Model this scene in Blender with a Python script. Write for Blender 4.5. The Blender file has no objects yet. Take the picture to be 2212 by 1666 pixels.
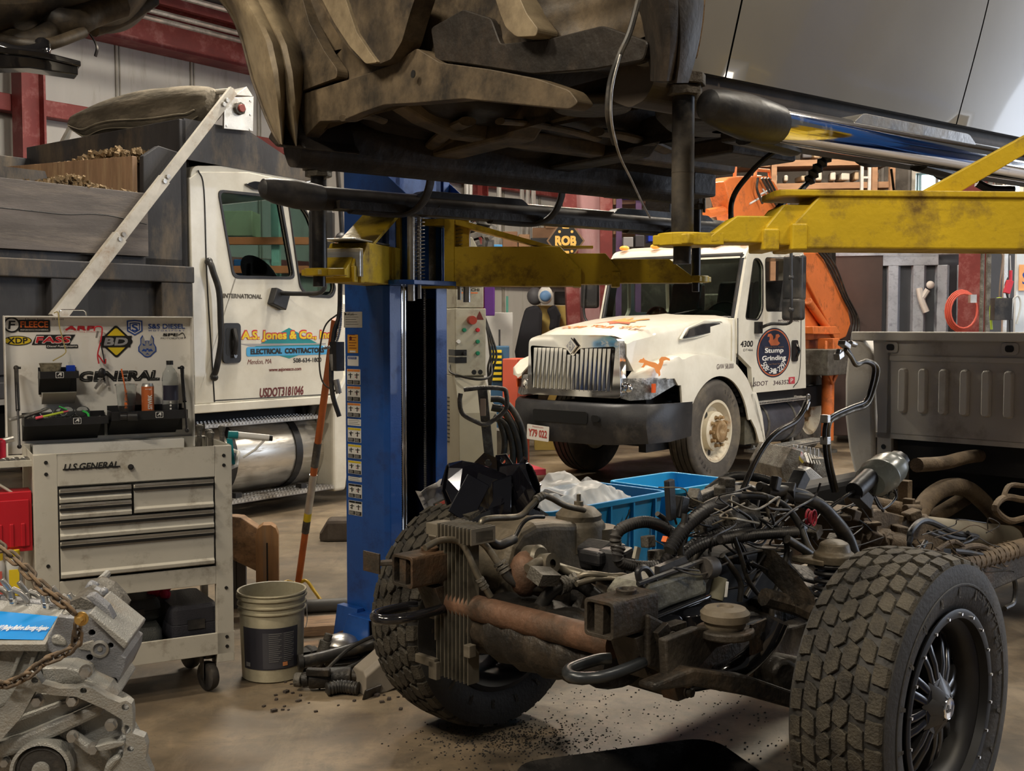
import bpy, bmesh, math, random
from mathutils import Vector as V, Matrix as MX, Euler
random.seed(7)
PI=math.pi; R=math.radians
sc=bpy.context.scene; COL=sc.collection
sc.view_settings.view_transform='Standard'; sc.view_settings.look='None'
sc.view_settings.gamma=1; sc.view_settings.use_curve_mapping=False
# ---------- camera ----------
F=2400.0; HC=1.52; PITCH=math.atan(128/F)
cd=bpy.data.cameras.new('camera'); cd.sensor_width=36; cd.lens=F*36/2212; cd.clip_start=.05; cd.clip_end=200
cam=bpy.data.objects.new('camera',cd); COL.objects.link(cam); cam.location=(0,0,HC)
cam.rotation_euler=(PI/2-PITCH,0,0); sc.camera=cam
CR=Euler((PI/2-PITCH,0,0)).to_matrix(); EYE=V((0,0,HC))
def ray(px,py): return CR@V(((px-1106)/F,-(py-833)/F,-1.0))
def at(px,py,Y): d=ray(px,py); return EYE+d*(Y/d.y)
def atz(px,py,z): d=ray(px,py); return EYE+d*((z-HC)/d.z)
def hit(root,ax,val,px,py):
    """a point of the real plane 'local axis ax = val' of a thing, in that thing's own coordinates"""
    I=FR[root.name]; o=I@EYE; d=(I@(EYE+ray(px,py)))-o
    return o+d*((val-o[ax])/d[ax])
FR={}
# ---------- materials ----------
def M(name,col,rough=.5,metal=0.,var=.15,scale=6,dirt=None,damt=.4,dscale=2.5,bump=0.,bscale=60,coat=0.,trans=0.,emit=0.,ior=1.45,alpha=1.,stretch=None,dsoft=.25,spec=.5):
    m=bpy.data.materials.new(name); m.use_nodes=True; n=m.node_tree.nodes; l=m.node_tree.links
    b=n['Principled BSDF']; b.inputs['Roughness'].default_value=rough; b.inputs['Metallic'].default_value=metal
    b.inputs['Coat Weight'].default_value=coat; b.inputs['Transmission Weight'].default_value=trans; b.inputs['IOR'].default_value=ior
    b.inputs['Alpha'].default_value=alpha; b.inputs['Specular IOR Level'].default_value=spec
    c4=(*col,1)
    tc=n.new('ShaderNodeTexCoord'); mp=n.new('ShaderNodeMapping'); l.new(tc.outputs['Object'],mp.inputs[0])
    if stretch: mp.inputs['Scale'].default_value=stretch
    nz=n.new('ShaderNodeTexNoise'); nz.inputs['Scale'].default_value=scale; nz.inputs['Detail'].default_value=6; nz.inputs['Roughness'].default_value=.6
    l.new(mp.outputs[0],nz.inputs['Vector'])
    mx=n.new('ShaderNodeMix'); mx.data_type='RGBA'
    mx.inputs[6].default_value=tuple(c*(1-var*1.6) for c in col)+(1,); mx.inputs[7].default_value=tuple(min(1,c*(1+var)) for c in col)+(1,)
    mr=n.new('ShaderNodeMapRange'); mr.inputs[1].default_value=.3; mr.inputs[2].default_value=.7; l.new(nz.outputs[0],mr.inputs[0]); l.new(mr.outputs[0],mx.inputs[0])
    out=mx.outputs[2]
    if dirt:
        n2=n.new('ShaderNodeTexNoise'); n2.inputs['Scale'].default_value=dscale; n2.inputs['Detail'].default_value=9; n2.inputs['Roughness'].default_value=.7
        l.new(mp.outputs[0],n2.inputs['Vector'])
        r2=n.new('ShaderNodeMapRange'); t=1-damt; r2.inputs[1].default_value=.3+.4*t-dsoft*.3; r2.inputs[2].default_value=.3+.4*t+dsoft*.5; l.new(n2.outputs[0],r2.inputs[0])
        m2=n.new('ShaderNodeMix'); m2.data_type='RGBA'; l.new(r2.outputs[0],m2.inputs[0]); l.new(out,m2.inputs[6]); m2.inputs[7].default_value=(*dirt,1); out=m2.outputs[2]
        if rough<.45 or metal>.3:
            m3=n.new('ShaderNodeMapRange'); m3.inputs[3].default_value=rough; m3.inputs[4].default_value=min(1,rough+.4); l.new(r2.outputs[0],m3.inputs[0]); l.new(m3.outputs[0],b.inputs['Roughness'])
            m4=n.new('ShaderNodeMapRange'); m4.inputs[3].default_value=metal; m4.inputs[4].default_value=metal*.2; l.new(r2.outputs[0],m4.inputs[0]); l.new(m4.outputs[0],b.inputs['Metallic'])
    l.new(out,b.inputs['Base Color'])
    if bump:
        n3=n.new('ShaderNodeTexNoise'); n3.inputs['Scale'].default_value=bscale; n3.inputs['Detail'].default_value=5; l.new(mp.outputs[0],n3.inputs['Vector'])
        bp=n.new('ShaderNodeBump'); bp.inputs['Strength'].default_value=bump; bp.inputs['Distance'].default_value=.01; l.new(n3.outputs[0],bp.inputs['Height']); l.new(bp.outputs[0],b.inputs['Normal'])
    if emit:
        b.inputs['Emission Color'].default_value=c4; b.inputs['Emission Strength'].default_value=emit
    return m
DK=(.035,.027,.018)
m_white=M('truck_white',(.72,.70,.62),.3,coat=.4,var=.04,scale=1.5,dirt=(.42,.38,.29),damt=.24,dscale=2.2,dsoft=.9)
m_black=M('black_plastic',(.018,.018,.02),.42,var=.3,dirt=(.07,.06,.05),damt=.25,bump=.08)
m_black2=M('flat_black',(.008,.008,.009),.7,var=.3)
m_gloss=M('gloss_black',(.01,.01,.012),.12,coat=.6,var=.2)
m_rub=M('rubber',(.03,.028,.026),.68,var=.25,scale=9,dirt=(.12,.10,.075),damt=.32,dscale=3,bump=.25,bscale=90)
m_chrome=M('chrome',(.8,.8,.8),.07,1,var=.03,dirt=(.35,.33,.3),damt=.18)
m_steel=M('steel',(.45,.44,.42),.35,.9,var=.2,dirt=(.12,.1,.08),damt=.35,bump=.1)
m_alu=M('aluminium',(.62,.61,.58),.38,.75,var=.15,dirt=(.3,.26,.2),damt=.3,bump=.12,bscale=80)
m_cast=M('cast_aluminium',(.46,.46,.45),.42,.55,var=.16,scale=10,dirt=(.2,.17,.13),damt=.3,dscale=6,bump=.5,bscale=160)
m_castd=M('dark_casting',(.16,.15,.13),.5,.5,var=.3,scale=12,dirt=(.05,.04,.03),damt=.45,dscale=7,bump=.5,bscale=120)
m_grease=M('greasy_black_steel',(.013,.011,.009),.5,.15,var=.5,scale=7,dirt=(.055,.04,.026),damt=.36,dscale=5,bump=.5,bscale=45)
m_frame=M('frame_steel',(.045,.037,.028),.6,.2,var=.4,scale=7,dirt=(.10,.055,.028),damt=.36,dscale=4,bump=.45,bscale=60)
m_rust=M('rusty_tube',(.15,.08,.048),.62,.25,var=.3,scale=5,dirt=(.035,.028,.02),damt=.42,dscale=3.2,bump=.4,bscale=50)
m_under=M('underbody_primer',(.12,.088,.052),.58,0,var=.35,scale=7,dirt=(.016,.012,.009),damt=.56,dscale=4.5,dsoft=.32,bump=.35,bscale=18)
m_underd=M('underbody_dark',(.017,.013,.010),.55,.1,var=.5,scale=5,dirt=(.05,.036,.025),damt=.3,dscale=4,bump=.5,bscale=22)
m_silver=M('silver_paint',(.34,.325,.295),.2,.3,var=.05,scale=2,coat=.6)
m_blue=M('lift_blue',(.012,.085,.36),.35,.05,var=.12,scale=3,coat=.15,dirt=(.015,.04,.15),damt=.3,dscale=6,bump=.06,bscale=120)
m_yel=M('lift_yellow',(.60,.42,.02),.42,0,var=.10,scale=5,dirt=(.17,.105,.02),damt=.33,dscale=9,bump=.12,bscale=70)
m_cart=M('cart_enamel',(.46,.44,.385),.42,0,var=.05,scale=4,dirt=(.17,.14,.10),damt=.24,dscale=7,bump=.03)
m_panel=M('lid_enamel',(.80,.78,.73),.4,0,var=.03,scale=4,dirt=(.4,.37,.31),damt=.2,dscale=5)
m_org=M('crane_orange',(.74,.19,.045),.4,0,var=.12,scale=3,dirt=(.25,.08,.03),damt=.28,dscale=6)
m_red=M('column_red',(.20,.03,.028),.55,0,var=.2,scale=3,dirt=(.32,.15,.14),damt=.3,dscale=3)
m_pink=M('column_pink',(.46,.25,.26),.55,0,var=.15,scale=2,dirt=(.5,.38,.38),damt=.4,dscale=1.5,stretch=(1,1,.3))
m_wood=M('raw_wood',(.36,.22,.12),.7,0,var=.3,scale=3,stretch=(2,9,9),dirt=(.1,.07,.05),damt=.3,bump=.3,bscale=14)
m_card=M('cardboard',(.33,.21,.12),.8,var=.12)
m_rubw=M('worn_black_tube',(.02,.02,.022),.35,.4,var=.4,scale=12,dirt=(.09,.075,.055),damt=.3)
m_hose=M('hose_rubber',(.022,.021,.02),.42,0,var=.3,scale=20,dirt=(.1,.08,.055),damt=.3,dscale=9)
m_dust=M('dusty_metal',(.15,.108,.066),.75,.1,var=.3,scale=9,dirt=(.07,.05,.032),damt=.4,dscale=5,bump=.5,bscale=70)
m_glass=M('truck_glass',(.55,.72,.66),.02,0,trans=1,var=0,ior=1.3)
m_clear=M('clear_plastic',(.9,.92,.92),.06,0,trans=.95,var=0,ior=1.12)
def flat(name,c,r=.5,**k): return M(name,c,r,var=k.pop('var',.06),**k)
t_black=flat('ink_black',(.01,.01,.01)); t_white=flat('ink_white',(.75,.74,.7)); t_red=flat('ink_red',(.55,.02,.03)); t_or=flat('ink_orange',(.75,.16,.03))
t_yel=flat('ink_yellow',(.7,.52,.02)); t_blue=flat('ink_blue',(.02,.07,.32)); t_teal=flat('ink_teal',(.01,.22,.24)); t_sky=flat('ink_sky',(.06,.33,.62)); t_grey=flat('ink_grey',(.3,.3,.31)); t_brown=flat('ink_brown',(.13,.02,.015))
# ---------- mesh builder ----------
def rot(x=0,y=0,z=0): return Euler((R(x),R(y),R(z))).to_matrix().to_4x4()
def T(x,y,z): return MX.Translation((x,y,z))
def frame(o,x,up):
    x=V(x).normalized(); up=V(up); z=x.cross(up).normalized(); y=z.cross(x)
    m=MX((x,y,z)).transposed().to_4x4(); m.translation=V(o); return m
def axis(p,d):
    """matrix whose local z runs along d from p"""
    q=V(d).normalized().to_track_quat('Z','Y').to_matrix().to_4x4(); q.translation=V(p); return q
def smoothpath(p,k=5):
    p=[V(a) for a in p]
    if len(p)<3: return p
    q=[p[0]*2-p[1]]+p+[p[-1]*2-p[-2]]; o=[]
    for i in range(1,len(q)-2):
        a,b,c,d=q[i-1:i+3]
        for j in range(k):
            t=j/k; o.append(.5*((2*b)+(c-a)*t+(2*a-5*b+4*c-d)*t*t+(3*b-a-3*c+d)*t**3))
    return o+[p[-1]]
_tx={}
def textgeo(s):
    if s in _tx: return _tx[s]
    cu=bpy.data.curves.new('t','FONT'); cu.body=s; cu.resolution_u=3
    ob=bpy.data.objects.new('t',cu); me=bpy.data.meshes.new_from_object(ob)
    vs=[v.co.copy() for v in me.vertices]; fs=[tuple(p.vertices) for p in me.polygons]
    bpy.data.objects.remove(ob); bpy.data.curves.remove(cu); bpy.data.meshes.remove(me)
    _tx[s]=(vs,fs); return vs,fs
class MB:
    def __init__(s): s.v=[]; s.f=[]; s.m=[]; s.s=[]; s.mx=None
    def add(s,vs,fs,m=0,sm=False,mx=None):
        o=len(s.v); 
        for v in vs:
            v=V(v)
            if mx is not None: v=mx@v
            if s.mx is not None: v=s.mx@v
            s.v.append(v)
        for f in fs: s.f.append(tuple(i+o for i in f)); s.m.append(m); s.s.append(sm)
        return s
    def bb(s,x0,x1,y0,y1,z0,z1,m=0,mx=None):
        return s.add([(x,y,z) for z in(z0,z1) for y in(y0,y1) for x in(x0,x1)],[(0,2,3,1),(4,5,7,6),(0,1,5,4),(2,6,7,3),(0,4,6,2),(1,3,7,5)],m,False,mx)
    def box(s,c,d,r=(0,0,0),m=0,mx=None):
        k=T(*c)@rot(*r); k=mx@k if mx is not None else k
        x,y,z=d[0]/2,d[1]/2,d[2]/2; return s.bb(-x,x,-y,y,-z,z,m,k)
    def prism(s,pts,pl,a,b,m=0,mx=None,sm=False):
        def g(p,t):
            return {'xz':(p[0],t,p[1]),'xy':(p[0],p[1],t),'yz':(t,p[0],p[1])}[pl]
        n=len(pts); vs=[g(p,a) for p in pts]+[g(p,b) for p in pts]
        fs=[tuple(range(n))[::-1],tuple(range(n,2*n))]+[(i,(i+1)%n,n+(i+1)%n,n+i) for i in range(n)]
        return s.add(vs,fs,m,sm,mx)
    def face(s,pts,m=0,mx=None): return s.add(pts,[tuple(range(len(pts)))],m,False,mx)
    def loft(s,secs,m=0,cap=True,sm=True,mx=None,closed=True,loop=False):
        n=len(secs[0]); vs=[p for q in secs for p in q]; fs=[]; L=len(secs)
        for i in range(L if loop else L-1):
            j2=(i+1)%L
            for j in range(n if closed else n-1):
                k=(j+1)%n; fs.append((i*n+j,i*n+k,j2*n+k,j2*n+j))
        s.add(vs,fs,m,sm,mx)
        if cap and not loop and closed: s.add(secs[0],[tuple(range(n))[::-1]],m,False,mx); s.add(secs[-1],[tuple(range(n))],m,False,mx)
        return s
    def tube(s,pts,r,n=10,m=0,cur=True,k=5,mx=None,loop=False,flat=1.,up=None):
        P=smoothpath(pts,k) if cur else [V(p) for p in pts]
        L=len(P); secs=[]; pn=None
        for i,p in enumerate(P):
            if loop: t=(P[(i+1)%L]-P[i-1])
            else: t=(P[min(i+1,L-1)]-P[max(i-1,0)])
            t=t.normalized() if t.length>1e-9 else V((0,0,1))
            if pn is None:
                a=V(up) if up else (V((0,0,1)) if abs(t.z)<.9 else V((1,0,0)))
            else: a=pn
            nn=(a-t*a.dot(t)); nn=nn.normalized() if nn.length>1e-6 else t.orthogonal().normalized()
            pn=nn; bn=t.cross(nn); rr=r(i/(L-1)) if callable(r) else (r[min(len(r)-1,int(i*len(r)/L))] if isinstance(r,(list,tuple)) else r)
            secs.append([p+(nn*math.cos(2*PI*j/n)*flat+bn*math.sin(2*PI*j/n))*rr for j in range(n)])
        return s.loft(secs,m,True,True,mx,loop=loop)
    def cor(s,pts,r,n=10,m=0,pitch=.012,amp=.12,mx=None,k=6):
        """corrugated hose"""
        P=smoothpath(pts,k); L=sum((P[i+1]-P[i]).length for i in range(len(P)-1)); N=max(4,int(L/pitch*2)); Q=[];i=0;acc=0
        cum=[0]
        for i in range(len(P)-1): cum.append(cum[-1]+(P[i+1]-P[i]).length)
        j=0
        for i in range(N+1):
            d=L*i/N
            while j<len(P)-2 and cum[j+1]<d: j+=1
            t=(d-cum[j])/max(1e-9,cum[j+1]-cum[j]); Q.append(P[j].lerp(P[j+1],min(1,t)))
        rr=[r*(1+amp*(1 if i%2 else -1)) for i in range(len(Q))]
        return s.tube(Q,lambda t:rr[min(len(rr)-1,int(round(t*(len(rr)-1))))],n,m,False,mx=mx)
    def cyl(s,p0,p1,r,n=16,m=0,r2=None,mx=None,sm=True):
        p0=V(p0);p1=V(p1); a=axis(p0,p1-p0); h=(p1-p0).length; r2=r if r2 is None else r2
        A=[a@V((r*math.cos(2*PI*i/n),r*math.sin(2*PI*i/n),0)) for i in range(n)]; B=[a@V((r2*math.cos(2*PI*i/n),r2*math.sin(2*PI*i/n),h)) for i in range(n)]
        return s.loft([A,B],m,True,sm,mx)
    def lathe(s,prof,n=32,m=0,mx=None,sm=True,cap=True,sweep=2*PI):
        full=abs(sweep-2*PI)<1e-6; N=n if full else n+1
        secs=[[ (r*math.cos(sweep*i/n),r*math.sin(sweep*i/n),h) for i in range(N)] for r,h in prof]
        return s.loft(secs,m,cap and full,sm,mx,closed=full)
    def ball(s,c,r,n=12,m=0,sc_=(1,1,1),mx=None):
        p=[(r*math.sin(PI*i/n)+1e-5,-r*math.cos(PI*i/n)) for i in range(n+1)]
        k=T(*c)@MX.Diagonal((*sc_,1)); k=mx@k if mx is not None else k
        return s.lathe(p,n*2,m,k)
    def hexb(s,p,d,r,h,m=0,mx=None):
        d=V(d).normalized(); p=V(p); s.cyl(p,p+d*h*.25,r*1.35,12,m,mx=mx); return s.cyl(p+d*h*.25,p+d*h,r,6,m,mx=mx,sm=False)
    def text(s,t,w,h,mx,m=0,shear=0.,th=.0,keep=False):
        vs,fs=textgeo(t); x0=min(v.x for v in vs);x1=max(v.x for v in vs);y0=min(v.y for v in vs);y1=max(v.y for v in vs)
        sx=w/(x1-x0); sy=h/(y1-y0)
        if keep: sx=sy
        vs2=[V(((v.x-(x0+x1)/2)*sx+shear*(v.y-(y0+y1)/2)*sy,(v.y-(y0+y1)/2)*sy,.0006)) for v in vs]
        return s.add(vs2,fs,m,False,mx)
    def bold(s,t,w,h,mx,m=0,shear=0.,o=None,keep=False):
        o=h*.03 if o is None else o
        for i,(dx,dy) in enumerate(((-o,-o),(o,-o),(-o,o),(o,o))): s.text(t,w-2*o,h-2*o,mx@T(dx,dy,.0001*i),m,shear,keep=keep)
        return s
    def shape(s,pts,mx,m=0,z=0.,th=.0008):
        return s.prism(pts,'xy',z,z+th,m,mx)
    def build(s,name,mats,parent=None,bevel=0,seg=2,sub=0,solid=0,angle=35):
        me=bpy.data.meshes.new(name); me.from_pydata([tuple(v) for v in s.v],[],s.f)
        mats=mats if isinstance(mats,(list,tuple)) else [mats]
        for q in mats: me.materials.append(q)
        me.polygons.foreach_set('material_index',s.m); me.polygons.foreach_set('use_smooth',s.s)
        bm=bmesh.new(); bm.from_mesh(me); bmesh.ops.remove_doubles(bm,verts=bm.verts,dist=1e-6) if len(s.v)<60000 else None
        bmesh.ops.recalc_face_normals(bm,faces=bm.faces); bm.to_mesh(me); bm.free()
        if any(s.s):
            try: me.set_sharp_from_angle(angle=R(40))
            except Exception: pass
        o=bpy.data.objects.new(name,me); COL.objects.link(o)
        if parent is not None: o.parent=parent
        if solid: q=o.modifiers.new('solid','SOLIDIFY'); q.thickness=solid; q.offset=0
        if bevel: q=o.modifiers.new('bevel','BEVEL'); q.width=bevel; q.segments=seg; q.limit_method='ANGLE'; q.angle_limit=R(angle); q.harden_normals=False
        if sub: q=o.modifiers.new('sub','SUBSURF'); q.levels=sub; q.render_levels=sub
        return o
def build_each(b,name,mats,parent=None,**k):
    """every loose piece of the builder becomes a part of its own"""
    par=list(range(len(b.v)))
    def fd(i):
        while par[i]!=i: par[i]=par[par[i]]; i=par[i]
        return i
    key={}
    for i,v in enumerate(b.v):
        q=(round(v.x,5),round(v.y,5),round(v.z,5))
        if q in key: par[fd(i)]=fd(key[q])
        else: key[q]=i
    for f in b.f:
        for j in f[1:]: par[fd(j)]=fd(f[0])
    gr={}
    for n,f in enumerate(b.f): gr.setdefault(fd(f[0]),[]).append(n)
    out=[]
    for fs in gr.values():
        c=MB(); mp={}
        for n in fs:
            for j in b.f[n]:
                if j not in mp: mp[j]=len(c.v); c.v.append(b.v[j])
            c.f.append(tuple(mp[j] for j in b.f[n])); c.m.append(b.m[n]); c.s.append(b.s[n])
        out.append(c.build(name,mats,parent,**k))
    return out
def tag(o,label=None,cat=None,group=None,kind=None):
    for k,v in(('label',label),('category',cat),('group',group),('kind',kind)):
        if v: o[k]=v
    return o
def thing(name,label,cat,loc=(0,0,0),rz=0,group=None):
    o=bpy.data.objects.new(name,None); COL.objects.link(o); o.location=loc; o.rotation_euler=(0,0,rz); o.empty_display_size=.1
    FR[o.name]=(T(*loc)@MX.Rotation(rz,4,'Z')).inverted(); return tag(o,label,cat,group)
def struct(o): o['kind']='structure'; return o
def dup(o,parent=None):
    c=o.copy(); COL.objects.link(c)
    if parent is not None: c.parent=parent
    for ch in [x for x in bpy.data.objects if x.parent is o]: dup(ch,c)
    return c
def rrect(w,h,r,n=4,cx=0,cy=0):
    o=[]
    for (sx,sy,a) in((1,1,0),(-1,1,90),(-1,-1,180),(1,-1,270)):
        for i in range(n+1):
            t=R(a+90*i/n); o.append((cx+sx*(w/2-r)+r*math.cos(t),cy+sy*(h/2-r)+r*math.sin(t)))
    return o
SIDE=MX(((1,0,0,0),(0,0,-1,0),(0,1,0,0),(0,0,0,1)))   # decal lying on a face that looks to -y
def side(x,y,z,r=0): return T(x,y,z)@SIDE@rot(0,0,r)
# ---------- room shell ----------
rm=thing('room_axes','','',(-5.9,11.1,0),R(52.3)); 
RMI=FR[rm.name]; RMM=RMI.inverted(); bpy.data.objects.remove(rm)
def rb(name,mb,mat,**k):
    o=mb.build(name,mat,None,**k); o.matrix_world=RMM; return struct(o)
def floor_mat():
    m=bpy.data.materials.new('stained_concrete'); m.use_nodes=True; n=m.node_tree.nodes; l=m.node_tree.links; b=n['Principled BSDF']
    tc=n.new('ShaderNodeTexCoord')
    def noise(s,d=8,r=.6,st=(1,1,1),ro=0):
        mp=n.new('ShaderNodeMapping'); mp.inputs['Scale'].default_value=st; mp.inputs['Rotation'].default_value=(0,0,ro); l.new(tc.outputs['Object'],mp.inputs[0])
        z=n.new('ShaderNodeTexNoise'); z.inputs['Scale'].default_value=s; z.inputs['Detail'].default_value=d; z.inputs['Roughness'].default_value=r; z.inputs['Distortion'].default_value=.4; l.new(mp.outputs[0],z.inputs['Vector']); return z.outputs[0]
    def rng(x,a,c,lo=0,hi=1):
        q=n.new('ShaderNodeMapRange'); q.inputs[1].default_value=a;q.inputs[2].default_value=c;q.inputs[3].default_value=lo;q.inputs[4].default_value=hi; l.new(x,q.inputs[0]); return q.outputs[0]
    def mix(f,a,c):
        q=n.new('ShaderNodeMix'); q.data_type='RGBA'; l.new(f,q.inputs[0])
        for i,x in((6,a),(7,c)):
            if isinstance(x,tuple): q.inputs[i].default_value=(*x,1)
            else: l.new(x,q.inputs[i])
        return q.outputs[2]
    c=mix(rng(noise(1.1),.38,.62),(.10,.075,.05),(.27,.205,.132))
    c=mix(rng(noise(9,10,.7),.4,.72),c,(.10,.082,.06))
    c=mix(rng(noise(.55,6,.55,(1,1,1)),.52,.66,0,.85),c,(.075,.058,.042))
    c=mix(rng(noise(2.2,9,.7,(1,.25,1),.75),.58,.7,0,.7),c,(.05,.04,.032))
    c=mix(rng(noise(60,3,.5),.64,.72,0,.6),c,(.05,.04,.03))
    c=mix(rng(noise(3.2,10,.75,(1,.35,1),.5),.5,.62,0,.45),c,(.27,.215,.145))
    c=mix(rng(noise(5.5,10,.8,(.3,1,1),.9),.56,.66,0,.5),c,(.055,.042,.032))
    l.new(c,b.inputs['Base Color'])
    l.new(rng(noise(1.6,7),.3,.7,.28,.62),b.inputs['Roughness'])
    bp=n.new('ShaderNodeBump'); bp.inputs['Strength'].default_value=.15; bp.inputs['Distance'].default_value=.004; l.new(noise(30,6,.6),bp.inputs['Height']); l.new(bp.outputs[0],b.inputs['Normal'])
    return m
fl=MB().bb(-22,26,-6,32,-.2,0).build('floor',floor_mat()); struct(fl)
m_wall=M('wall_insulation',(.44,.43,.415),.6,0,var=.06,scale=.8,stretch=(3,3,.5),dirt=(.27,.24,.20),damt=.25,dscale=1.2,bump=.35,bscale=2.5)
m_seam=M('wall_seam',(.33,.31,.27),.7)
w=MB(); w.bb(-12,12.8,0,.25,0,5.3)
rb('wall_left',w,m_wall)
w=MB()
for i in range(-7,12):
    x=i*1.02+.2; w.bb(x-.012,x+.012,-.025,0,0,4.75,0)
    w.bb(x+.04,x+.055,-.015,0,0,4.75,0)
rb('trim_1',w,m_seam)
w=MB()
for z in(2.3,3.85): w.bb(-12,12.4,-.16,-.0,z-.09,z+.09)
rb('trim_2',w,m_red,bevel=.01)
w=MB(); w.bb(-12,12.4,-.34,-.02,4.72,4.78).bb(-12,12.4,-.34,-.02,5.16,5.22).bb(-12,12.4,-.2,-.16,4.78,5.16)
rb('trim_3',w,m_red)
# far wall, dark, with a bright window and a daylight opening
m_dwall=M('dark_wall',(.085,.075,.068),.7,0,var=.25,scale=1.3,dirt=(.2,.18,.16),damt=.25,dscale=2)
XB=12.5
WIN=[(-7.0,-6.1,2.9,3.9),(-9.6,-8.2,2.0,4.0)]
def wall_with_holes(mb,holes,y0,y1,z0,z1,x):
    ys=sorted({y0,y1,*[h[0] for h in holes],*[h[1] for h in holes]}); zs=sorted({z0,z1,*[h[2] for h in holes],*[h[3] for h in holes]})
    for i in range(len(ys)-1):
        for j in range(len(zs)-1):
            cy=(ys[i]+ys[i+1])/2; cz=(zs[j]+zs[j+1])/2
            if not any(h[0]<cy<h[1] and h[2]<cz<h[3] for h in holes): mb.bb(x,x+.25,ys[i],ys[i+1],zs[j],zs[j+1])
# ---------- tool cart ----------
ct=thing('tool_cart','off-white steel tool cart with raised sticker-covered lid and five drawers','tool cart',(-1.82,4.2,0),R(28.4))
W=.755; D=.48
def sticker(root,name,mats,fn,parent=None,lab=None):
    b=MB(); fn(b); o=b.build(name,mats,parent or root)
    if lab: o['label']=lab
    return o
b=MB()   # carcass
b.bb(0,.085,0,.03,.14,1.03).bb(W-.07,W,0,.03,.03+.1,1.03)       # front posts
b.bb(0,.03,D-.03,D,.14,1.03).bb(W-.03,W,D-.03,D,.14,1.03)
b.bb(.085,W-.07,0,.012,.905,1.03)                                 # top fascia
b.bb(.085,W-.07,.0,.012,.50,.535)
b.bb(0,.004,.03,D-.03,.5,1.03).bb(W-.004,W,.03,D-.03,.5,1.03)     # side walls
b.bb(.004,W-.004,.03,D-.03,.50,.505).bb(.004,W-.004,D-.004,D,.5,1.03)
b.bb(0,W,0,.012,.165,.255).bb(0,W,D-.012,D,.165,.255).bb(0,.012,0,D,.165,.255).bb(W-.012,W,0,D,.165,.255)
b.bb(.085,W-.07,0,.012,.46,.50)
b.bb(.005,W-.005,.01,D-.01,.9,.905)                               # tray floor
b.bb(.004,W-.004,.30,.304,.905,.99)
b.build('cabinet_body',m_cart,ct,bevel=.002)
b=MB(); b.bb(.012,W-.012,.012,D-.012,.17,.176); b.build('lower_shelf',m_cart,ct)
b=MB()
for x,z in((.045,1.0),(.045,.955),(W-.033,.99),(W-.033,.95),(W-.03,.44),(W-.03,.235),(W-.03,.195),(.045,.6),(.045,.21)): b.cyl((x,.002,z),(x,-.003,z),.007,12)
build_each(b,'bolt_plug',t_black,ct)
def drawer(x0,x1,z0,z1):
    b=MB(); b.prism([(-.001,z0),(-.012,z0+.004),(-.014,z0+.018),(-.004,z0+.026),(-.004,z1-.022),(-.012,z1-.014),(-.016,z1-.004),(-.012,z1),(.0,z1),(.02,z1),(.02,z0)],'yz',x0,x1)
    o=b.build('drawer',m_cart,ct,bevel=.0015)
    h=MB(); h.bb(x0+.002,x1-.002,-.0175,-.011,z1-.004,z1+.004).bb(x0,x1,-.014,.002,z1-.0225,z1-.012,1)
    h.build('handle',[m_steel,t_black],o)
    k=MB(); k.bb(x0-.004,x1+.004,-.0005,.001,z0-.002,z1+.006); k.build('gap',t_black,o)
for d in((.09,.355,.838,.892),(.09,.355,.775,.832),(.365,W-.078,.778,.893),(.09,W-.078,.695,.768),(.09,W-.078,.545,.688)): drawer(*d)
b=MB(); b.bold('U.S.GENERAL',.2,.026,side(.21,-.003,.978),0,.25); b.bb(.105,.315,-.0025,.0,.967,.972); b.build('lettering',[t_black],ct)
b=MB(); b.cyl((.355,.0,.965),(.355,-.008,.965),.011,16).cyl((.355,-.008,.965),(.355,-.012,.965),.006,12); b.build('lock',[m_black],ct)
# lid
LY=D+.02
lid=MB(); x0,x1,z0,z1=-.06,.707,.985,1.563
lid.bb(x0,x1,LY,LY+.006,z0,z1).bb(x0,x1,LY-.05,LY,z1-.006,z1).bb(x0,x0+.006,LY-.05,LY,z0,z1).bb(x1-.006,x1,LY-.05,LY,z0,z1)
lid.bb(x0+.1,x1-.05,LY-.06,LY-.003,z0-.01,z0+.04)
lo=lid.build('lid',m_panel,ct,bevel=.0015)
b=MB(); b.tube([(.16,LY,z1),(.16,LY,z1+.018),(.17,LY,z1+.026),(.255,LY,z1+.026),(.265,LY,z1+.018),(.265,LY,z1)],.003,8,cur=False); b.build('lid_handle',m_chrome,lo)
def L2(px,py): p=hit(ct,1,LY-.002,px,py); return p
def at2(px,py,n=.002): p=L2(px,py); return side(p.x,LY-n,p.z)
pxm=.00192 # metres per pixel on the lid
def stk(name,cx,cy,mats,fn):
    b=MB(); fn(b,at2(cx,cy)); o=b.build('sticker',mats,lo); o['label']=name
P_=lambda n:n*pxm
def s_fleece(b,m):
    b.shape(rrect(P_(64),P_(26),.004),m@T(P_(15),0,0),0); b.lathe([(1e-4,0),(P_(17),0),(P_(17),.0012),(1e-4,.0012)],24,0,m@T(P_(-30),P_(2),0))
    b.lathe([(1e-4,.0012),(P_(13.5),.0012),(P_(13.5),.0016),(1e-4,.0016)],24,1,m@T(P_(-30),P_(2),0)); b.bold('F',P_(13),P_(18),m@T(P_(-30),P_(2),.002),0,.1)
    b.bold('FLEECE',P_(56),P_(14),m@T(P_(15),P_(3),.001),2); b.text('PERFORMANCE ENGINEERING',P_(56),P_(3),m@T(P_(15),P_(-9),.001),1)
stk('round F emblem and orange lettering on black',58,704,[t_black,t_white,t_or],s_fleece)
def ell(w,h,n=28): return [(w/2*math.cos(2*PI*i/n),h/2*math.sin(2*PI*i/n)) for i in range(n)]
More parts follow.
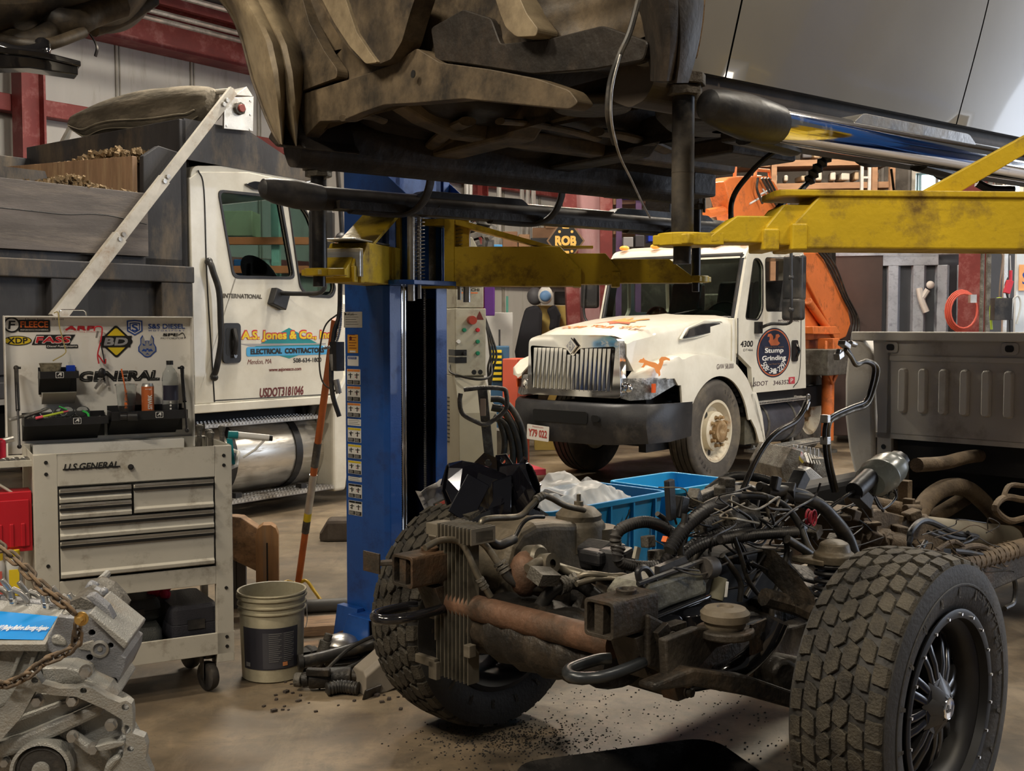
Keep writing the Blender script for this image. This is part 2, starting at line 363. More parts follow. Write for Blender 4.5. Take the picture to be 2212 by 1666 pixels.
def s_xdp(b,m):
    b.shape(ell(P_(57),P_(21)),m,0); b.shape(ell(P_(53),P_(17.5)),m@T(0,0,.0008),1); b.bold('XDP',P_(40),P_(13),m@T(0,0,.0017),0)
stk('yellow oval sticker with black lettering',38,736,[t_black,t_yel],s_xdp)
def s_fass(b,m):
    b.shape([(-P_(44),-P_(11)),(P_(34),-P_(11)),(P_(36),-P_(5)),(P_(46),P_(11)),(-P_(34),P_(11))],m,0)
    b.bold('FASS',P_(72),P_(17),m@T(P_(0),0,.001),1,.25,P_(1)); b.bold('FASS',P_(69),P_(14),m@T(P_(0),0,.0015),2,.25,P_(.6))
    b.shape(rrect(P_(66),P_(8),.004),m@T(P_(18),-P_(15),0),0); b.bold('Diesel Fuel Systems',P_(62),P_(6),m@T(P_(18),-P_(15),.001),1,.2,P_(.1))
stk('red block letters outlined in white on black',115,734,[t_black,t_white,t_red],s_fass)
def s_arp(b,m): b.bold('ARP',P_(62),P_(10),m,0,.25,P_(.9)); b.text('automotive racing products',P_(68),P_(3),m@T(0,-P_(8),0),0)
stk('red wide slanted lettering',173,709,[t_red],s_arp)
def s_bd(b,m):
    q=P_(38); k=m@rot(0,0,45); b.shape(rrect(q*1.42,q*1.42,.012),k,0); b.shape(rrect(q*1.2,q*1.2,.008),k@T(0,0,.0008),1)
    b.shape([(-P_(34),-P_(13)),(P_(30),-P_(13)),(P_(34),P_(13)),(-P_(30),P_(13))],m@T(0,0,.0016),0); b.bold('BD',P_(50),P_(18),m@T(0,0,.0026),2,.25,P_(1))
stk('yellow and black diamond',251,738,[t_black,t_yel,t_grey],s_bd)
def s_ss(b,m):
    sh=[(-1,.95),(0,1.05),(1,.95),(1,-.45),(0,-1.05),(-1,-.45)]
    for i,(k,c) in enumerate(((17,0),(14,1),(11.5,0),(9,1))): b.shape([(x*P_(k),y*P_(k)) for x,y in sh],m@T(0,0,.0008*i),c)
    b.bold('S',P_(14),P_(17),m@T(0,0,.0035),0); b.shape([(-P_(17),-P_(2)),(-P_(9),-P_(2)),(-P_(9),P_(1)),(-P_(17),P_(1))],m@T(0,0,.0036),0)
stk('blue shield emblem',291,708,[t_blue,t_white],s_ss)
def s_ssd(b,m): b.bold('S&S DIESEL',P_(82),P_(11),m,0,0,P_(.3)); b.text('M O T O R S P O R T',P_(80),P_(3.6),m@T(0,-P_(10),0),0)
stk('blue diesel lettering',360,705,[t_blue],s_ssd)
def s_spe(b,m): b.bold('SPE',P_(34),P_(7),m@T(-P_(6),P_(4),0),0,.2,P_(.7)); b.text('MOTORSPORT',P_(56),P_(4),m@T(0,-P_(4),0),0,.3); b.tube([(m@T(P_(12),P_(3),0)).translation,(m@T(P_(22),P_(8),0)).translation,(m@T(P_(28),-P_(4),0)).translation],.0016,6,0)
stk('small black slanted lettering',374,727,[t_black],s_spe)
def s_dog(b,m):
    k=P_(1); h=[(0,13),(6,12),(10,26),(15,18),(15,6),(20,-2),(20,-12),(13,-18),(7,-24),(0,-26)]
    h=h+[(-x,y) for x,y in h[-2:0:-1]]; b.shape([(x*k,y*k) for x,y in h],m,0); b.shape([(x*k*.86,y*k*.9) for x,y in h],m@T(0,0,.0008),1)
    for s in(-1,1):
        b.shape([(s*3*k,2*k),(s*11*k,7*k),(s*9*k,1*k)],m@T(0,0,.0017),0)
        b.shape([(s*1*k,-8*k),(s*9*k,-6*k),(s*13*k,-12*k),(s*8*k,-11*k),(s*3*k,-13*k)],m@T(0,0,.0017),0); b.shape([(s*2*k,9*k),(s*3*k,12*k),(s*4*k,3*k)],m@T(0,0,.0017),0)
    b.shape([(-3*k,-5*k),(3*k,-5*k),(1*k,-9*k),(-1*k,-9*k)],m@T(0,0,.0017),0); b.shape([(-5*k,-20*k),(0,-15*k),(5*k,-20*k),(0,-18*k)],m@T(0,0,.0017),0)
stk('blue outlined grey dog head',318,748,[t_blue,t_grey],s_dog)
def s_gen(b,m): b.bold('U.S. GENERAL',P_(252),P_(24),m,0,.22,P_(1.6)); b.text('U.S. GENERAL',P_(244),P_(18),m@T(0,0,.0008),1,.22); b.bold('U.S. GENERAL',P_(242),P_(17),m@T(0,0,.0011),0,.22,P_(.35))
stk('long black slanted lettering',222,813,[t_black,t_white],s_gen)
b=MB(); b.text('I love him',P_(38),P_(5),at2(75,690),0); b.text('(2 into)',P_(24),P_(5),at2(125,690),0); b.build('handwriting',t_black,lo)
b=MB()   # hinge strip and chain of perforations
b.bb(-.0,.70,LY-.008,LY-.003,1.015,1.024)
for i in range(34): b.bb(.02+i*.0195,.03+i*.0195,LY-.011,LY-.003,1.012,1.028,1)
b.build('hinge',[m_panel,m_steel],lo)
for i,(a,c) in enumerate((((35,795),(42,965)),((393,795),(404,930)))):
    p0=hit(ct,1,LY-.055,*a); p1=hit(ct,1,.22,*c); p1.z=max(p1.z,1.0)
    b=MB(); mid=p0.lerp(p1,.55); b.cyl(p0,mid,.0085,14,0).cyl(mid,p1,.0045,10,0).ball(p0,.011,8,0).ball(p1,.009,8,0).cyl(p0+V((0,-.0,0)),p0+V((.018 if i==0 else -.018,0,0)),.005,8,0)
    b.build('gas_strut',m_rubw,ct)
b=MB(); b.tube([(-.03,.0,0.99),(.0,.0,1.0)],.001,6)
# side tray on the left
b=MB(); b.bb(-.22,0,.03,.42,.985,.99).bb(-.22,0,.03,.036,.985,1.01).bb(-.22,-.214,.03,.42,.985,1.01); b.tube([(-.2,.05,.985),(-.0,.05,.83)],.006,6,cur=False); b.build('side_tray',m_cart,ct,bevel=.002)
b=MB(); b.tube([(W,.04,.93),(W+.03,.04,.94),(W+.06,.12,.985),(W+.06,.36,.985),(W,.42,.94)],.008,8,cur=False); b.build('push_handle',m_panel,ct)
# casters
for x,y in((.66,.06),(.66,.40),(.08,.06),(.08,.40)):
    b=MB(); b.bb(x-.04,x+.04,y-.035,y+.035,.155,.163).bb(x-.028,x-.023,y-.03,y+.03,.05,.155).bb(x+.023,x+.028,y-.03,y+.03,.05,.155).cyl((x,y,.14),(x,y,.158),.026,16)
    o=b.build('caster',m_grease,ct,bevel=.003)
    w=MB(); w.lathe([(.012,-.02),(.045,-.02),(.058,-.016),(.062,0),(.058,.016),(.045,.02),(.012,.02)],28,0,T(x,y+.0,.064)@rot(0,90,20)); w.build('wheel',m_black,o)
def C(x,y,z): return ct_m@V((x,y,z))
ct_m=FR[ct.name].inverted()
def cart_thing(name,label,cat,x,y,z,group=None,rz=0): p=C(x,y,z); return thing(name,label,cat,tuple(p),R(28.4+rz),group)
# magnetic trays on the lid
def aem(b,m,w):   # small framed A mark
    for i,(k,c) in enumerate(((1,1),(.86,0))): b.shape(rrect(w*k,w*.8*k+(.0 if i==0 else -.0),.1*w),m@T(0,0,.0006*i),c)
    b.shape([(-.3*w,-.12*w),(.02*w,.28*w),(.24*w,.28*w),(.24*w,-.12*w),(.1*w,-.12*w),(.1*w,.0),(-.08*w,.0),(-.16*w,-.12*w)],m@T(0,0,.0014),1); b.text('o in',w*.4,w*.14,m@T(0,-.26*w,.0012),1,.2)
def tray(px0,px1,pyt,pyb,label,y0=-.12,hh=.04,deep=.11):
    a=hit(ct,1,LY-deep,px0,pyt); c=hit(ct,1,LY-deep,px1,pyb); z1=a.z; z0=z1-hh; w=c.x-a.x
    t=cart_thing('magnetic_tray',label,'tray',a.x,LY-.008-deep+.0,z0,'black trays stuck on the cart lid')
    b=MB(); b.bb(0,w,0,.003,0,hh).bb(0,.003,0,deep,0,hh).bb(w-.003,w,0,deep,0,hh).bb(0,w,deep-.003,deep,-.06,hh*1.5).bb(0,w,0,deep,0,.003)
    b.build('tray_body',m_black,t,bevel=.001); 
    f=MB(); f.prism([(.012,-.001),(deep-.003,-.001),(deep-.003,-.07)],'yz',.0,w-.03); f.build('bracket',m_black2,t)
    e=MB(); aem(e,side(w*.5 if w<.2 else w*.62,-.001,hh*.5),.032); e.build('emblem',[m_black,t_white],t)
    return t,a.x,w,LY-deep,z0
t1=tray(86,170,803,812,'small black magnetic tray holding a cup and blue bottle',hh=.03,deep=.085)
b=MB(); b.prism([(-.001,0),(.07,0),(.07,-.05)],'yz',.0,.13); o=b.build('shelf_face',m_cart,t1[0]); o.location=(.01,0,-.06)
t2=tray(52,234,905,915,'long black magnetic tray heaped with sockets and glasses',hh=.032,deep=.12)
t3=tray(240,405,890,905,'wide black magnetic cup tray holding drinks',hh=.038,deep=.12)
t3m=FR[t3[0].name].inverted()
def in3(x,y,z): return t3m@V((x,y,z))
k=t3[2]
b=MB(); b.bb(.002,k-.002,.003,.117,.024,.028); b.build('cup_plate',m_black,t3[0])
# drinks
p=in3(k*.22,.05,.0285); cu=thing('iced_drink_cup','clear plastic iced drink cup with orange straw','cup',tuple(p),R(28.4))
b=MB(); b.lathe([(.031,0),(.033,.002),(.043,.115),(.046,.118),(.048,.122),(.044,.124),(.0425,.118),(.032,.004),(1e-4,.004)],32); b.build('cup',m_clear,cu)
b=MB(); b.lathe([(1e-4,.005),(.0315,.005),(.0345,.032),(1e-4,.032)],28); b.build('drink',M('milky_coffee',(.55,.33,.17),.35,var=.05),cu)
b=MB(); b.tube([(.012,.0,.01),(-.018,-.0,.19)],.0032,8,cur=False); b.build('straw',t_or,cu)
b=MB()
for i,ch in enumerate('DUNKIN'): b.text(ch,.011,.012,side(-.008,-.0405+i*.0012,.096-i*.0135,-90),0)
b.build('lettering',t_or,cu)
p=in3(k*.50,.05,.0285); ca=thing('drink_can','slim orange drink can with white lettering','can',tuple(p),R(28.4))
b=MB(); b.lathe([(1e-4,.002),(.02,0),(.0265,.006),(.0265,.112),(1e-4,.112)],28,0); b.lathe([(.0265,.112),(.0225,.122),(.0225,.125),(.020,.122),(1e-4,.121)],28,1); b.build('can_body',[M('can_orange',(.72,.19,.06),.3,.4,var=.03),m_alu],ca)
b=MB(); b.bold('STWRK',.062,.018,side(.004,-.0272,.045,90),0); b.text('orange',.026,.007,side(-.002,-.0272,.1),0); b.build('lettering',t_white,ca)
p=in3(k*.8,.05,.0285); wb=thing('water_bottle','clear plastic water bottle with black cap and label','bottle',tuple(p),R(28.4))
b=MB(); b.lathe([(.03,0),(.034,.006),(.0345,.05),(.0335,.055),(.0345,.06),(.0345,.145),(.03,.17),(.015,.195),(.0135,.2),(.0135,.207),(.012,.2),(.013,.194),(.028,.17),(.033,.145),(.033,.008),(1e-4,.004)],32); b.build('bottle_body',m_clear,wb)
b=MB(); b.lathe([(1e-4,.222),(.0145,.222),(.015,.2205),(.015,.204),(1e-4,.204)],24); b.build('cap',m_black,wb)
b=MB(); b.lathe([(.0348,.05),(.0348,.115)],32,0,sweep=R(150),mx=rot(0,0,-160),cap=False); 
for i in range(3): b.lathe([(.003,0),(.0042,.0),(.0042,.0006),(.003,.0006)],16,1,side(-.006,-.0352,.042-i*.014))
b.build('label_print',[M('bottle_label',(.03,.03,.05),.4),t_white],wb)
t1m=FR[t1[0].name].inverted()
p=t1m@V((.045,.035,.004)); g=thing('stained_tin','grimy square tin cup on the small upper tray','cup',tuple(p),R(20))
b=MB(); b.loft([[(x*k2,y*k2*.8,z) for x,y in rrect(.084,.07,.008)] for z,k2 in((0,.8),(.055,1),(.058,1.06),(.06,1.04),(.056,.96),(.004,.76))],0,True,False); b.build('tin_body',M('grimy_tin',(.25,.22,.15),.7,dirt=(.06,.05,.03),damt=.6,dscale=25),g)
p=t1m@V((.122,.03,.004)); g=thing('thread_locker_bottle','small blue plastic bottle with pale nozzle','bottle',tuple(p),R(28.4))
b=MB(); b.prism(rrect(.036,.022,.004),'xy',0,.05,0); b.build('bottle_body',M('blue_plastic',(.01,.05,.42),.3),g,bevel=.003); b=MB(); b.lathe([(.008,.05),(.009,.062),(.004,.064),(.002,.095)],14); b.build('nozzle',m_clear,g)
# sockets and junk in long tray
t2m=FR[t2[0].name].inverted(); rs=random.Random(3)
for i in range(26):
    x=.02+rs.random()*(t2[2]-.04); y=.02+rs.random()*.08; z=.006+rs.random()*.024; r=rs.choice((.007,.009,.011)); L=rs.uniform(.018,.035); a=rs.uniform(0,6.28); e=rs.uniform(-.3,.5)
    b=MB(); d=V((math.cos(a)*math.cos(e),math.sin(a)*math.cos(e),math.sin(e)))*L; b.cyl((0,0,0),d*.5,r,14).cyl(d*.5,d,r*.8,14)
    o=b.build('socket',rs.choice((m_steel,m_castd,m_steel,m_black)),None,bevel=.0008); o.matrix_world=T(*(t2m@V((x,y,z))))@MX.Rotation(R(28.4),4,'Z')
    tag(o,'small metal socket in the heap on the long tray','socket','sockets heaped in the long tray')
def pen(name,lab,cat,a,c,r,mats,n=10):
    A=t2m@V(a);B=t2m@V(c); b=MB(); b.cyl((0,0,0),(B-A)*.84,r,n,0).cyl((B-A)*.84,B-A,r*.8,n,1,r2=r*.5); b.cyl((A-B)*.02,(B-A)*.2,r*1.2,n,1)
    o=b.build(name,mats,None); o.location=A; tag(o,lab,cat)
pen('marker_pen','yellow-green marker with a pink end across the sockets','marker',(.045,-.004,.034),(.17,.01,.058),.0048,[flat('lime',(.5,.62,.05)),flat('pink',(.8,.1,.15))])
pen('wrench','dark spanner sticking out past the tray left end','spanner',(-.055,.0,.03),(.09,.03,.066),.0065,[m_castd,m_steel])
pen('plier','steel pliers lying over the dark spanner','pliers',(.0,.01,.042),(.1,.03,.07),.005,[m_steel,m_steel])
p=t2m@V((.17,.05,.045)); g=thing('safety_glasses','clear safety glasses with bright green arms','safety glasses',tuple(p),R(20))
b=MB(); 
for s in(-1,1): b.ball((s*.03+.03,0,.006),.03,8,0,(1,.35,.8))
b.build('lens',m_clear,g); b=MB(); b.tube([(-.01,0,.02),(-.03,.0,.03),(.0,-.01,.016)],.003,6); b.tube([(.06,-.005,.01),(.08,-.02,.0),(.085,-.03,-.02),(.075,-.03,-.04)],.005,6); b.build('temple_arm',flat('lime_green',(.05,.55,.1)),g)
p=t2m@V((.09,.06,.052)); g=thing('goggles','scratched clear goggles lying behind the marker pen','goggles',tuple(p),R(30))
b=MB(); b.ball((0,0,0),.028,8,0,(1,.5,.7)).ball((.055,0,-.002),.028,8,0,(1,.5,.7)); b.build('lens',m_clear,g)
p=in3(k*.2,-.012,.018); b=MB(); b.cyl((-.03,0,0),(.0,0,0),.014,16).cyl((0,0,0),(.042,0,.0),.018,16); o=b.build('impact_socket',m_black,None,bevel=.002); o.matrix_world=T(*p)@MX.Rotation(R(15),4,'Z'); tag(o,'black rubber-covered socket stuck to the cup tray front','socket')
# keys and lanyard
p=C(*at2(212,705).translation); g=thing('key_lanyard','red and black carabiner strap with car keys hanging on lid','keys',tuple(C(at2(212,705).translation.x,LY-.03,at2(212,705).translation.z)),R(28.4))
b=MB(); b.tube([(0,0,0),(.012,0,-.01),(.006,0,-.06),(-.008,0,-.12),(-.004,0,-.16)],.003,8); b.tube([(0,0,0),(-.016,0,-.004),(-.02,0,-.02)],.003,8); b.tube([(-.008,0,-.12),(.02,0,-.16),(.024,0,-.14)],.003,8); b.build('red_strap',t_red,g)
b=MB(); b.tube([(.004,-.002,-.07),(.012,0,-.11),(.02,0,-.16)],.003,8); b.ball((.008,0,-.2),.018,8,0,(.9,.5,1.2)); b.build('key_fob',m_black,g)
b=MB(); b.box((-.01,0,-.245),(.009,.002,.05),(0,30,0)).box((-.004,0,-.25),(.009,.002,.05),(0,42,0)).box((.026,0,-.235),(.009,.002,.045),(0,-10,0)).tube([(-.006,0,-.02),(-.012,0,-.05)],.004,6); b.build('key',m_steel,g)
b=MB(); 
p0=at2(118,676).translation; b.tube([(p0.x,LY+.01,p0.z),(p0.x+.008,LY-.055,p0.z),(p0.x+.012,LY-.06,p0.z-.06),(p0.x+.03,LY-.06,p0.z-.14),(p0.x+.03,LY-.07,p0.z-.17),(p0.x-.02,LY-.09,p0.z-.2)],.0025,6)
o=b.build('draped_string',flat('cord',(.42,.34,.13),.8),None); o.matrix_world=ct_m; tag(o,'thin yellow string draped over the cart lid edge','cord')
# handles of tools standing right of the lid
for i,(x,y,h,lab) in enumerate(((.745,.40,.06,'dark ball-topped lever nearest the lid edge'),(.77,.30,.035,'dark knob handle in front of the others'),(.79,.42,.035,'dark rounded lever handle behind the front knob'),(.82,.30,.06,'tall dark metal lever at the cart corner'))):
    b=MB(); b.cyl((0,0,-.05),(0,0,h-.01),.011,12).cyl((0,0,h-.02),(0,0,h),.013,12,r2=.017).ball((0,0,h),.017,8,0,(1,1,.5))
    o=b.build('ratchet_handle',m_castd,None); o.matrix_world=T(*C(x-.03,y,1.02)); tag(o,lab,'tool handle')
b=MB(); b.cyl((0,0,0),(.15,0,-.02),.014,14,0).cyl((.15,0,-.02),(.165,0,-.022),.013,14,1).cyl((-.02,0,.0),(.02,0,-.003),.017,14,2); b.tube([(.13,0,-.03),(.09,0,-.07),(.04,0,-.1)],.005,6,0,cur=False)
o=b.build('caulking_gun',[m_panel,m_black,t_teal],None); o.matrix_world=T(*C(.80,.15,1.06))@MX.Rotation(R(20),4,'Z'); tag(o,'pale cylinder tool with teal collar on the cart corner','hand tool')
b=MB(); b.prism([(0,0),(.025,-.005),(.035,-.12),(.012,-.10)],'xz',0,.004); o=b.build('teal_rag',t_teal,None,bevel=.001); o.matrix_world=T(*C(.76,.1,1.05))@MX.Rotation(R(28),4,'Z'); tag(o,'teal rag hanging over the right cart corner','rag')
# left-edge things: red bin, red torch, spray cans
b=MB(); b.bb(0,.15,0,.12,0,.23).bb(.01,.14,-.006,0,.02,.2); 
for i in range(3): b.bb(.03+i*.04,.045+i*.04,-.01,-.004,.02,.11)
o=b.build('red_bin',flat('bin_red',(.42,.01,.02),.4),None,bevel=.004); o.matrix_world=T(*C(-.155,.03,.66))@MX.Rotation(R(28.4),4,'Z'); tag(o,'tall red plastic bin hooked on the cart left side','bin')
for i,(x,y,c,lab) in enumerate(((-.19,.03,(.04,.04,.04),'dark brake cleaner aerosol can at the left picture edge'),(-.135,.02,(.5,.48,.45),'pale aerosol can between two others'),(-.075,.03,(.42,.42,.4),'silver aerosol can with a yellow cap'))):
    g=thing('aerosol_can',lab,'aerosol can',tuple(C(x,y,.47)),R(28.4),'aerosol cans in the side rack')
    b=MB(); b.lathe([(1e-4,0),(.031,0),(.0325,.004),(.0325,.15),(.024,.168),(1e-4,.168)],24); b.build('can_body',flat('can_paint',c,.35),g)
    b=MB(); b.lathe([(.024,.166),(.024,.2),(1e-4,.202)],20); b.build('cap',[t_red,t_yel,t_yel][i],g)
    b=MB()
    if i==0:
        for j,tx in enumerate(('BRAKE','CLEAN','PARTS','WASH')): b.text(tx,.04,.012,side(.008,-.034,.12-.02*j),0)
    else: b.bb(-.018,.018,-.034,-.032,.03,.13)
    b.build('print',[t_white,t_red,t_brown][i] if i<1 else [flat('p',(.5,.1,.08)),t_yel][i-1],g)
b=MB(); b.bb(-.25,.0,.0,.11,-.01,0).bb(-.25,0,0,.004,-.01,.04); o=b.build('can_rack',m_cart,ct,bevel=.002); o.location=(0,0,.47)
g=thing('air_ratchet','red air tool standing on the left side tray','air tool',tuple(C(-.12,.2,.99)),R(28.4))
b=MB(); b.box((-.02,0,.045),(.12,.07,.09)); b.build('tool_body',flat('tool_red',(.6,.02,.05),.35),g,bevel=.012); b=MB(); b.cyl((0,-.05,.0),(0,-.05,.13),.014,16).cyl((.03,0,.08),(.07,0,.09),.012,12); b.build('anvil',m_steel,g)
for i in range(4):
    b=MB(); b.cyl((0,0,0),(0,.03,0),.014,14); o=b.build('side_socket',m_steel,None,bevel=.001); o.matrix_world=T(*C(-.03-i*.035,.06,1.005)); tag(o,'steel socket lying on the left side tray','socket','sockets on the left side tray')
# inside lower shelf: cases, glove
for i,(x,y,w,d,h,rz,z,lab) in enumerate(((.375,.03,.215,.26,.125,-3,.178,'dark moulded tool case nearest the front of the shelf'),(.60,.04,.2,.34,.15,3,.22,'black zipped tool case with orange mark at right'),(.37,.12,.22,.26,.09,6,.305,'dark flat case behind the front case'))):
    g=thing('tool_case',lab,'tool case',tuple(C(x,y+d/2,z)),R(28.4+rz),'tool cases on the cart lower shelf')
    b=MB(); b.loft([[(a*k2,c*k2,zz) for a,c in rrect(w,d,.03,5)] for zz,k2 in((0,.93),(.012,1),(h*.48,1.0),(h*.5,.985),(h*.52,1),(h-.015,.97),(h,.88))],0,True,True); b.build('case_shell',M('case%d'%i,(.028,.03,.028) if i!=1 else (.022,.022,.03),.6,bump=.3,bscale=200),g)
    b=MB(); b.bb(-.035,.035,-d/2-.006,-d/2+.004,h*.36,h*.62); b.build('latch',m_black,g)
b=MB(); b.bb(.5,.742,.04,.44,.176,.219); b.build('box_under_case',t_black,ct,bevel=.004)
b=MB(); b.bb(.27,.46,.29,.42,.176,.303); b.build('dark_insert',t_black,ct,bevel=.004)
b=MB(); 
for i in range(9): b.ball((rs.uniform(-.04,.04),rs.uniform(-.02,.02),rs.uniform(0,.03)),.02,8)
o=b.build('red_glove',flat('glove_red',(.35,.01,.03),.9,bump=.6,bscale=150),None); o.matrix_world=T(*C(.50,.24,.385)); tag(o,'crumpled dark red knitted glove on the cases','glove')
# ---------- two-post lift, left post ----------
lf=thing('vehicle_lift_post','tall blue lift post with yellow swing arms under the raised cab','vehicle lift',(-.536,5.159,0),R(-41.3))
# x = towards the other post, y = across
def LP(px,py,x=None,y=None): return hit(lf,0,x,px,py) if x is not None else hit(lf,1,y,px,py)
HW=.2; HT=3.6
b=MB(); t=.008
b.prism([(-.13,-HW),(.13,-HW),(.15,-HW+.02),(.15,-HW+.09),(.15-t,-HW+.09),(.15-t,-HW+.03),(.13,-HW+t),(-.13,-HW+t),(-.13,HW-t),(.13,HW-t),(.15-t,HW-.03),(.15-t,HW-.09),(.15,HW-.09),(.15,HW-.02),(.13,HW),(-.13,HW)],'xy',.02,HT)
b.build('column',m_blue,lf,bevel=.003)
b=MB(); b.bb(-.2,.2,-.26,.23,0,.02); b.build('base_plate',m_blue,lf,bevel=.003)
b=MB(); b.prism([(-.13,.02),(-.05,.02),(-.05,.24),(-.09,.24)],'yz',-.14,.0,0,T(0,-HW-.06+.1,0))
b.prism([(-.10,.02),(.12,.02),(.12,.22),(-.02,.22)],'xz',-HW-.09,-HW-.082).prism([(-.14,.02),(.12,.02),(.12,.03),(-.14,.03)],'xz',-HW-.09,-HW).bb(-.02,.13,-HW-.09,-HW,.215,.222); b.build('gusset',m_blue,lf,bevel=.002)
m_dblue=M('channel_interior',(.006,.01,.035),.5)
b=MB(); b.bb(-.12,-.116,-HW+.012,HW-.012,.03,HT-.05).bb(-.116,.11,-HW+.0085,-HW+.0095,.03,1.65).bb(-.116,.11,HW-.0095,HW-.0085,.03,1.65); b.build('channel_shade',m_dblue,lf)  # dark blue sheets put the shade inside the column into colour
for y,r,m in((-.075,.006,m_steel),(.085,.006,m_steel)):
    b=MB(); b.cyl((.10,y,.03),(.10,y,HT-.1),r,8); 
    for i in range(170): z=.03+i*.0105; b.box((.10,y,z),(.0125,.0125,.004),(0,25,0))
    b.build('wire_cable',m,lf)
b=MB(); b.cyl((.085,-.035,.03),(.085,-.035,HT-.1),.014,14).bb(.07,.1,-.06,-.055,.03,HT-.1); b.build('hydraulic_rod',m_chrome,lf)
# labels on the camera-facing flange (-y face)
def onpost(px,py): p=LP(px,py,y=-HW); return side(p.x,-HW-.0005,p.z),p
def label(x,z,w,h,mats,fn): 
    b=MB(); fn(b,side(x,-HW-.0006,z),w,h); b.build('label',mats,lf)
def plain(b,m,w,h): b.shape(rrect(w,h,.002,2),m,0)
def l1(b,m,w,h): plain(b,m,w,h); b.text('ATLAS',w*.35,.012,m@T(-w*.12,h*.36,.001),1); b.lathe([(.004,.001),(.006,.001),(.006,.0014),(.004,.0014)],16,1,m@T(-w*.4,h*.36,0)); [b.bb(-w*.4,w*.3*(1-.2*(i%3)),-h*.3+i*.011,-h*.3+i*.011+.0015,.0012,.0014,1,m) for i in range(5)]
xq=[onpost(745,700)[1].x,onpost(783,700)[1].x]; 
def px2(px0,py0,px1,py1): a=onpost(px0,py0)[1]; c=onpost(px1,py1)[1]; return (a.x+c.x)/2,(a.z+c.z)/2,abs(c.x-a.x),abs(a.z-c.z)
g=px2(743,674,783,708); label(*g,[flat('plate',(.38,.37,.34),.35),t_black],l1)
def l2(b,m,w,h): plain(b,m,w,h); b.lathe([(.005,.001),(.009,.001),(.009,.0014),(.005,.0014)],16,1,m@T(-w*.2,h*.3,0)); [b.bb(-w*.35,w*.35*(1-.3*(i%2)),-h*.25+i*.012,-h*.25+i*.012+.003,.0012,.0014,1,m) for i in range(6)]; b.shape(rrect(w*.55,h*.1,.001),m@T(0,-h*.42,.001),2)
g=px2(751,723,774,763); label(*g,[flat('tag_orange',(.65,.3,.03)),t_brown,t_white],l2)
def l3(b,m,w,h): plain(b,m,w,h); b.shape(rrect(w*.75,h*.24,.001),m@T(-w*.05,h*.3,.001),1); b.text('NOTICE',w*.6,h*.15,m@T(-w*.05,h*.3,.002),0)
g=px2(751,769,775,791); label(*g,[t_white,t_blue],l3)
def lpic(b,m,w,h,k,rs):
    b.shape(rrect(w,h,.001,2),m,0); hc=[2,3,1][k]
    for s in(-1,1):
        b.shape(rrect(w*.46,h*.14,.0005,2),m@T(s*w*.24,h*.41,.001),hc); b.shape(rrect(w*.44,h*.26,.0005,2),m@T(s*w*.24,-h*.34,.001),1)
        cx=s*w*.24; b.shape([(cx-w*.03,-h*.1),(cx+w*.03,-h*.1),(cx+w*.03,h*.25),(cx-w*.03,h*.25)],m@T(0,0,.001),1); b.shape([(cx-w*.16,h*.1),(cx+w*.16,h*.12),(cx+w*.16,h*.17),(cx-w*.16,h*.15)],m@T(0,0,.001),1); b.lathe([(1e-4,.001),(h*.05,.001),(h*.05,.0015),(1e-4,.0015)],10,4 if s>0 else 1,m@T(cx+w*rs.uniform(-.1,.1),h*rs.uniform(-.05,.05),0))
        for q in range(4): b.shape([(cx-w*.18,0),(cx+w*.15*rs.random(),0),(cx+w*.15,h*.012),(cx-w*.18,h*.012)],m@T(0,-h*.27-q*h*.05,.0017),0)
rs=random.Random(5)
row=[(797,832,0),(834,868,0),(870,902,0),(904,921,3),(923,957,1),(959,992,1),(994,1026,1),(1028,1042,3),(1044,1078,2),(1080,1116,2)]
for i,(a,c,k) in enumerate(row):
    g=px2(750+i*.4,a,779+i*.4,c)
    if k==3:
        def fn(b,m,w,h): plain(b,m,w,h); [b.bb(-w*.4,w*.4*(1-.3*(j%2)),-h*.3+j*.008,-h*.3+j*.008+.0015,.0012,.0014,1,m) for j in range(5)]
    else:
        def fn(b,m,w,h,k=k): lpic(b,m,w,h,k,rs)
    label(*g,[t_white,t_black,flat('lab_or',(.75,.25,.05)),t_yel,flat('lab_red',(.4,.05,.1))],fn)
for o in list(lf.children):
    if o.name.startswith('label'):
        pass
# fix header colours: k 0 orange(2) 1 yellow(3) 2 blue(1)
# carriage
b=MB(); cz0,cz1=1.72,2.03
b.bb(.0,.155,-.155,.155,cz0,cz1+.02).bb(-.02,.16,-.19,-.15,1.7,2.25).bb(-.02,.16,.15,.19,1.7,2.25)
b.bb(.1,.15,-.14,.14,1.98,2.6)
b.prism([(.1,-.27),(.30,-.27),(.34,-.23),(.34,-.06),(.30,-.03),(.30,.03),(.34,.06),(.34,.23),(.30,.27),(.1,.27)],'xy',2.03,2.055).prism([(.1,-.26),(.3,-.26),(.33,-.2),(.33,.2),(.3,.26),(.1,.26)],'xy',1.70,1.72)
b.prism([(.12,2.055),(.33,2.055),(.13,2.20)],'xz',-.2,-.192).prism([(.12,2.055),(.33,2.055),(.13,2.20)],'xz',.192,.2)
b.bb(.15,.20,-.11,.10,1.72,2.03)
b.build('carriage',m_blue,lf,bevel=.002)
for y in(-.175,.175):
    b=MB(); b.cyl((.285,y,1.63),(.285,y,2.09),.017,16); b.build('arm_pin',m_steel,lf)
    b=MB(); n=18; b.tube([(.285+.0+.023*math.cos(i*PI/4),y*.72+.023*math.sin(i*PI/4),1.73+i*.29/(n*8)) for i in range(n*8)],.0022,6,cur=False); b.cyl((.285,y*.72,1.64),(.285,y*.72,2.05),.009,10); b.build('spring_pin',m_steel,lf)
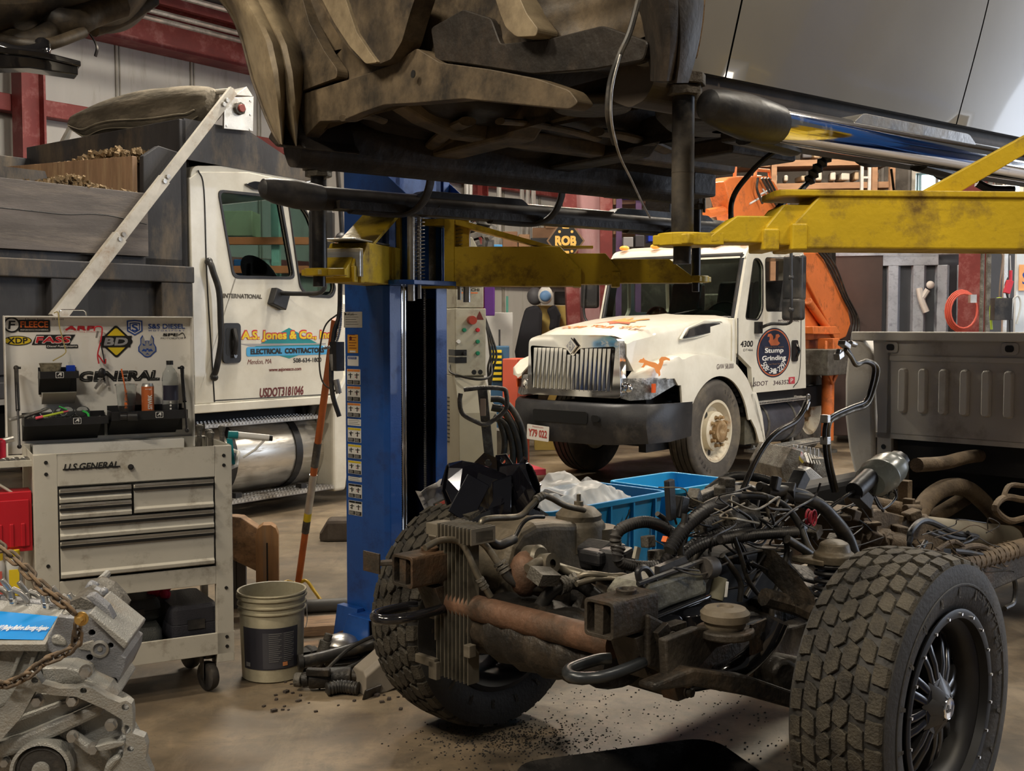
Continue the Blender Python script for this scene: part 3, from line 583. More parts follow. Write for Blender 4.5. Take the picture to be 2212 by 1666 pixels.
b=MB(); b.tube([(.29,-.12,2.06),(.3,-.1,2.085),(.3,-.04,2.075),(.31,.0,2.06)],.004,6).tube([(.31,.05,2.06),(.3,.09,2.085),(.3,.14,2.075)],.004,6); b.build('release_wire',m_steel,lf)
# --- swing arms, traced at their own real distance
def swing(name,root,P0,P1,P2,P3,h1,h2,h3,w1,tag_='',gus=None,step=True):
    """telescoping arm: three box stages from P0 to P3 in the thing's coordinates"""
    P0,P1,P2,P3=map(V,(P0,P1,P2,P3)); d=(P3-P0).normalized(); mx=frame(P0,d,(0,0,1)); mx=MX((d,V((0,0,1)).cross(d),V((0,0,1)))).transposed().to_4x4(); mx.translation=P0
    L1=(P1-P0).length; L2=(P2-P0).length; L3=(P3-P0).length
    b=MB(); t=.008
    for (x0,x1,w,h,z0) in((0,L1,w1,h1,0),):
        b.prism([(x0,z0),(x1,z0),(x1,z0+h*.45),(x1-h*.5,z0+h),(x0,z0+h)],'xz',-w/2,w/2)
    o=b.build(name,m_yel,root,bevel=.004); o.matrix_basis=mx
    c=MB(); c.prism([(L1*.5,.008),(L2,.008),(L2,h2*.5),(L2-h2*.4,h2),(L1*.5,h2)],'xz',-w1/2+.012,w1/2-.012); e=c.build('arm_extension',m_yel,o,bevel=.004)
    c=MB(); c.prism([(L2*.6,.014),(L3,.014),(L3,h3*.4),(L3-h3*.8,h3),(L2*.6,h3)],'xz',-w1/2+.024,w1/2-.024); c.build('arm_tip',m_yel,o,bevel=.003)
    c=MB()
    for L,h,e_ in((L1,h1,.0),(L2,h2,.012)): c.bb(L-.03,L+.006,-w1/2-.006+e_,w1/2+.006-e_,-.004,h*.45); 
    build_each(c,'stop_collar',m_yel,o,bevel=.004)
    return o,mx,L1,L2,L3
def pad(root,parent,p,zt,zp,r=.03,rp=.05):
    """adapter post standing on a round plate"""
    p=V(p); b=MB(); b.cyl((p.x,p.y,zp-.03),(p.x,p.y,zp),.058,24); b.bb(p.x-.05,p.x+.05,p.y-.05,p.y+.05,zp-.028,zp-.004); o=b.build('pad_plate',m_yel,root,bevel=.003)
    b=MB(); b.cyl((p.x,p.y,zp-.07),(p.x,p.y,zp-.001),r*.8,20,0).cyl((p.x,p.y,zp),(p.x,p.y,zt-.05),r,24,0).cyl((p.x,p.y,zp+.14),(p.x,p.y,zp+.143),r*1.02,24,0); b.build('adapter_post',m_rubw,root)
    b=MB(); b.cyl((p.x,p.y,zt-.05),(p.x,p.y,zt-.028),r*1.7,8,0).cyl((p.x,p.y,zt-.026),(p.x,p.y,zt),r*2,8,0); b.cyl((p.x+.04,p.y,zt-.065),(p.x+.04,p.y,zt),.006,8).cyl((p.x-.04,p.y,zt-.065),(p.x-.04,p.y,zt),.006,8); b.build('pad_head',m_castd,root,bevel=.002)
LM=FR[lf.name]
def lw(px,py,Y): return LM@at(px,py,Y)
AZ=1.70
pinR=V((.30,.2,AZ)); tipR=lw(1462,622,5.0); tipR.z=AZ
j1=pinR.lerp(tipR,.36); j1=lw(1252,620,5.05); j1.z=AZ; j2=lw(1335,620,5.02); j2.z=AZ
st=lw(985,600,5.06); st.z=AZ
o,mx,a1,a2,a3=swing('swing_arm',lf,st,j1,j2,lw(1490,620,5.0)*1,.175,.145,.12,.15)
o['label']='far swing arm reaching to the right'
b=MB(); b.bb(-.045,.0,-.075,.075,-.01,.30).bb(-.16,.0,-.06,.06,.27,.30).bb(-.16,-.0,-.06,.06,-.008,.015); b.cyl((-.12,0,0),(-.12,0,.30),.028,16,1)
b.prism([(0,.30),(.0,.275),(.42,.165),(.44,.178)],'xz',-.06,.06).bb(-.002,.06,-.01,.01,.17,.3).bb(.40,.62,-.05,.05,.172,.18); b.build('arm_bracket',[m_yel,m_castd],o,bevel=.002)
p=lw(1503,620,5.0); pad(lf,lf,(p.x,p.y,0),2.09,1.745,.021)
# short foreshortened arm on the left
s0=lw(828,600,4.98); s0.z=AZ; t0=lw(716,608,4.45); t0.z=AZ; mid=s0.lerp(t0,.55); mid2=s0.lerp(t0,.8)
o,mx,a1,a2,a3=swing('swing_arm',lf,s0,s0.lerp(t0,.83),s0.lerp(t0,.9),t0,.165,.14,.11,.17)
o['label']='near swing arm pointing at the camera'
b=MB(); b.bb(-.04,.012,-.085,.085,0,.33); b.add([(.0,-.085,.33),(.0,.085,.33),(.32,.085,.165),(.32,-.085,.165),(.0,-.085,.31),(.0,.085,.31),(.30,.085,.16),(.30,-.085,.16)],[(0,1,2,3),(7,6,5,4),(0,3,7,4),(1,5,6,2),(0,4,5,1),(3,2,6,7)]); b.build('arm_bracket',m_yel,o,bevel=.002)
b=MB(); q=a1; b.bb(q-.012,q+.02,-.093,.093,.02,.135).bb(q-.35,q+.02,-.075,.075,.168,.176); b.build('worn_end',M('scraped_steel',(.55,.55,.53),.32,.8,stretch=(1,1,8),dirt=(.35,.24,.03),damt=.25),o,bevel=.003)
p=lw(690,590,4.36); pad(lf,lf,(p.x,p.y,0),2.15,1.745,.031)
b=MB(); b.box((p.x+.035,p.y+.03,1.731),(.12,.08,.026),(0,0,40)); b.build('pad_link',m_yel,lf,bevel=.002)
# cabinet box on the far side: power box
b=MB(); b.bb(-.3,-.13,-.05,.2,1.93,2.12); b.build('release_box',flat('box_blue',(.03,.15,.4)),lf,bevel=.004)
# hoses down the left of the column
b=MB()
def lh(px,py,Y=5.35): return LM@at(px,py,Y)
b.tube([lh(735,610),lh(733,680),lh(722,720),lh(716,790),lh(718,850),lh(733,900)],.012,10,0); b.cyl(lh(718,765),lh(722,800),.018,12,2).cyl(lh(726,820),lh(732,850),.015,12,2)
b.cor([lh(736,615),lh(735,700),lh(722,745),lh(700,752)],.008,8,2,.009)
b.tube([lh(735,675),lh(705,700),lh(693,740),lh(690,790),lh(700,830),lh(735,850)],.004,6,0)
b.box(lh(728,770),(.05,.05,.14),(0,0,0),1)
b.build('hydraulic_hose',[m_hose,m_black,m_steel],lf)
# ---------- right post, stands beyond the right picture edge ----------
l2=thing('vehicle_lift_post','yellow lift arm crossing the right side above the pickup bed','vehicle lift',(2.15,2.95,0),R(138.7))
b=MB(); b.prism([(-.13,-HW),(.15,-HW),(.15,-HW+.09),(.142,-HW+.09),(.142,-HW+.01),(-.12,-HW+.01),(-.12,HW-.01),(.142,HW-.01),(.142,HW-.09),(.15,HW-.09),(.15,HW),(-.13,HW)],'xy',.02,HT); b.build('column',m_blue,l2,bevel=.003)
b=MB(); b.bb(-.24,.24,-.33,.33,0,.02); b.build('base_plate',m_blue,l2)
L2M=FR[l2.name]
def lz(px,Y,z): p=L2M@at(px,500,Y); p.z=z; return p
ax0=lz(2290,2.64,1.695); ax1=lz(1672+25,2.6,1.695); ax2=lz(1640,2.6,1.695); ax3=lz(1525,2.6,1.70)
b=MB(); b.bb(.0,.16,-.19,.19,1.68,2.3); b.bb(.1,.36,-.26,.26,2.04,2.06).bb(.1,.36,-.26,.26,1.67,1.69); b.build('carriage',m_blue,l2,bevel=.002)
o,mx,a1,a2,a3=swing('swing_arm',l2,ax0,ax1,ax2,ax3,.125,.10,.075,.15)
b=MB(); b.bb(-.09,-.02,-.075,.075,-.01,.34).prism([(-.03,.34),(-.03,.30),(.28,.12),(.36,.126)],'xz',-.015,.015).bb(.02,.06,-.02,.02,.12,.33).prism(rrect(.6,.16,.03,4,.40,0),'xy',.118,.132); b.build('arm_bracket',m_yel,o,bevel=.002)
p=lz(1474,2.6,0); pad(l2,l2,(p.x,p.y,0),2.10,1.735,.026)
b=MB(); q=mx@V((a3,0,0)); b.box(((p.x+q.x)/2,(p.y+q.y)/2,1.72),(.12,.10,.028),(0,0,math.degrees(math.atan2(q.y-p.y,q.x-p.x)))); b.build('pad_link',m_yel,l2,bevel=.002)
from mathutils.geometry import tessellate_polygon
def plate(b,outer,holes,pl,a,c,m=0,mx=None):
    loops=[[V((p[0],p[1],0)) for p in outer]]+[[V((p[0],p[1],0)) for p in h] for h in holes]
    tri=tessellate_polygon(loops); P=[p for L in loops for p in L]; n=len(P)
    g=lambda p,t:{'xz':(p[0],t,p[1]),'xy':(p[0],p[1],t),'yz':(t,p[0],p[1])}[pl]
    vs=[g(p,a) for p in P]+[g(p,c) for p in P]; fs=[tuple(t) for t in tri]+[tuple(i+n for i in t)[::-1] for t in tri]; o=0
    for L in loops:
        k=len(L); fs+=[(o+i,o+(i+1)%k,n+o+(i+1)%k,n+o+i) for i in range(k)]; o+=k
    return b.add(vs,fs,m,False,mx)
def tr(root,ax,val,pts):
    i=[k for k in(0,1,2) if k!=ax]; return [(lambda q:(q[i[0]],q[i[1]]))(hit(root,ax,val,*p)) for p in pts]
def roundp(pts,r,n=4):
    o=[]; L=len(pts)
    for i in range(L):
        p=V(pts[i]).to_2d() if False else V((pts[i][0],pts[i][1])); a=V((pts[i-1][0],pts[i-1][1])); c=V((pts[(i+1)%L][0],pts[(i+1)%L][1]))
        rr=min(r,(a-p).length*.45,(c-p).length*.45); A=p+(a-p).normalized()*rr; B=p+(c-p).normalized()*rr
        for k in range(n+1):
            t=k/n; o.append(tuple((1-t)**2*A+2*t*(1-t)*p+t*t*B))
    return o
def ring(b,pts,w,pl,a,c,m=0,mx=None):
    """a frame of width w around pts"""
    cx=sum(p[0] for p in pts)/len(pts); cy=sum(p[1] for p in pts)/len(pts)
    o=[]
    for p in pts:
        d=V((p[0]-cx,p[1]-cy)); o.append(tuple(V((p[0],p[1]))+d.normalized()*w))
    return plate(b,o,[pts],pl,a,c,m,mx)
def road_wheel(root,x,yo,yi,r=.5,rim=.285,sgn=-1,steer=0,front=True,lab=None):
    """truck wheel: yo outer face, yi inner face"""
    w=abs(yo-yi); c=(x,(yo+yi)/2,r); e=bpy.data.objects.new('wheel',None); COL.objects.link(e); e.parent=root; e.location=c; e.rotation_euler=(0,0,R(steer))
    k=rot(90 if sgn<0 else -90,0,0)   # lathe axis -> outward
    h=w/2; b=MB(); pr=[(rim,-h*.8),(rim+.05,-h*.95),(r*.82,-h),(r*.94,-h*.92),(r*.985,-h*.78)]
    for g in(-.6,-.2,.2,.6):
        if g==-.6: pr+=[(r,-h*.7)]
        pr+=[(r,(g-.06)*h),(r-.018,(g-.03)*h),(r-.018,(g+.03)*h),(r,(g+.06)*h)]
    pr+=[(r,h*.7),(r*.985,h*.78),(r*.94,h*.92),(r*.9,h*.97),(r*.89,h*.96),(r*.82,h),(r*.7,h*1.0),(rim+.04,h*.93),(rim,h*.8)]
    b.lathe(pr,56,0,k,cap=False); b.build('tyre',m_rub2,e)
    b=MB(); d=.06 if front else -.05
    b.lathe([(rim-.02,-h*.8),(rim+.015,h*.84),(rim+.02,h*.9),(rim-.005,h*.9),(rim-.02,h*.72),(rim-.05,h*.35),(rim-.09,h*.3),(.19,h*.45+d),(.165,h*.55+d),(.1,h*.55+d),(1e-4,h*.55+d)],48,0,k)
    b.build('rim',m_rim,e)
    b=MB(); b.lathe([(.11,h*.5+d),(.105,h*.9+d),(.085,h*.95+d),(.06,h*.95+d),(1e-4,h*.7+d)],28,0,k)
    for i in range(10):
        a=2*PI*i/10; p=k@V((.14*math.cos(a),.14*math.sin(a),h*.54+d)); b.hexb(p,k.to_3x3()@V((0,0,1)),.016,.045,0)
    b.build('hub',m_hub,e)
    b=MB()
    for i in range(3):
        a=R(130+i*120); b.shape(ell(.055,.06),k@T(.215*math.cos(a),.215*math.sin(a),h*.37+d*.6),0)
    b.build('hand_hole',t_black,e)
    b=MB()
    for t0,tx in((70,'SUPER'),(-110,'STEER')):
        for i,ch in enumerate(tx):
            a=R(t0-9*i); b.text(ch,.03,.038,k@MX.Rotation(a,4,'Z')@T(.40,0,h*1.0)@rot(0,0,-90),0)
    b.build('lettering',m_black,e)
    return e
m_rub2=M('truck_rubber',(.075,.066,.056),.8,var=.25,scale=4,dirt=(.15,.125,.09),damt=.4,dscale=3,bump=.15)
m_rim=M('cream_rim',(.62,.56,.43),.45,var=.06,dirt=(.30,.14,.05),damt=.3,dscale=6)
m_hub=M('rusty_hub',(.33,.21,.10),.6,.3,var=.3,dirt=(.5,.4,.25),damt=.3,dscale=12)
def tread(b,x0,x1,y0,y1,z,m=0):
    b.bb(x0,x1,y0,y1,z-.03,z,m)
    n=int((x1-x0)/.035)
    for i in range(n):
        for j in range(3): b.bb(x0+.008+i*.035,x0+.026+i*.035,y0+.012+j*(y1-y0)/3,y0+.03+j*(y1-y0)/3,z,z+.006,m)
        b.bb(x0+.008+i*.035,x0+.026+i*.035,y0-.003,y0,z-.022,z-.008,1)
# ================= right truck =================
tk=thing('white_truck','white stump-grinding truck with chrome grille and folded orange crane','truck',(1.012,11.21,0),R(50))
YN,YF=-1.05,.62; yc=(YN+YF)/2
sd=lambda pts:tr(tk,1,YN,pts)
outer=[(.64,1.60),(.83,2.22),(.93,2.31),(2.05,2.34),(2.13,2.28),(2.22,.84),(1.0,.84),(.95,1.1),(.66,1.25)]
vent=roundp(sd([(1610,688),(1628,560),(1640,560),(1648,575),(1648,668),(1638,690)]),.05)
dwin=roundp(sd([(1653,557),(1722,557),(1724,672),(1655,672)]),.05)
for nm,y0,y1 in(('side_panel',YN,YN+.05),('side_panel',YF-.05,YF)):
    b=MB(); plate(b,outer,[vent,dwin],'xz',y0,y1); b.build(nm,m_white,tk,bevel=.006)
b=MB(); b.prism(roundp([(.80,2.2),(.90,2.33),(1.3,2.40),(2.0,2.40),(2.15,2.3),(2.15,2.24),(.82,2.22)],.06,3),'xz',YN+.01,YF-.01); b.build('roof',m_white,tk,bevel=.03,seg=3)
b=MB(); b.bb(2.12,2.17,YN+.05,YF-.05,.85,1.5).bb(2.12,2.17,YN+.05,YN+.3,1.5,2.3).bb(2.12,2.17,YF-.3,YF-.05,1.5,2.3); b.build('rear_wall',m_white,tk)
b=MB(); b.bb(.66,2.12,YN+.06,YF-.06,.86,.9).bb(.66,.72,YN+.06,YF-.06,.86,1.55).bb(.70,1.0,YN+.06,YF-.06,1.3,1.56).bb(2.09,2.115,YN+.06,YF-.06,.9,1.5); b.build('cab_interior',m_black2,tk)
b=MB(); b.add([(.66,YN+.07,1.61),(.66,YF-.07,1.61),(.845,YF-.07,2.23),(.845,YN+.07,2.23)],[(0,1,2,3)]); b.build('windshield',m_glass,tk,solid=.006)
b=MB()
def bar(p,q,r): b.cyl(p,q,r,8)
for p,q in(((.645,YN+.05,1.6),(.645,YF-.05,1.6)),((.835,YN+.05,2.24),(.835,YF-.05,2.24)),((.645,YN+.05,1.6),(.835,YN+.05,2.24)),((.645,YF-.05,1.6),(.835,YF-.05,2.24))): bar(p,q,.022)
ring(b,vent,.012,'xz',YN-.004,YN+.01); ring(b,dwin,.008,'xz',YN-.004,YN+.01)
b.tube([(.63,-.05,1.60),(.66,-.3,1.64),(.7,-.62,1.70)],.008,6); b.tube([(.63,.5,1.60),(.66,.2,1.62),(.66,0,1.64)],.008,6); b.build('window_seal',m_black,tk)
b=MB(); plate(b,vent,[],'xz',YN+.015,YN+.02); b.build('vent_glass',m_glass,tk)
for y in(-.72,-.3,.32):
    b=MB(); b.prism(roundp([(1.4,1.15),(1.9,1.15),(1.95,1.3),(2.05,1.75),(2.05,2.02),(1.95,2.02),(1.78,1.35),(1.4,1.32)],.05,3),'xz',y-.2,y+.2); b.build('seat',m_black,tk,bevel=.03)
b=MB(); b.lathe([(.2,-.012),(.212,0),(.2,.012),(.19,0)],28,0,T(1.08,-.62,1.60)@rot(0,-60,0)); b.cyl((.95,-.62,1.5),(1.08,-.62,1.6),.03,10).ball((.88,-.62,1.56),.16,10,1,(1,1.5,.8)); b.build('steering_wheel',[m_black,flat('dash_grey',(.14,.17,.15),.6)],tk)
# hood
b=MB()
def hsec(x,yl,yr,z,zb,r): 
    c=(yl+yr)/2; return [(x,yl,zb),(x,yl+.0,z-r),(x,yl-.05*1,z-r*.35),(x,yl-.2,z-.01),(x,c+.12,z+.0),(x,c,z+.012),(x,c-.12,z),(x,yr+.2,z-.01),(x,yr+.05,z-r*.35),(x,yr,z-r),(x,yr,zb)]
secs=[hsec(-1.0,.19,-.85,1.41,1.25,.05),hsec(-.93,.22,-.88,1.47,1.12,.08),hsec(-.6,.30,-.92,1.54,1.12,.1),hsec(0,.42,-.97,1.60,1.12,.1),hsec(.63,.55,-1.01,1.64,1.12,.1)]
b.loft(secs,0,True,True,None,True); b.build('hood',m_white,tk,bevel=0)
b=MB(); vg=[(-.50,1.395),(-.30,1.50),(.10,1.515),(.17,1.47),(-.1,1.43)]
plate(b,[(x*1.0,z) for x,z in roundp(tr(tk,1,-.97,[(1475,731),(1488,712),(1520,700),(1553,698),(1556,704),(1545,716),(1500,726)]),.03)],[],'xz',-.985,-.955,0)
for i in range(7): b.bb(-.52+i*.0,.16,-.99,-.985,1.40+i*.017,1.404+i*.017,1) if False else None
b.build('hood_vent',[m_black,t_grey],tk,bevel=.004)
b=MB(); ring(b,roundp(tr(tk,1,-.97,[(1470,733),(1485,709),(1520,697),(1556,695),(1560,705),(1547,718),(1500,729)]),.03),.02,'xz',-.985,-.96); b.build('vent_frame',m_white,tk,bevel=.006)
# fenders: lofted along the truck so that they taper into the nose
def lerp_tab(tab,x):
    if x<=tab[0][0]: return tab[0][1]
    for (a,u),(c,v) in zip(tab,tab[1:]):
        if x<=c: return u+(v-u)*(x-a)/(c-a)
    return tab[-1][1]
ftop=[(-1.0,1.07),(-.9,1.14),(-.75,1.2),(-.5,1.26),(-.17,1.285),(.3,1.25),(.62,1.17),(.85,1.03),(1.0,.85),(1.12,.6),(1.22,.31)]
def arch(x):
    if x<-.42: return 1.045 if x<-.5 else .98
    d=abs(x-.25); 
    return .42+math.sqrt(max(0,.62**2-d*d)) if d<.62 and x<.86 else max(.31,lerp_tab([(.86,.62),(1.0,.48),(1.1,.31)],x))
def fender(yo,yi,sg):
    b=MB(); secs=[]; xs=[-1.0+i*.05 for i in range(46)]
    for x in xs:
        zt=lerp_tab(ftop,x); zb=min(arch(x),zt-.03); o=yo-sg*lerp_tab([(-1.0,.22),(-.9,.10),(-.75,.04),(-.5,0),(2,0)],x); w=yi-o
        if x>1.06: zb=.31
        secs.append([(x,o,zb),(x,o+sg*0,zb+(zt-zb)*.75),(x,o+w*.1,zt-(zt-zb)*.08),(x,o+w*.35,zt-.01),(x,yi,zt),(x,yi,zt-.02),(x,o+w*.3,zt-.05),(x,o+w*.08,zb)])
    b.loft(secs,0,True,True); return b
fender(YN-.03,-.86,-1).build('fender',m_white,tk); fender(YF+.03,.36,1).build('fender',m_white,tk)
b=MB(); 
for x0 in [i*.05 for i in range(-8,22)]:
    z0=arch(x0+.025); b.bb(x0,x0+.05,YN+.02,-.76,z0-.0,z0+.05)
b.bb(-.6,1.1,-.8,-.72,.35,1.1); b.build('wheel_arch_liner',m_black2,tk)
b=MB(); b.prism([(.86,.85),(1.02,.85),(1.16,.6),(1.24,.31),(1.18,.31),(1.08,.5),(.96,.68)],'xz',YN-.03,YN+.1); b.build('fender_tail',m_white,tk,bevel=.015)
b=MB(); b.bb(.86,1.1,YN+.02,-.8,.32,.9); b.build('mud_guard',M('muddy_guard',(.10,.09,.06),.8,dirt=(.02,.02,.018),damt=.5,dscale=6),tk)
# cowl / cab front below windshield
b=MB(); b.bb(.60,.68,YN+.02,YF-.02,1.0,1.6); b.build('cowl',m_white,tk,bevel=.01)
# grille
gy0,gy1,gz0,gz1=-.86,.21,.88,1.44; gc=(gy0+gy1)/2; GX=-1.0
o=roundp([(gy0,gz0),(gy0+.02,gz1-.04),(gy0+.15,gz1),(gy1-.15,gz1),(gy1-.02,gz1-.04),(gy1,gz0)],.05); inn=roundp([(gy0+.10,gz0+.06),(gy0+.06,gz1-.10),(gc-.08,gz1-.12),(gc,gz1-.2),(gc+.08,gz1-.12),(gy1-.04,gz1-.10),(gy1-.06,gz0+.06)],.03)
b=MB(); plate(b,o,[inn],'yz',GX-.10,GX-.01); b.build('grille_frame',m_chrome,tk,bevel=.018,seg=3)
b=MB()
for i in range(19):
    y=gy0+.11+i*(gy1-gy0-.18)/18; zt=gz1-.12-(max(0,.08-abs(y-gc)))*1.0
    b.add([(GX-.105,y,gz0+.05),(GX-.06,y-.016,gz0+.05),(GX-.06,y+.016,gz0+.05),(GX-.085,y,zt),(GX-.05,y-.016,zt),(GX-.05,y+.016,zt)],[(0,1,4,3),(0,3,5,2),(1,2,5,4),(0,2,1),(3,4,5)])
b.build('grille_bars',m_chrome,tk)
b=MB(); b.bb(GX-.03,GX-.02,gy0+.05,gy1-.03,gz0+.05,gz1-.08); b.build('grille_backing',t_black,tk)
b=MB(); k=frame((GX-.11,gc+.0,gz1-.10),(0,-1,0),(0,0,1)); b.shape([(0,.075),(.07,0),(0,-.075),(-.07,0)],k,0,0,.02); b.shape([(0,.055),(.05,0),(0,-.055),(-.05,0)],k,1,.02,.004); b.bold('H',.04,.05,k@T(0,0,.026),0); b.build('diamond_emblem',[m_chrome,t_grey],tk,bevel=.003)
# headlights
m_refl=M('lamp_reflector',(.45,.44,.42),.3,.7,var=.5,scale=14,dirt=(.12,.11,.1),damt=.4,dscale=12,bump=1,bscale=40)
for s,y0,y1,xr in((-1,-.80,-1.06,-.40),(1,.20,.5,-.8)):
    b=MB(); P=[(GX-.06,y0,.885),(GX-.03,(y0*.6+y1*.4),.86),((GX+.12),y1*.97,.87),(xr,y1,1.02)]; Q=[(GX-.05,y0,1.06),(GX-.0,(y0*.6+y1*.4),1.055),(GX+.16,y1*.97,1.06),(xr,y1,1.045)]
    b.loft([[p,q,(q[0]+.1,q[1]*.9,q[2]),(p[0]+.1,p[1]*.9,p[2])] for p,q in zip(P,Q)],0,True,True); b.build('headlight_reflector',m_refl,tk)
    b=MB(); b.loft([[V(p)-V((.012,.0,0))+V((0,s*.012,0)),V(q)-V((.012,0,0))+V((0,s*.012,0))] for p,q in zip(P,Q)],0,False,True,closed=False); b.build('headlight_lens',m_clear,tk)
    b=MB(); b.ball((GX-.02,y0*.75+y1*.25,.965),.06,10,0,(.4,1,1)); b.box((-.88,y1*1.0,.97),(.05,.015,.08),(0,0,0),1); b.build('headlamp_bulb',[m_chrome,flat('amber',(.6,.09,.02),.3)],tk)
# bumper
b=MB(); yb=(-1.24,.50); ybc=sum(yb)/2
def bs(y,x,zt,zb): return [(x,y,zt),(x-.03,y,zt-.03),(x-.05,y,(zt*.45+zb*.55)),(x-.01,y,zb),(x+.09,y,zb+.01),(x+.11,y,zt)]
S=[bs(yb[0],-.62,.84,.52),bs(yb[0]+.02,-.85,.84,.5),bs(yb[0]+.12,-1.04,.835,.49),bs(-.85,-1.14,.83,.47)]+[bs(ybc+d,-1.17,.83,.46) for d in(-.25,0,.25)]+[bs(.1,-1.14,.83,.47),bs(yb[1]-.12,-1.04,.835,.49),bs(yb[1]-.02,-.88,.84,.5),bs(yb[1],-.68,.84,.52)]
b.loft(S,0,True,True); b.build('bumper',m_black,tk)
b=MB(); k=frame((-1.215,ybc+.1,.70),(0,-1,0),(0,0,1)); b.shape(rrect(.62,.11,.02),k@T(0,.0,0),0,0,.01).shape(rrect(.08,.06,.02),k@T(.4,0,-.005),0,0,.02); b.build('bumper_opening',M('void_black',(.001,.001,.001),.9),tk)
b=MB(); k=frame((-1.235,-.03,.535),(0,-1,0),(0,0,1))@rot(0,0,-3); b.shape(rrect(.26,.14,.01),k,0,0,.004); b.bold('Y79 022',.22,.07,k@T(0,-.005,.005),1); b.text('Massachusetts',.13,.014,k@T(0,.055,.005),1); b.build('licence_plate',[flat('plate_white',(.6,.57,.53)),flat('plate_red',(.35,.05,.04))],tk)
b=MB(); b.bb(-1.0,-.2,-.75,.3,.45,.6).bb(-1.0,3.9,-.62,-.52,.55,.8).bb(-1.0,3.9,.1,.2,.55,.8).bb(-.1,.35,-.9,.5,.34,.46).bb(-.5,.6,-.5,.1,.6,1.1).bb(.7,2.1,YN+.08,-.5,.72,.86); b.build('chassis_frame',m_black2,tk,bevel=.01)
road_wheel(tk,.25,YN-.02,YN+.26,.505,lab=1); road_wheel(tk,.25,YF+.0,YF-.28,.505,sgn=1)
for o in [road_wheel(tk,3.45,YN+.5,YN+.78,.505,front=False),road_wheel(tk,3.35,YF,YF-.28,.505,sgn=1,front=False)]: pass
# doors seams, handle, decals
b=MB(); SX=YN-.002
for pts in ([(.655,1.6),(.665,1.15),(.67,.99)],[(2.05,2.25),(2.07,1.6),(2.05,1.0),(1.9,.86)],[(1.0,.9),(1.0,1.0)]): b.tube([(x,YN-.001,z) for x,z in pts],.005,6)
b.build('door_seam',t_black,tk)
h=hit(tk,1,YN,1715,758); b=MB(); b.shape(rrect(.13,.23,.03),side(h.x,YN,h.z),0,0,.02); b.tube([(h.x+.02,YN-.02,h.z+.08),(h.x+.02,YN-.05,h.z),(h.x+.02,YN-.02,h.z-.08)],.014,8,1); b.build('door_handle',[m_black,m_gloss],tk)
def sk(name,cx,cy,mats,fn,th=0,ys=.62): p=hit(tk,1,YN,cx,cy); b=MB(); fn(b,side(p.x,YN-.001,p.z,th)@MX.Diagonal((1,ys,1,1))); return b.build(name,mats,tk)
def squirrel(b,m,s,c=0):
    b.shape([(-.5*s,-.1*s),(-.3*s,-.5*s),(.3*s,-.5*s),(.5*s,-.3*s),(.32*s,-.1*s),(.3*s,.15*s),(.5*s,.35*s),(.35*s,.55*s),(.12*s,.5*s),(.08*s,.2*s),(-.1*s,0),(-.12*s,.35*s),(-.3*s,.6*s),(-.55*s,.55*s),(-.6*s,.3*s),(-.42*s,.32*s),(-.4*s,.1*s)],m,c)
def oval(b,m):
    b.shape(ell(.78,1.18,48),m,0); plate(b,ell(.74,1.12,48),[ell(.70,1.06,48)],'xy',.0009,.0014,1,m@T(0,0,0)); squirrel(b,m@T(0,.30,.001),.26,1)
    b.text('Chipmunk  Farm  Ground',.42,.04,m@T(0,.13,.001),3)
    b.bold('Stump',.42,.15,m@T(0,.04,.0015),2,0,.004); b.bold('Grinding',.54,.15,m@T(0,-.14,.0015),2,0,.004); b.text('Two Week Tail',.26,.035,m@T(0,-.27,.0015),3)
    for i,ch in enumerate('508-341-2297'):
        d=216+9.8*i; a=R(d); b.bold(ch,.06 if ch!='-' else .03,.13 if ch!='-' else .02,m@T(.285*math.cos(a),.44*math.sin(a)-.0,.0015)@rot(0,0,(d-270)*.9),2,0,.002)
sk('door_decal',1672,762,[flat('navy',(.015,.02,.045)),flat('squirrel_orange',(.5,.13,.05)),t_white,flat('tan',(.3,.18,.1))],oval,ys=.44)
sk('lettering',1640,829,[flat('dark_ink',(.08,.05,.06))],lambda b,m:b.bold('USDOT',.38,.075,m,0,.1,.001)); sk('lettering',1690,826,[bpy.data.materials['dark_ink']],lambda b,m:b.bold('3463523',.42,.075,m,0,.1,.001))
sk('red_mark',1710,822,[flat('red_mark',(.5,.06,.08)),t_white],lambda b,m:(b.shape(rrect(.15,.12,.01),m,0),b.text('P',.06,.07,m@T(0,0,.001),1)))
sk('lettering',1613,743,[t_black],lambda b,m:(b.bold('4300',.26,.1,m,0,.1,.003),b.text('DT466',.2,.04,m@T(.03,-.1,0),0))); sk('lettering',1704,693,[bpy.data.materials['dark_ink']],lambda b,m:b.bold('INTERNATIONAL',.5,.035,m,0,.1,.001))
m_fd=YN-.035
for (tx,cx,cy,w,h,m) in(('GVW 58,000',1567,792,.33,.055,[bpy.data.materials['dark_ink']]),):
    p=hit(tk,1,m_fd,cx,cy); b=MB(); b.text(tx,w,h,side(p.x,m_fd,p.z),0); b.build('lettering',m,tk)
b=MB(); p=hit(tk,1,m_fd,1412,790); k=side(p.x,m_fd,p.z,-5); q=.44
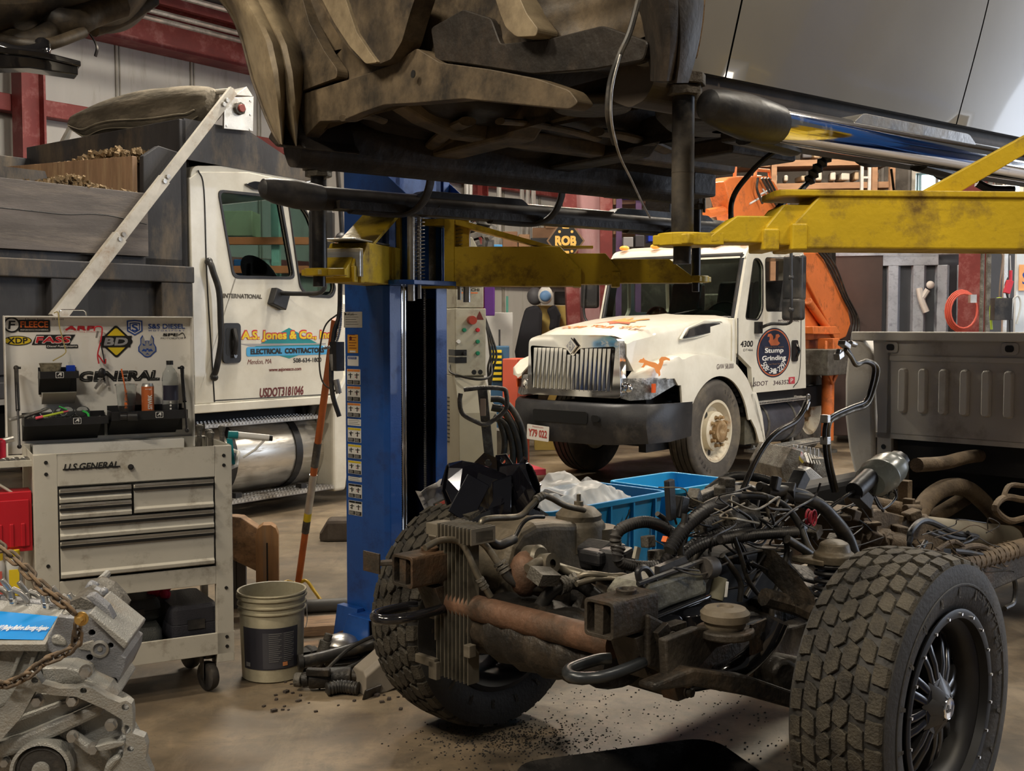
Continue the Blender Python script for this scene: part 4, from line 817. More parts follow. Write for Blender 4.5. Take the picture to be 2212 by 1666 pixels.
b.shape([(-.56*q,.06*q),(-.50*q,.15*q),(-.42*q,.17*q),(-.38*q,.22*q),(-.34*q,.16*q),(-.18*q,.12*q),(.06*q,.10*q),(.16*q,.05*q),(.20*q,.12*q),(.19*q,.22*q),(.27*q,.31*q),(.42*q,.33*q),(.58*q,.29*q),(.60*q,.22*q),(.46*q,.23*q),(.36*q,.19*q),(.34*q,.08*q),(.29*q,-.06*q),(.24*q,-.14*q),(.27*q,-.28*q),(.21*q,-.34*q),(.19*q,-.26*q),(.10*q,-.22*q),(.04*q,-.08*q),(-.14*q,-.04*q),(-.28*q,-.0*q),(-.36*q,-.10*q),(-.46*q,-.10*q),(-.40*q,-.04*q),(-.36*q,.05*q),(-.48*q,.04*q)],k@MX.Diagonal((1,.62,1,1)),0); b.build('squirrel_decal',flat('squirrel2',(.75,.27,.07)),tk)
# hood decal lies on the sloping hood
HZ=[(-1.0,1.41),(-.93,1.47),(-.6,1.54),(0,1.60),(.63,1.64)]
def drape(b):
    for v in b.v:
        c=(lerp_tab([(-1,-.33),(.63,-.23)],v.x)); base=lerp_tab(HZ,v.x); v.z=base+.004+.012*max(0,1-abs(v.y-c)/.12)+ (v.z-1.5)*.02*0
b=MB(); k=frame((-.42,-.40,1.5),(0.0,-1,0),(1,0,0)); squirrel(b,k@T(.0,.12,.0)@MX.Diagonal((1.1,1.3,1,1)),.28,0); b.shape([(-.2,-.18),(-.1,-.03),(.12,-.03),(.22,-.2),(.06,-.13),(.0,-.21),(-.05,-.13)],k@MX.Diagonal((1,1,1,1)),1,.001)
for tx,x in(('DUMP',-.38),('YOUR',0),('STUMP',.40)): b.bold(tx,.26,.09,k@T(x*.85,-.32,-.0),0,0,.004)
drape(b); b.build('hood_decal',[flat('hood_orange',(.75,.27,.07)),flat('stump_brown',(.35,.08,.03))],tk)
for i,y in enumerate((-.62,-.42,-.28,.1,.5,-.95)):
    b=MB(); b.ball((.94,y,2.375),.055,8,0,(1,1,.5)); b.build('marker_lamp',flat('amber2',(.9,.33,.05),.3,emit=.4) if i==0 else bpy.data.materials['amber2'],tk)
# mirrors
def hp(px,py,y): return hit(tk,1,y,px,py)
Mx=YN-.30
b=MB(); a0=hp(1697,560,Mx); a1_=hp(1735,640,Mx); b.box(((a0.x+a1_.x)/2,Mx,(a0.z+a1_.z)/2),(.10,.24,.46),(0,0,-12)); c0=hp(1695,650,Mx); c1=hp(1732,687,Mx); b.box(((c0.x+c1.x)/2,Mx,(c0.z+c1.z)/2),(.10,.24,.22),(0,0,-12)); b.build('mirror_head',m_black,tk,bevel=.03,seg=3)
b=MB(); p=[hp(1636,712,YN-.01),hp(1665,700,YN-.15),hp(1705,698,Mx),hp(1709,670,Mx-.1),hp(1709,545,Mx-.1)]; b.tube(p,.016,8); b.ball(p[-2],.03,8).ball(hp(1709,600,Mx-.1),.03,8); b.box(hp(1638,708,YN-.02),(.1,.05,.12)); b.tube([hp(1709,545,Mx-.1),hp(1700,538,YN-.1),hp(1655,535,YN)],.014,8); b.build('mirror_arm',m_black,tk)
b=MB(); yl=YF+.22; b.tube([(.8,YF,2.2),(.75,yl,2.2),(.72,yl+.02,2.1),(.7,yl+.02,1.62),(.7,YF,1.52)],.014,8); b.build('mirror_arm',m_black,tk); b=MB(); b.box((.8,yl+.02,1.9),(.1,.2,.36),(0,0,20)); b.build('mirror_head',m_black,tk,bevel=.03)
# steps, tank
b=MB(); tread(b,1.15,2.35,YN+.02,YN+.22,.74); tread(b,1.15,2.75,YN-.02,YN+.18,.24); b.bb(1.3,1.34,YN+.15,YN+.18,.24,.74).bb(2.2,2.24,YN+.15,YN+.18,.24,.74); b.build('step',[m_alu,t_black],tk)
b=MB(); b.lathe([(1e-4,0),(.2,0),(.235,.03),(.235,1.07),(.2,1.1),(1e-4,1.1)],32,0,T(1.2,YN+.27,.485)@rot(0,90,0)); b.build('fuel_tank',M('dark_tank',(.09,.095,.12),.35,.5,dirt=(.05,.045,.04),damt=.4),tk)
b=MB(); 
for x in(1.42,2.05): b.lathe([(.237,-.02),(.243,-.02),(.243,.02),(.237,.02)],32,0,T(x,YN+.27,.485)@rot(0,90,0))
b.build('tank_strap',m_castd,tk)
# orange hard hat on the dash
g=tk_hat=thing('hard_hat','orange hard hat lying on the truck dashboard','hard hat',tuple(FR[tk.name].inverted()@V((.86,.02,1.565))),R(20))
b=MB(); b.lathe([(.15,.0),(.125,.012),(.12,.03),(.115,.09),(.08,.145),(.03,.165),(1e-4,.168)],28); b.build('shell',flat('helmet_orange',(.85,.17,.03),.3),g); b=MB(); b.cyl((-.1,-.09,.04),(-.1,-.14,.04),.035,14).cyl((-.1,.09,.04),(-.1,.14,.04),.035,14); b.build('ear_muff',m_black,g)
b=MB(); b.tube([(0,0,0),(.02,-.2,.03),(.0,-.42,.05),(-.03,-.5,.0)],.02,6); o=b.build('work_gloves',flat('pale_teal',(.2,.42,.42),.8),None); o.matrix_world=FR[tk.name].inverted()@T(.85,.40,1.60); tag(o,'pale teal cloth lying beside the hard hat behind the windshield','cloth')
b=MB()
for i in range(9): b.ball((rs.uniform(-.06,.06),rs.uniform(-.12,.12),rs.uniform(0,.03)),.022,6)
o=b.build('yellow_gloves',flat('hi_vis',(.45,.5,.12),.8),None); o.matrix_world=FR[tk.name].inverted()@T(.80,-.83,1.575); tag(o,'yellow-green gloves on the dashboard by the steering wheel','gloves')
# crane
YK=-.62; kr=bpy.data.objects.new('loader_crane',None); COL.objects.link(kr); kr.parent=tk
K=lambda pts,y=YK:tr(tk,1,y,pts)
b=MB(); b.prism(K([(1735,545),(1772,545),(1806,615),(1832,665),(1838,700),(1828,728),(1806,738),(1790,700),(1745,610)]),'xz',YK-.0,YK+.26); b.build('lower_boom',m_org,kr,bevel=.015)
b=MB(); b.prism(K([(1568,392),(1580,383),(1598,380),(1660,380),(1676,392),(1778,560),(1735,560),(1690,500),(1600,500),(1578,430)]),'xz',YK+.02,YK+.24); b.build('upper_boom',m_org,kr,bevel=.015)
b=MB(); b.tube([ (p[0],YK+.05,p[1]) for p in K([(1596,382),(1598,352),(1602,352)])],.02,8,cur=False); b.tube([(p[0],YK+.05,p[1]) for p in K([(1640,380),(1642,366),(1670,368),(1672,385)])],.02,8,cur=False); b.tube([(p[0],YK+.12,p[1]) for p in K([(1548,460),(1600,450),(1640,440),(1650,430)])],.05,8); b.build('guard_rail',m_org,kr)
b=MB(); m1=K([(1640,432),(1654,424)]); 
for (a,c) in(((1622,440),(1648,425)),((1645,420),(1668,408)),((1650,408),(1662,425)),((1680,455),(1690,470))):
    (x0,z0),(x1,z1)=K([a,c]); b.tube([(x0,YK+.012,z0),(x1,YK+.012,z1)],.012,4,cur=False)
b.build('chalk_mark',t_white,kr)
b=MB()
for d in(0,7,14): b.tube([(p[0],YK-.03,p[1]) for p in K([(1640+d,385),(1690+d,470),(1776+d,560),(1815+d*.7,640),(1838+d*.8,690),(1832+d,735)])],.014,6)
b.tube([(p[0],YK-.04,p[1]) for p in K([(1630,385),(1628,410),(1640,440)])],.014,6); b.build('crane_hose',m_hose,kr)
b=MB(); b.prism(K([(1742,600),(1765,625),(1800,700),(1805,735),(1742,735)]),'xz',YK+.05,YK+.3).prism(K([(1740,705),(1790,705),(1800,722),(1740,722)]),'xz',YK-.1,YK+.1); b.prism(K([(1742,720),(1812,720),(1812,790),(1742,800)]),'xz',YK+.1,YK+.4); b.tube([(p[0],YK,p[1]) for p in K([(1745,650),(1790,715)])],.05,12,cur=False); b.build('crane_base',m_org,kr,bevel=.01)
b=MB(); (xo,zo),=K([(1790,740)],YK-.12); b.cyl((xo,YK-.12,.14),(xo,YK-.12,zo),.075,20); b.bb(xo-.09,xo+.09,YK-.22,YK-.02,zo-.3,zo+.05)
for s_ in(-.11,.11,.15): b.tube([(xo+s_*1.6-.08,YK-.2,zo+.02),(xo+s_*1.6-.1,YK-.22,zo-.25),(xo-.05,YK-.2,zo-.5)],.018,8)
b.build('outrigger',m_org,kr,bevel=.006); b=MB(); b.cyl((xo,YK-.12,.0),(xo,YK-.12,.15),.045,16).cyl((xo,YK-.12,.0),(xo,YK-.12,.03),.12,20); b.build('outrigger_foot',m_castd,kr)
b=MB(); b.bb(2.45,3.0,YF-1.2,YF-.2,.8,1.4).bb(2.3,2.4,YN+.2,YF-.2,.9,1.9); b.build('crane_plinth',m_castd,kr,bevel=.02)
b=MB(); b.bb(2.9,3.9,YN+.05,YF,.95,1.25); b.build('deck',m_castd,tk,bevel=.01)
b=MB(); plate(b,tr(tk,1,-.1,[(1528,387),(1574,385),(1574,470),(1568,478),(1540,478),(1530,470)]),[],'xz',-.15,-.05); b.build('stop_panel',M('panel_grey',(.18,.16,.14),.5),kr,bevel=.01)
# ================= dump truck =================
dt=thing('dump_truck','white-cabbed dump truck with grey loaded body and folded tarp arm','truck',(-2.37,8.4,0),R(52.3))
DW=2.15
D=lambda pts,y=0:tr(dt,1,y,pts)
outer=[(-.04,.93),(-.06,2.62),(.02,2.68),(.5,2.73),(1.0,2.70),(1.12,2.62),(1.5,1.82),(1.5,.93)]
wn=roundp(D([(480,420),(605,433),(628,600),(512,595)]),.06); vw=roundp(D([(628,437),(645,437),(700,560),(722,625),(720,650),(690,668),(668,650)],0),.06)
wn=roundp([(.215,2.545),(.80,2.55),(.94,1.925),(.345,1.915)],.05); vw=roundp([(.90,2.53),(.98,2.55),(1.10,2.45),(1.40,1.86),(1.36,1.78),(1.10,1.79),(1.02,1.85)],.06)
for y0,y1 in((0,.05),(DW-.05,DW)):
    b=MB(); plate(b,outer,[wn,vw],'xz',y0,y1); b.build('side_panel',m_white,dt,bevel=.008)
b=MB(); b.prism(roundp([(-.05,2.6),(-.02,2.72),(.5,2.78),(1.0,2.74),(1.15,2.62),(1.1,2.6)],.05,3),'xz',.01,DW-.01); b.build('roof',m_white,dt,bevel=.03,seg=3)
b=MB(); b.bb(-.05,0,.05,DW-.05,.95,1.9).bb(-.05,0,.05,.5,1.9,2.6).bb(-.05,0,DW-.5,DW-.05,1.9,2.6); b.bb(1.44,1.5,.05,DW-.05,.95,1.82); b.build('rear_wall',m_white,dt)
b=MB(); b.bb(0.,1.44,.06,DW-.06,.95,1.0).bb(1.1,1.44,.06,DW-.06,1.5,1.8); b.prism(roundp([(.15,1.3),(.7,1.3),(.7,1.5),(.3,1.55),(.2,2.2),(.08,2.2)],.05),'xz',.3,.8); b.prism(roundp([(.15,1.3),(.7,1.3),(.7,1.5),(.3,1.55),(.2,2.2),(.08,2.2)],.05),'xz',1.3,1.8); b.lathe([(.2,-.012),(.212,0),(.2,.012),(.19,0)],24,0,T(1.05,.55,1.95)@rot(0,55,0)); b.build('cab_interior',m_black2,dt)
m_glassd=M('tinted_glass',(.48,.62,.58),.02,0,trans=1,var=0,ior=1.3)
for pts in(wn,vw): b=MB(); plate(b,pts,[],'xz',.02,.026); b.build('door_glass',m_glassd,dt)
for pts in(wn,vw): b=MB(); plate(b,pts,[],'xz',DW-.026,DW-.02); b.build('door_glass',m_glassd,dt)
b=MB(); b.add([(1.13,.06,2.6),(1.13,DW-.06,2.6),(1.5,DW-.06,1.83),(1.5,.06,1.83)],[(0,1,2,3)]); b.build('windshield',m_glassd,dt,solid=.006)
b=MB(); ring(b,wn,.028,'xz',-.008,.02); ring(b,vw,.026,'xz',-.008,.02); b.build('window_seal',m_black,dt,bevel=.004)
b=MB(); b.tube([(.02,-.001,2.69),(.07,-.001,2.55),(.085,-.001,1.9),(.125,-.001,1.2),(.14,-.001,.94)],.006,6); b.tube([(.14,-.001,.95),(1.5,-.001,.94)],.004,6); b.build('door_seam',t_black,dt)
b=MB(); b.bb(-.06,1.52,-.015,.05,.86,.93); b.build('sill',m_white,dt,bevel=.008)
b=MB(); b.tube([(.085,-.01,2.01),(.085,-.05,1.99),(.10,-.06,1.93),(.145,-.07,1.78),(.155,-.07,1.55),(.155,-.07,1.4),(.125,-.05,1.2),(.12,-.01,1.13)],.024,10); b.ball((.085,-.03,2.01),.03,8).ball((.12,-.03,1.13),.03,8); b.build('grab_handle',m_black,dt)
b=MB(); b.shape(rrect(.17,.31,.03),side(.30,0,1.39),0,0,.02); b.shape(rrect(.12,.22,.03),side(.30,-.021,1.40),1,0,.001); b.tube([(.31,-.03,1.5),(.31,-.055,1.4),(.31,-.035,1.3)],.018,8); b.cyl((.31,-.02,1.29),(.31,-.05,1.29),.016,12,2); b.build('door_handle',[m_black,t_black,m_chrome],dt)
def dk(name,x,z,mats,fn,th=0): b=MB(); fn(b,side(x,-.002,z,th)); return b.build(name,mats,dt)
def dz(px,py): p=hit(dt,1,0,px,py); return p.x,p.z
x,z=dz(522,640); dk('lettering',x+.01,z,[m_castd],lambda b,m:b.bold('INTERNATIONAL',.38,.036,m,0,.1,.002))
def jones(b,m):
    b.shape([(-.38,-.07),(0,.09),(.38,-.07),(0,-.16)],m@T(.05,.01,0),0); b.shape(rrect(.86,.075,.02),m@T(.04,-.088,.0005),1); b.shape([(-.45,-.024),(-.35,-.045),(.45,-.04),(.45,-.03),(-.35,-.025)],m@T(0,0,.001),2)
    b.bold('A.S. Jones & Co., Inc.',.98,.10,m@T(.05,.035,.0015),3,.05,.007); b.bold('A.S. Jones & Co., Inc.',.97,.085,m@T(.05,.032,.0025),4,.05,.003); b.bold('ELECTRICAL  CONTRACTORS',.78,.045,m@T(.04,-.088,.0025),5,0,.003)
x,z=dz(610,735); dk('door_decal',x+.02,z-.0,[t_teal,t_sky,t_grey,t_red,t_yel,t_black],jones)
dk('lettering',*dz(561,782),[t_brown],lambda b,m:b.text('Mendon, MA',.24,.045,m,0,.25)); dk('lettering',*dz(664,778),[t_black],lambda b,m:b.bold('508-634-1800',.31,.037,m,0,0,.001)); dk('lettering',*dz(616,799),[t_brown],lambda b,m:b.bold('www.asjonesco.com',.34,.036,m,0,.05,.001)); dk('lettering',*dz(609,846),[flat('maroon',(.13,.02,.02))],lambda b,m:b.bold('USDOT3181046',.46,.075,m,0,.12,.002))
b=MB(); b.tube([(.75,-.02,1.79),(.80,-.2,1.78),(.86,-.42,1.79),(.88,-.45,1.9),(.88,-.45,2.05)],.02,8); b.box((.76,-.03,1.74),(.15,.08,.14),(0,20,0)); b.build('mirror_arm',m_black,dt,bevel=.01)
b=MB(); b.box((.93,-.36,2.2),(.12,.2,.5),(0,0,40)); b.build('mirror_head',m_black,dt,bevel=.03)
b=MB(); b.prism(roundp(D([(525,398),(545,392),(635,402),(650,410),(640,416),(545,410)]),.02),'xz',-.03,.0); b.tube([(1.0,-.03,2.67),(1.2,-.1,2.72)],.03,8); b.build('roof_deflector',m_gloss,dt,bevel=.008)
b=MB(); b.tube([(1.3,-.15,2.9),(1.35,-.15,2.3),(1.36,-.15,1.9)],.02,8).ball((1.35,-.15,2.25),.06,8); b.build('antenna_post',m_black,dt)
# hood & front axle
b=MB(); b.loft([[(x,y0,z0),(x,y0,z1-.1),(x,y0+.15,z1),(x,DW-y0-.15,z1),(x,DW-y0,z1-.1),(x,DW-y0,z0)] for x,y0,z0,z1 in((1.5,.05,1.0,1.82),(2.2,.12,1.0,1.75),(2.95,.2,.9,1.6))]); b.build('hood',m_white,dt)
b=MB(); b.prism([(1.36,.9),(1.5,1.1),(2.0,1.4),(2.5,1.4),(2.95,1.05),(2.95,.8),(2.75,.8),(2.5,1.1),(2.0,1.1),(1.62,.8),(1.5,.1),(1.36,.1)],'xz',-.02,.22); b.build('fender',m_white,dt,bevel=.03,seg=3)
b=MB(); b.bb(2.9,3.05,-.05,DW+.05,.5,.85); b.build('bumper',m_black,dt,bevel=.02)
for x in(2.2,-3.1):
    road_wheel(dt,x,0,.28,.505,front=x>0); road_wheel(dt,x,DW,DW-.28,.505,sgn=1,front=x>0)
b=MB(); b.bb(-4.6,2.9,.65,.75,.6,.9).bb(-4.6,2.9,1.4,1.5,.6,.9).bb(-.05,1.45,.25,1.9,.7,.9).bb(-.05,1.4,.4,.45,.3,.86); b.build('chassis_frame',m_black2,dt)
# fuel tank and steps
b=MB(); b.lathe([(1e-4,0),(.29,0),(.315,.03),(.315,1.5),(.29,1.53),(1e-4,1.53)],40,0,T(.06,.42,.46)@rot(0,90,0)); b.build('fuel_tank',M('polished_tank',(.66,.63,.57),.3,.85,var=.08,scale=2,stretch=(1,6,6),dirt=(.35,.3,.24),damt=.3,dscale=3),dt)
for x in(.40,1.08): b=MB(); b.lathe([(.317,-.035),(.327,-.035),(.327,.035),(.317,.035)],40,0,T(x,.42,.46)@rot(0,90,0)); b.bb(x-.03,x+.03,.05,.12,.12,.2); b.build('tank_strap',m_black,dt)
b=MB(); tread(b,.05,1.25,.0,.3,.77); tread(b,.05,1.35,-.02,.25,.16); b.build('step',[m_steel,m_alu],dt)
b=MB(); b.cyl((1.25,.15,.78),(1.25,.12,.86),.04,16); b.build('filler_cap',m_castd,dt)
# dump body
m_body=M('body_grey',(.045,.045,.05),.6,.2,var=.3,scale=3,stretch=(1,1,.4),dirt=(.16,.125,.085),damt=.3,dscale=2.5,bump=.1)
m_board=M('weathered_board',(.14,.125,.12),.75,0,var=.25,scale=3,stretch=(.6,5,5),dirt=(.22,.19,.165),damt=.35,dscale=2,bump=.2)
m_brd2=M('brown_board',(.33,.21,.13),.75,0,var=.2,scale=3,stretch=(6,6,.8),dirt=(.45,.33,.2),damt=.3,dscale=2,bump=.2)
BX0=-4.4
b=MB(); b.bb(BX0,-.08,.0,.06,1.2,2.02).bb(BX0,-.08,DW-.06,DW,1.2,2.3).bb(BX0,-.08,.02,DW,1.05,1.2).bb(BX0,-.09,-.09,.02,1.84,1.96)
for x in(-.20,-1.05,-1.9,-2.75): b.bb(x-.17,x+.1,-.08,.0,1.1,1.84)
b.bb(BX0,-.08,-.06,.0,1.05,1.16); b.build('body_side',m_body,dt,bevel=.008)
b=MB(); b.prism([(-.45,1.96),(-.08,1.96),(-.08,3.05),(-.12,3.05),(-.12,2.80),(-.32,2.83),(-.45,2.74)],'xz',0,.05); b.bb(-.14,-.08,.0,DW,1.2,3.05).bb(-.45,-.08,DW-.05,DW,1.9,2.95); b.build('bulkhead',m_body,dt,bevel=.006)
b=MB(); b.prism([(-.1,2.76),(-.1,3.06),(.5,3.05),(1.0,2.85),(1.25,2.72)],'xz',.0,.02); b.bb(-.1,.5,.02,DW,3.03,3.05); b.add([(.5,.02,3.05),(.5,DW,3.05),(1.2,DW,2.78),(1.2,.02,2.78)],[(0,1,2,3)]); b.build('cab_guard',m_body,dt)
b=MB(); b.bb(BX0,-.45,-.045,.0,2.02,2.47); b.tube([(-3,-.046,2.3),(-1.4,-.046,2.275),(-1.1,-.046,2.27),(-.8,-.046,2.29),(-.46,-.046,2.25)],.004,5,1); b.build('side_board',[m_board,t_black],dt,bevel=.006)
b=MB(); b.prism([(.06,1.9),(DW-.06,1.9),(DW-.06,2.83),(.06,2.74)],'yz',-.50,-.46); b.bb(-.505,-.5,.1,DW-.1,2.28,2.29,1); b.build('front_board',[m_brd2,t_black],dt,bevel=.004)
b=MB(); b.bb(-4.0,-.5,DW-.1,DW-.05,2.3,2.62); b.prism([(-1.6,2.4),(-1.15,2.4),(-1.2,2.55),(-1.55,2.55)],'xz',.0,.05); b.build('far_board',m_body,dt)
# load of dirt
b=MB(); N=34; rr=random.Random(2); vs=[];fs=[]
import mathutils.noise as mn
for i in range(N+1):
    for j in range(N+1):
        x=-4.2+3.7*i/N; y=.03+(DW-.12)*j/N; z=2.0+.36*math.exp(-((x+.6)**2*1.1))+.22*mn.noise(V((x*2,y*2,0)))+.08*mn.noise(V((x*9,y*9,1)))+.25*math.exp(-((y-1.6)**2+(x+.7)**2)*3); z+=.42*math.exp(-((y-.35)**2*14+(x+.55)**2*9))*0
        vs.append((x,y,z))
for i in range(N):
    for j in range(N): a=i*(N+1)+j; fs.append((a,a+1,a+N+2,a+N+1))
b.add(vs,fs,0,True)
def chip(c,s): b.box(c,(s*rr.uniform(.8,1.6),s*rr.uniform(.8,1.6),s*rr.uniform(.4,1)),(rr.uniform(0,90),rr.uniform(0,90),rr.uniform(0,90)))
for i in range(700): u=abs(rr.gauss(0,.35)); chip((-.5-u,rr.uniform(.1,1.95),2.44+rr.uniform(-.1,.02)+.0*u),rr.uniform(.012,.035))
for i in range(260): x=rr.gauss(-1.0,.16); chip((x,rr.uniform(-.03,.06),2.475+rr.uniform(-.01,.07)*math.exp(-((x+1.0)/.16)**2)),rr.uniform(.01,.03))
for i in range(420): y=rr.uniform(.25,1.5); h=.07*math.exp(-((y-.5)/.3)**2); chip((-.42+rr.uniform(-.05,.3),y,2.78+rr.uniform(-.03,h)),rr.uniform(.012,.04))
o=b.build('dirt_load',M('dry_dirt',(.22,.155,.085),.95,0,var=.3,scale=14,bump=1,bscale=60),None); o.matrix_world=FR[dt.name].inverted(); tag(o,'dry brown dirt and bark heaped in the dump truck body','dirt',kind='stuff')
# tarp system
b=MB(); A=hit(dt,1,-.1,503,196); B_=hit(dt,1,-.1,120,690); d=(B_-A); q=A+d*.42; q2=A+d*.67
def flatbar(b,p,q,w,t,m=0): mx=frame(p.lerp(q,.5),q-p,(0,1,0)); b.bb(-(q-p).length/2,(q-p).length/2,-t/2,t/2,-w/2,w/2,m,mx)
flatbar(b,A,q+d*.02,.075,.03); flatbar(b,q,q2+d*.02,.085,.04); flatbar(b,q2,B_,.10,.05); 
for t in(.05,.07,.41,.43,.66,.68): c=A+d*t; b.cyl(c-V((0,.035,0)),c-V((0,.0,0)),.017,8,1)
b.tube([A,A+V((0,.3,.02)),A+V((0,1.0,.05))],.022,8,0)
Af=A+V((0,2.25,0)); b.tube([A+V((0,1.6,.05)),Af+V((0,-.1,.02)),Af+V((-.02,.0,-.08)),Af+V((-.25,.0,-.5))],.03,8,0); b.build('tarp_arm',[M('worn_white_bar',(.55,.52,.46),.5,.1,dirt=(.3,.2,.12),damt=.22,dscale=5),m_steel],dt,bevel=.003)
b=MB(); secs=[]
for i in range(24):
    t=i/23; y=.16+t*2.0; en_=min(1,(1-t)*5)*min(1,.55+t*6); w=(.12+.12*en_); h=.10+.26*en_*(1-.12*math.cos(t*9))
    top=A.z+.04+.10*math.sin(PI*min(1,t*1.0))**.8; s_=[]
    for k in range(16):
        a=2*PI*k/16; wob=1+.07*mn.noise(V((t*5,k*.8,0))); px_=math.cos(a); pz_=math.sin(a)
        s_.append((A.x-.04+w*.5*px_*wob*(1.25 if pz_<-.3 else 1),A.y+y,top-h*.5+h*.5*pz_*wob))
    secs.append(s_)
b.loft(secs,0,True,True); m_tarp=M('dusty_tarp',(.115,.098,.072),.85,0,var=.25,scale=5,stretch=(3,.6,3),dirt=(.24,.205,.155),damt=.36,dscale=4,bump=.6,bscale=9); b.build('tarp_roll',m_tarp,dt,sub=1)
for k_ in(9,10,11):
    b=MB(); b.tube([V(q[k_])+V((-.006,0,0)) for q in secs[1:-1]],.004,5); b.build('tarp_seam',M('seam_thread',(.34,.30,.22),.8) if k_==9 else bpy.data.materials['seam_thread'],dt)
b=MB(); C0=D([(482,210),(540,190),(548,205),(545,285),(482,278)],-.05); b.prism(D([(483,212),(546,209),(545,284),(482,278)],-.05),'xz',-.06,-.04,0).prism(D([(510,205),(533,187),(546,208)],-.05),'xz',-.05,.12,0)
c=hit(dt,1,-.06,515,235); b.cyl((c.x,-.09,c.z),(c.x,-.06,c.z),.05,8,1).cyl((c.x,-.11,c.z),(c.x,-.09,c.z),.03,14,2)
for px,py in((490,272),(540,280),(541,218),(541,248)): h=hit(dt,1,-.06,px,py); b.cyl((h.x,-.065,h.z),(h.x,-.06,h.z),.011,8)
b.build('tarp_motor_bracket',[m_alu,m_castd,flat('motor_red',(.25,.05,.04))],dt,bevel=.002)
# ================= bare pickup chassis =================
ch=thing('pickup_chassis','bare pickup truck chassis on off-road wheels with its cab removed','truck chassis',(.49,3.84,0),R(45.2))
def H(px,py,y): return hit(ch,1,y,px,py)
def HX(px,py,x): return hit(ch,0,x,px,py)
def path(*p): return [H(*q) for q in p]
def off_wheel(root,x,y,sgn,steer=0,Rt=.437,W=.285,detail=True):
    e=bpy.data.objects.new('wheel',None); COL.objects.link(e); e.parent=root; e.location=(x,y,Rt); e.rotation_euler=(0,0,R(steer))
    k=rot(90 if sgn<0 else -90,0,0); h=W/2; rb=.268
    b=MB(); b.lathe([(rb,-h*.82),(rb+.02,-h*.9),(rb+.06,-h*1.0),(Rt*.86,-h*1.02),(Rt*.94,-h*.97),(Rt-.03,-h*.9),(Rt-.016,-h*.75),(Rt-.013,-h*.3),(Rt-.013,h*.3),(Rt-.016,h*.75),(Rt-.03,h*.9),(Rt*.94,h*.97),(Rt*.86,h*1.02),(rb+.06,h*1.0),(rb+.035,h*.95),(rb+.03,h*.93),(rb+.02,h*.9),(rb,h*.82)],80,0,k,cap=False)
    b.lathe([(Rt*.80,h*1.015),(Rt*.805,h*1.035),(Rt*.815,h*1.035),(Rt*.82,h*1.02)],80,0,k,cap=False); b.build('tyre',m_tyre,e)
    def S(s,yy,r): a=s/Rt; return k@V((r*math.cos(a),r*math.sin(a),yy))
    b=MB(); N=36; P=2*PI*Rt/N; d=.0455
    def block(poly,top=Rt,g=.0035):
        cx=sum(p[0] for p in poly)/len(poly); cy=sum(p[1] for p in poly)/len(poly); n=len(poly)
        prof=lambda yy: -.010*(abs(yy)/.12)**2.5
        def ins(p,g): v=V((cx-p[0],cy-p[1])); return (p[0]+v.x/v.length*g,p[1]+v.y/v.length*g)
        Q=[ins(p,g*.6) for p in poly]; U=[ins(p,g) for p in poly]; W_=[ins(p,g+.0016) for p in poly]
        lo=[S(p[0],p[1],Rt-.016+prof(p[1])) for p in Q]; mi=[S(p[0],p[1],top-.0016+prof(p[1])) for p in U]; hi=[S(p[0],p[1],top+prof(p[1])) for p in W_]
        b.add(lo+mi+hi,[tuple(range(2*n,3*n))]+[(i,(i+1)%n,n+(i+1)%n,n+i) for i in range(n)]+[(n+i,n+(i+1)%n,2*n+(i+1)%n,2*n+i) for i in range(n)],0)
    rr=random.Random(11)
    for i in range(N):
        for j,yy in enumerate((-1.5*d,-.5*d,.5*d,1.5*d)):
            s=P*i+(P/2 if j%2 else 0)+yy*.3; q=P*.5; c=P*.22; sk=.004*(1 if j%2 else -1)
            # long slanted hexagon cut in two by a kinked sipe
            m0=(0-.004,-d*.5); m1=(.004,d*.5); mm=(.006*(1 if j%2 else -1),0)
            hexl=[(-q-c*.35,sk),(-q+c,-d*.5),m0,(mm[0],-.004),(mm[0]-.006,.006),m1,(-q+c*.5,d*.5)]
            hexr=[(q+c*.35,-sk),(q-c,d*.5),m1,(mm[0]-.006,.006),(mm[0],-.004),m0,(q-c*.5,-d*.5)]
            if j in(0,3): block([(s-q*.96,yy-d*.46),(s+q*.5,yy-d*.5),(s+q*.9,yy),(s+q*.9,yy+d*.5),(s-q*.5,yy+d*.46),(s-q*.9,yy)])
            else:
                block([(s+p[0],yy+p[1]) for p in [(-q-c*.3,sk),(-q+c,-d*.5),(q-c*.6,-d*.5),(q+c*.3,-sk),(q-c,d*.5),(-q+c*.6,d*.5)]])
        for sg in(-1,1):
            s=P*i+(P/2 if sg>0 else 0); y0=sg*.094; y1=sg*.128; a=P*.42
            lo=[S(s-a,y0,Rt-.026),S(s+a*.8,y0,Rt-.026),S(s+a,y1,Rt-.04),S(s-a*.8,y1,Rt-.04),S(s+a*.8,sg*.139,Rt-.07),S(s-a*.5,sg*.139,Rt-.07)]
            hi=[S(s-a*.92,y0,Rt-.006),S(s+a*.78,y0,Rt-.006),S(s+a*.95,y1,Rt-.014),S(s-a*.74,y1,Rt-.014),S(s+a*.72,sg*.1425,Rt-.055),S(s-a*.45,sg*.1425,Rt-.055)]
            b.add(lo+hi,[(6,7,8,9),(9,8,10,11),(0,1,7,6),(1,2,8,7),(3,0,6,9),(2,4,10,8),(5,3,9,11),(4,5,11,10)],0)
            if i%2==0: b.add([S(s-a*.3,sg*.1435,Rt-.075),S(s+a*.5,sg*.1435,Rt-.075),S(s+a*.5,sg*.1465,Rt-.12),S(s+a*.1,sg*.1465,Rt-.12)],[(0,1,2,3)],0)
    b.build('tread',m_tread,e)
    b=MB()
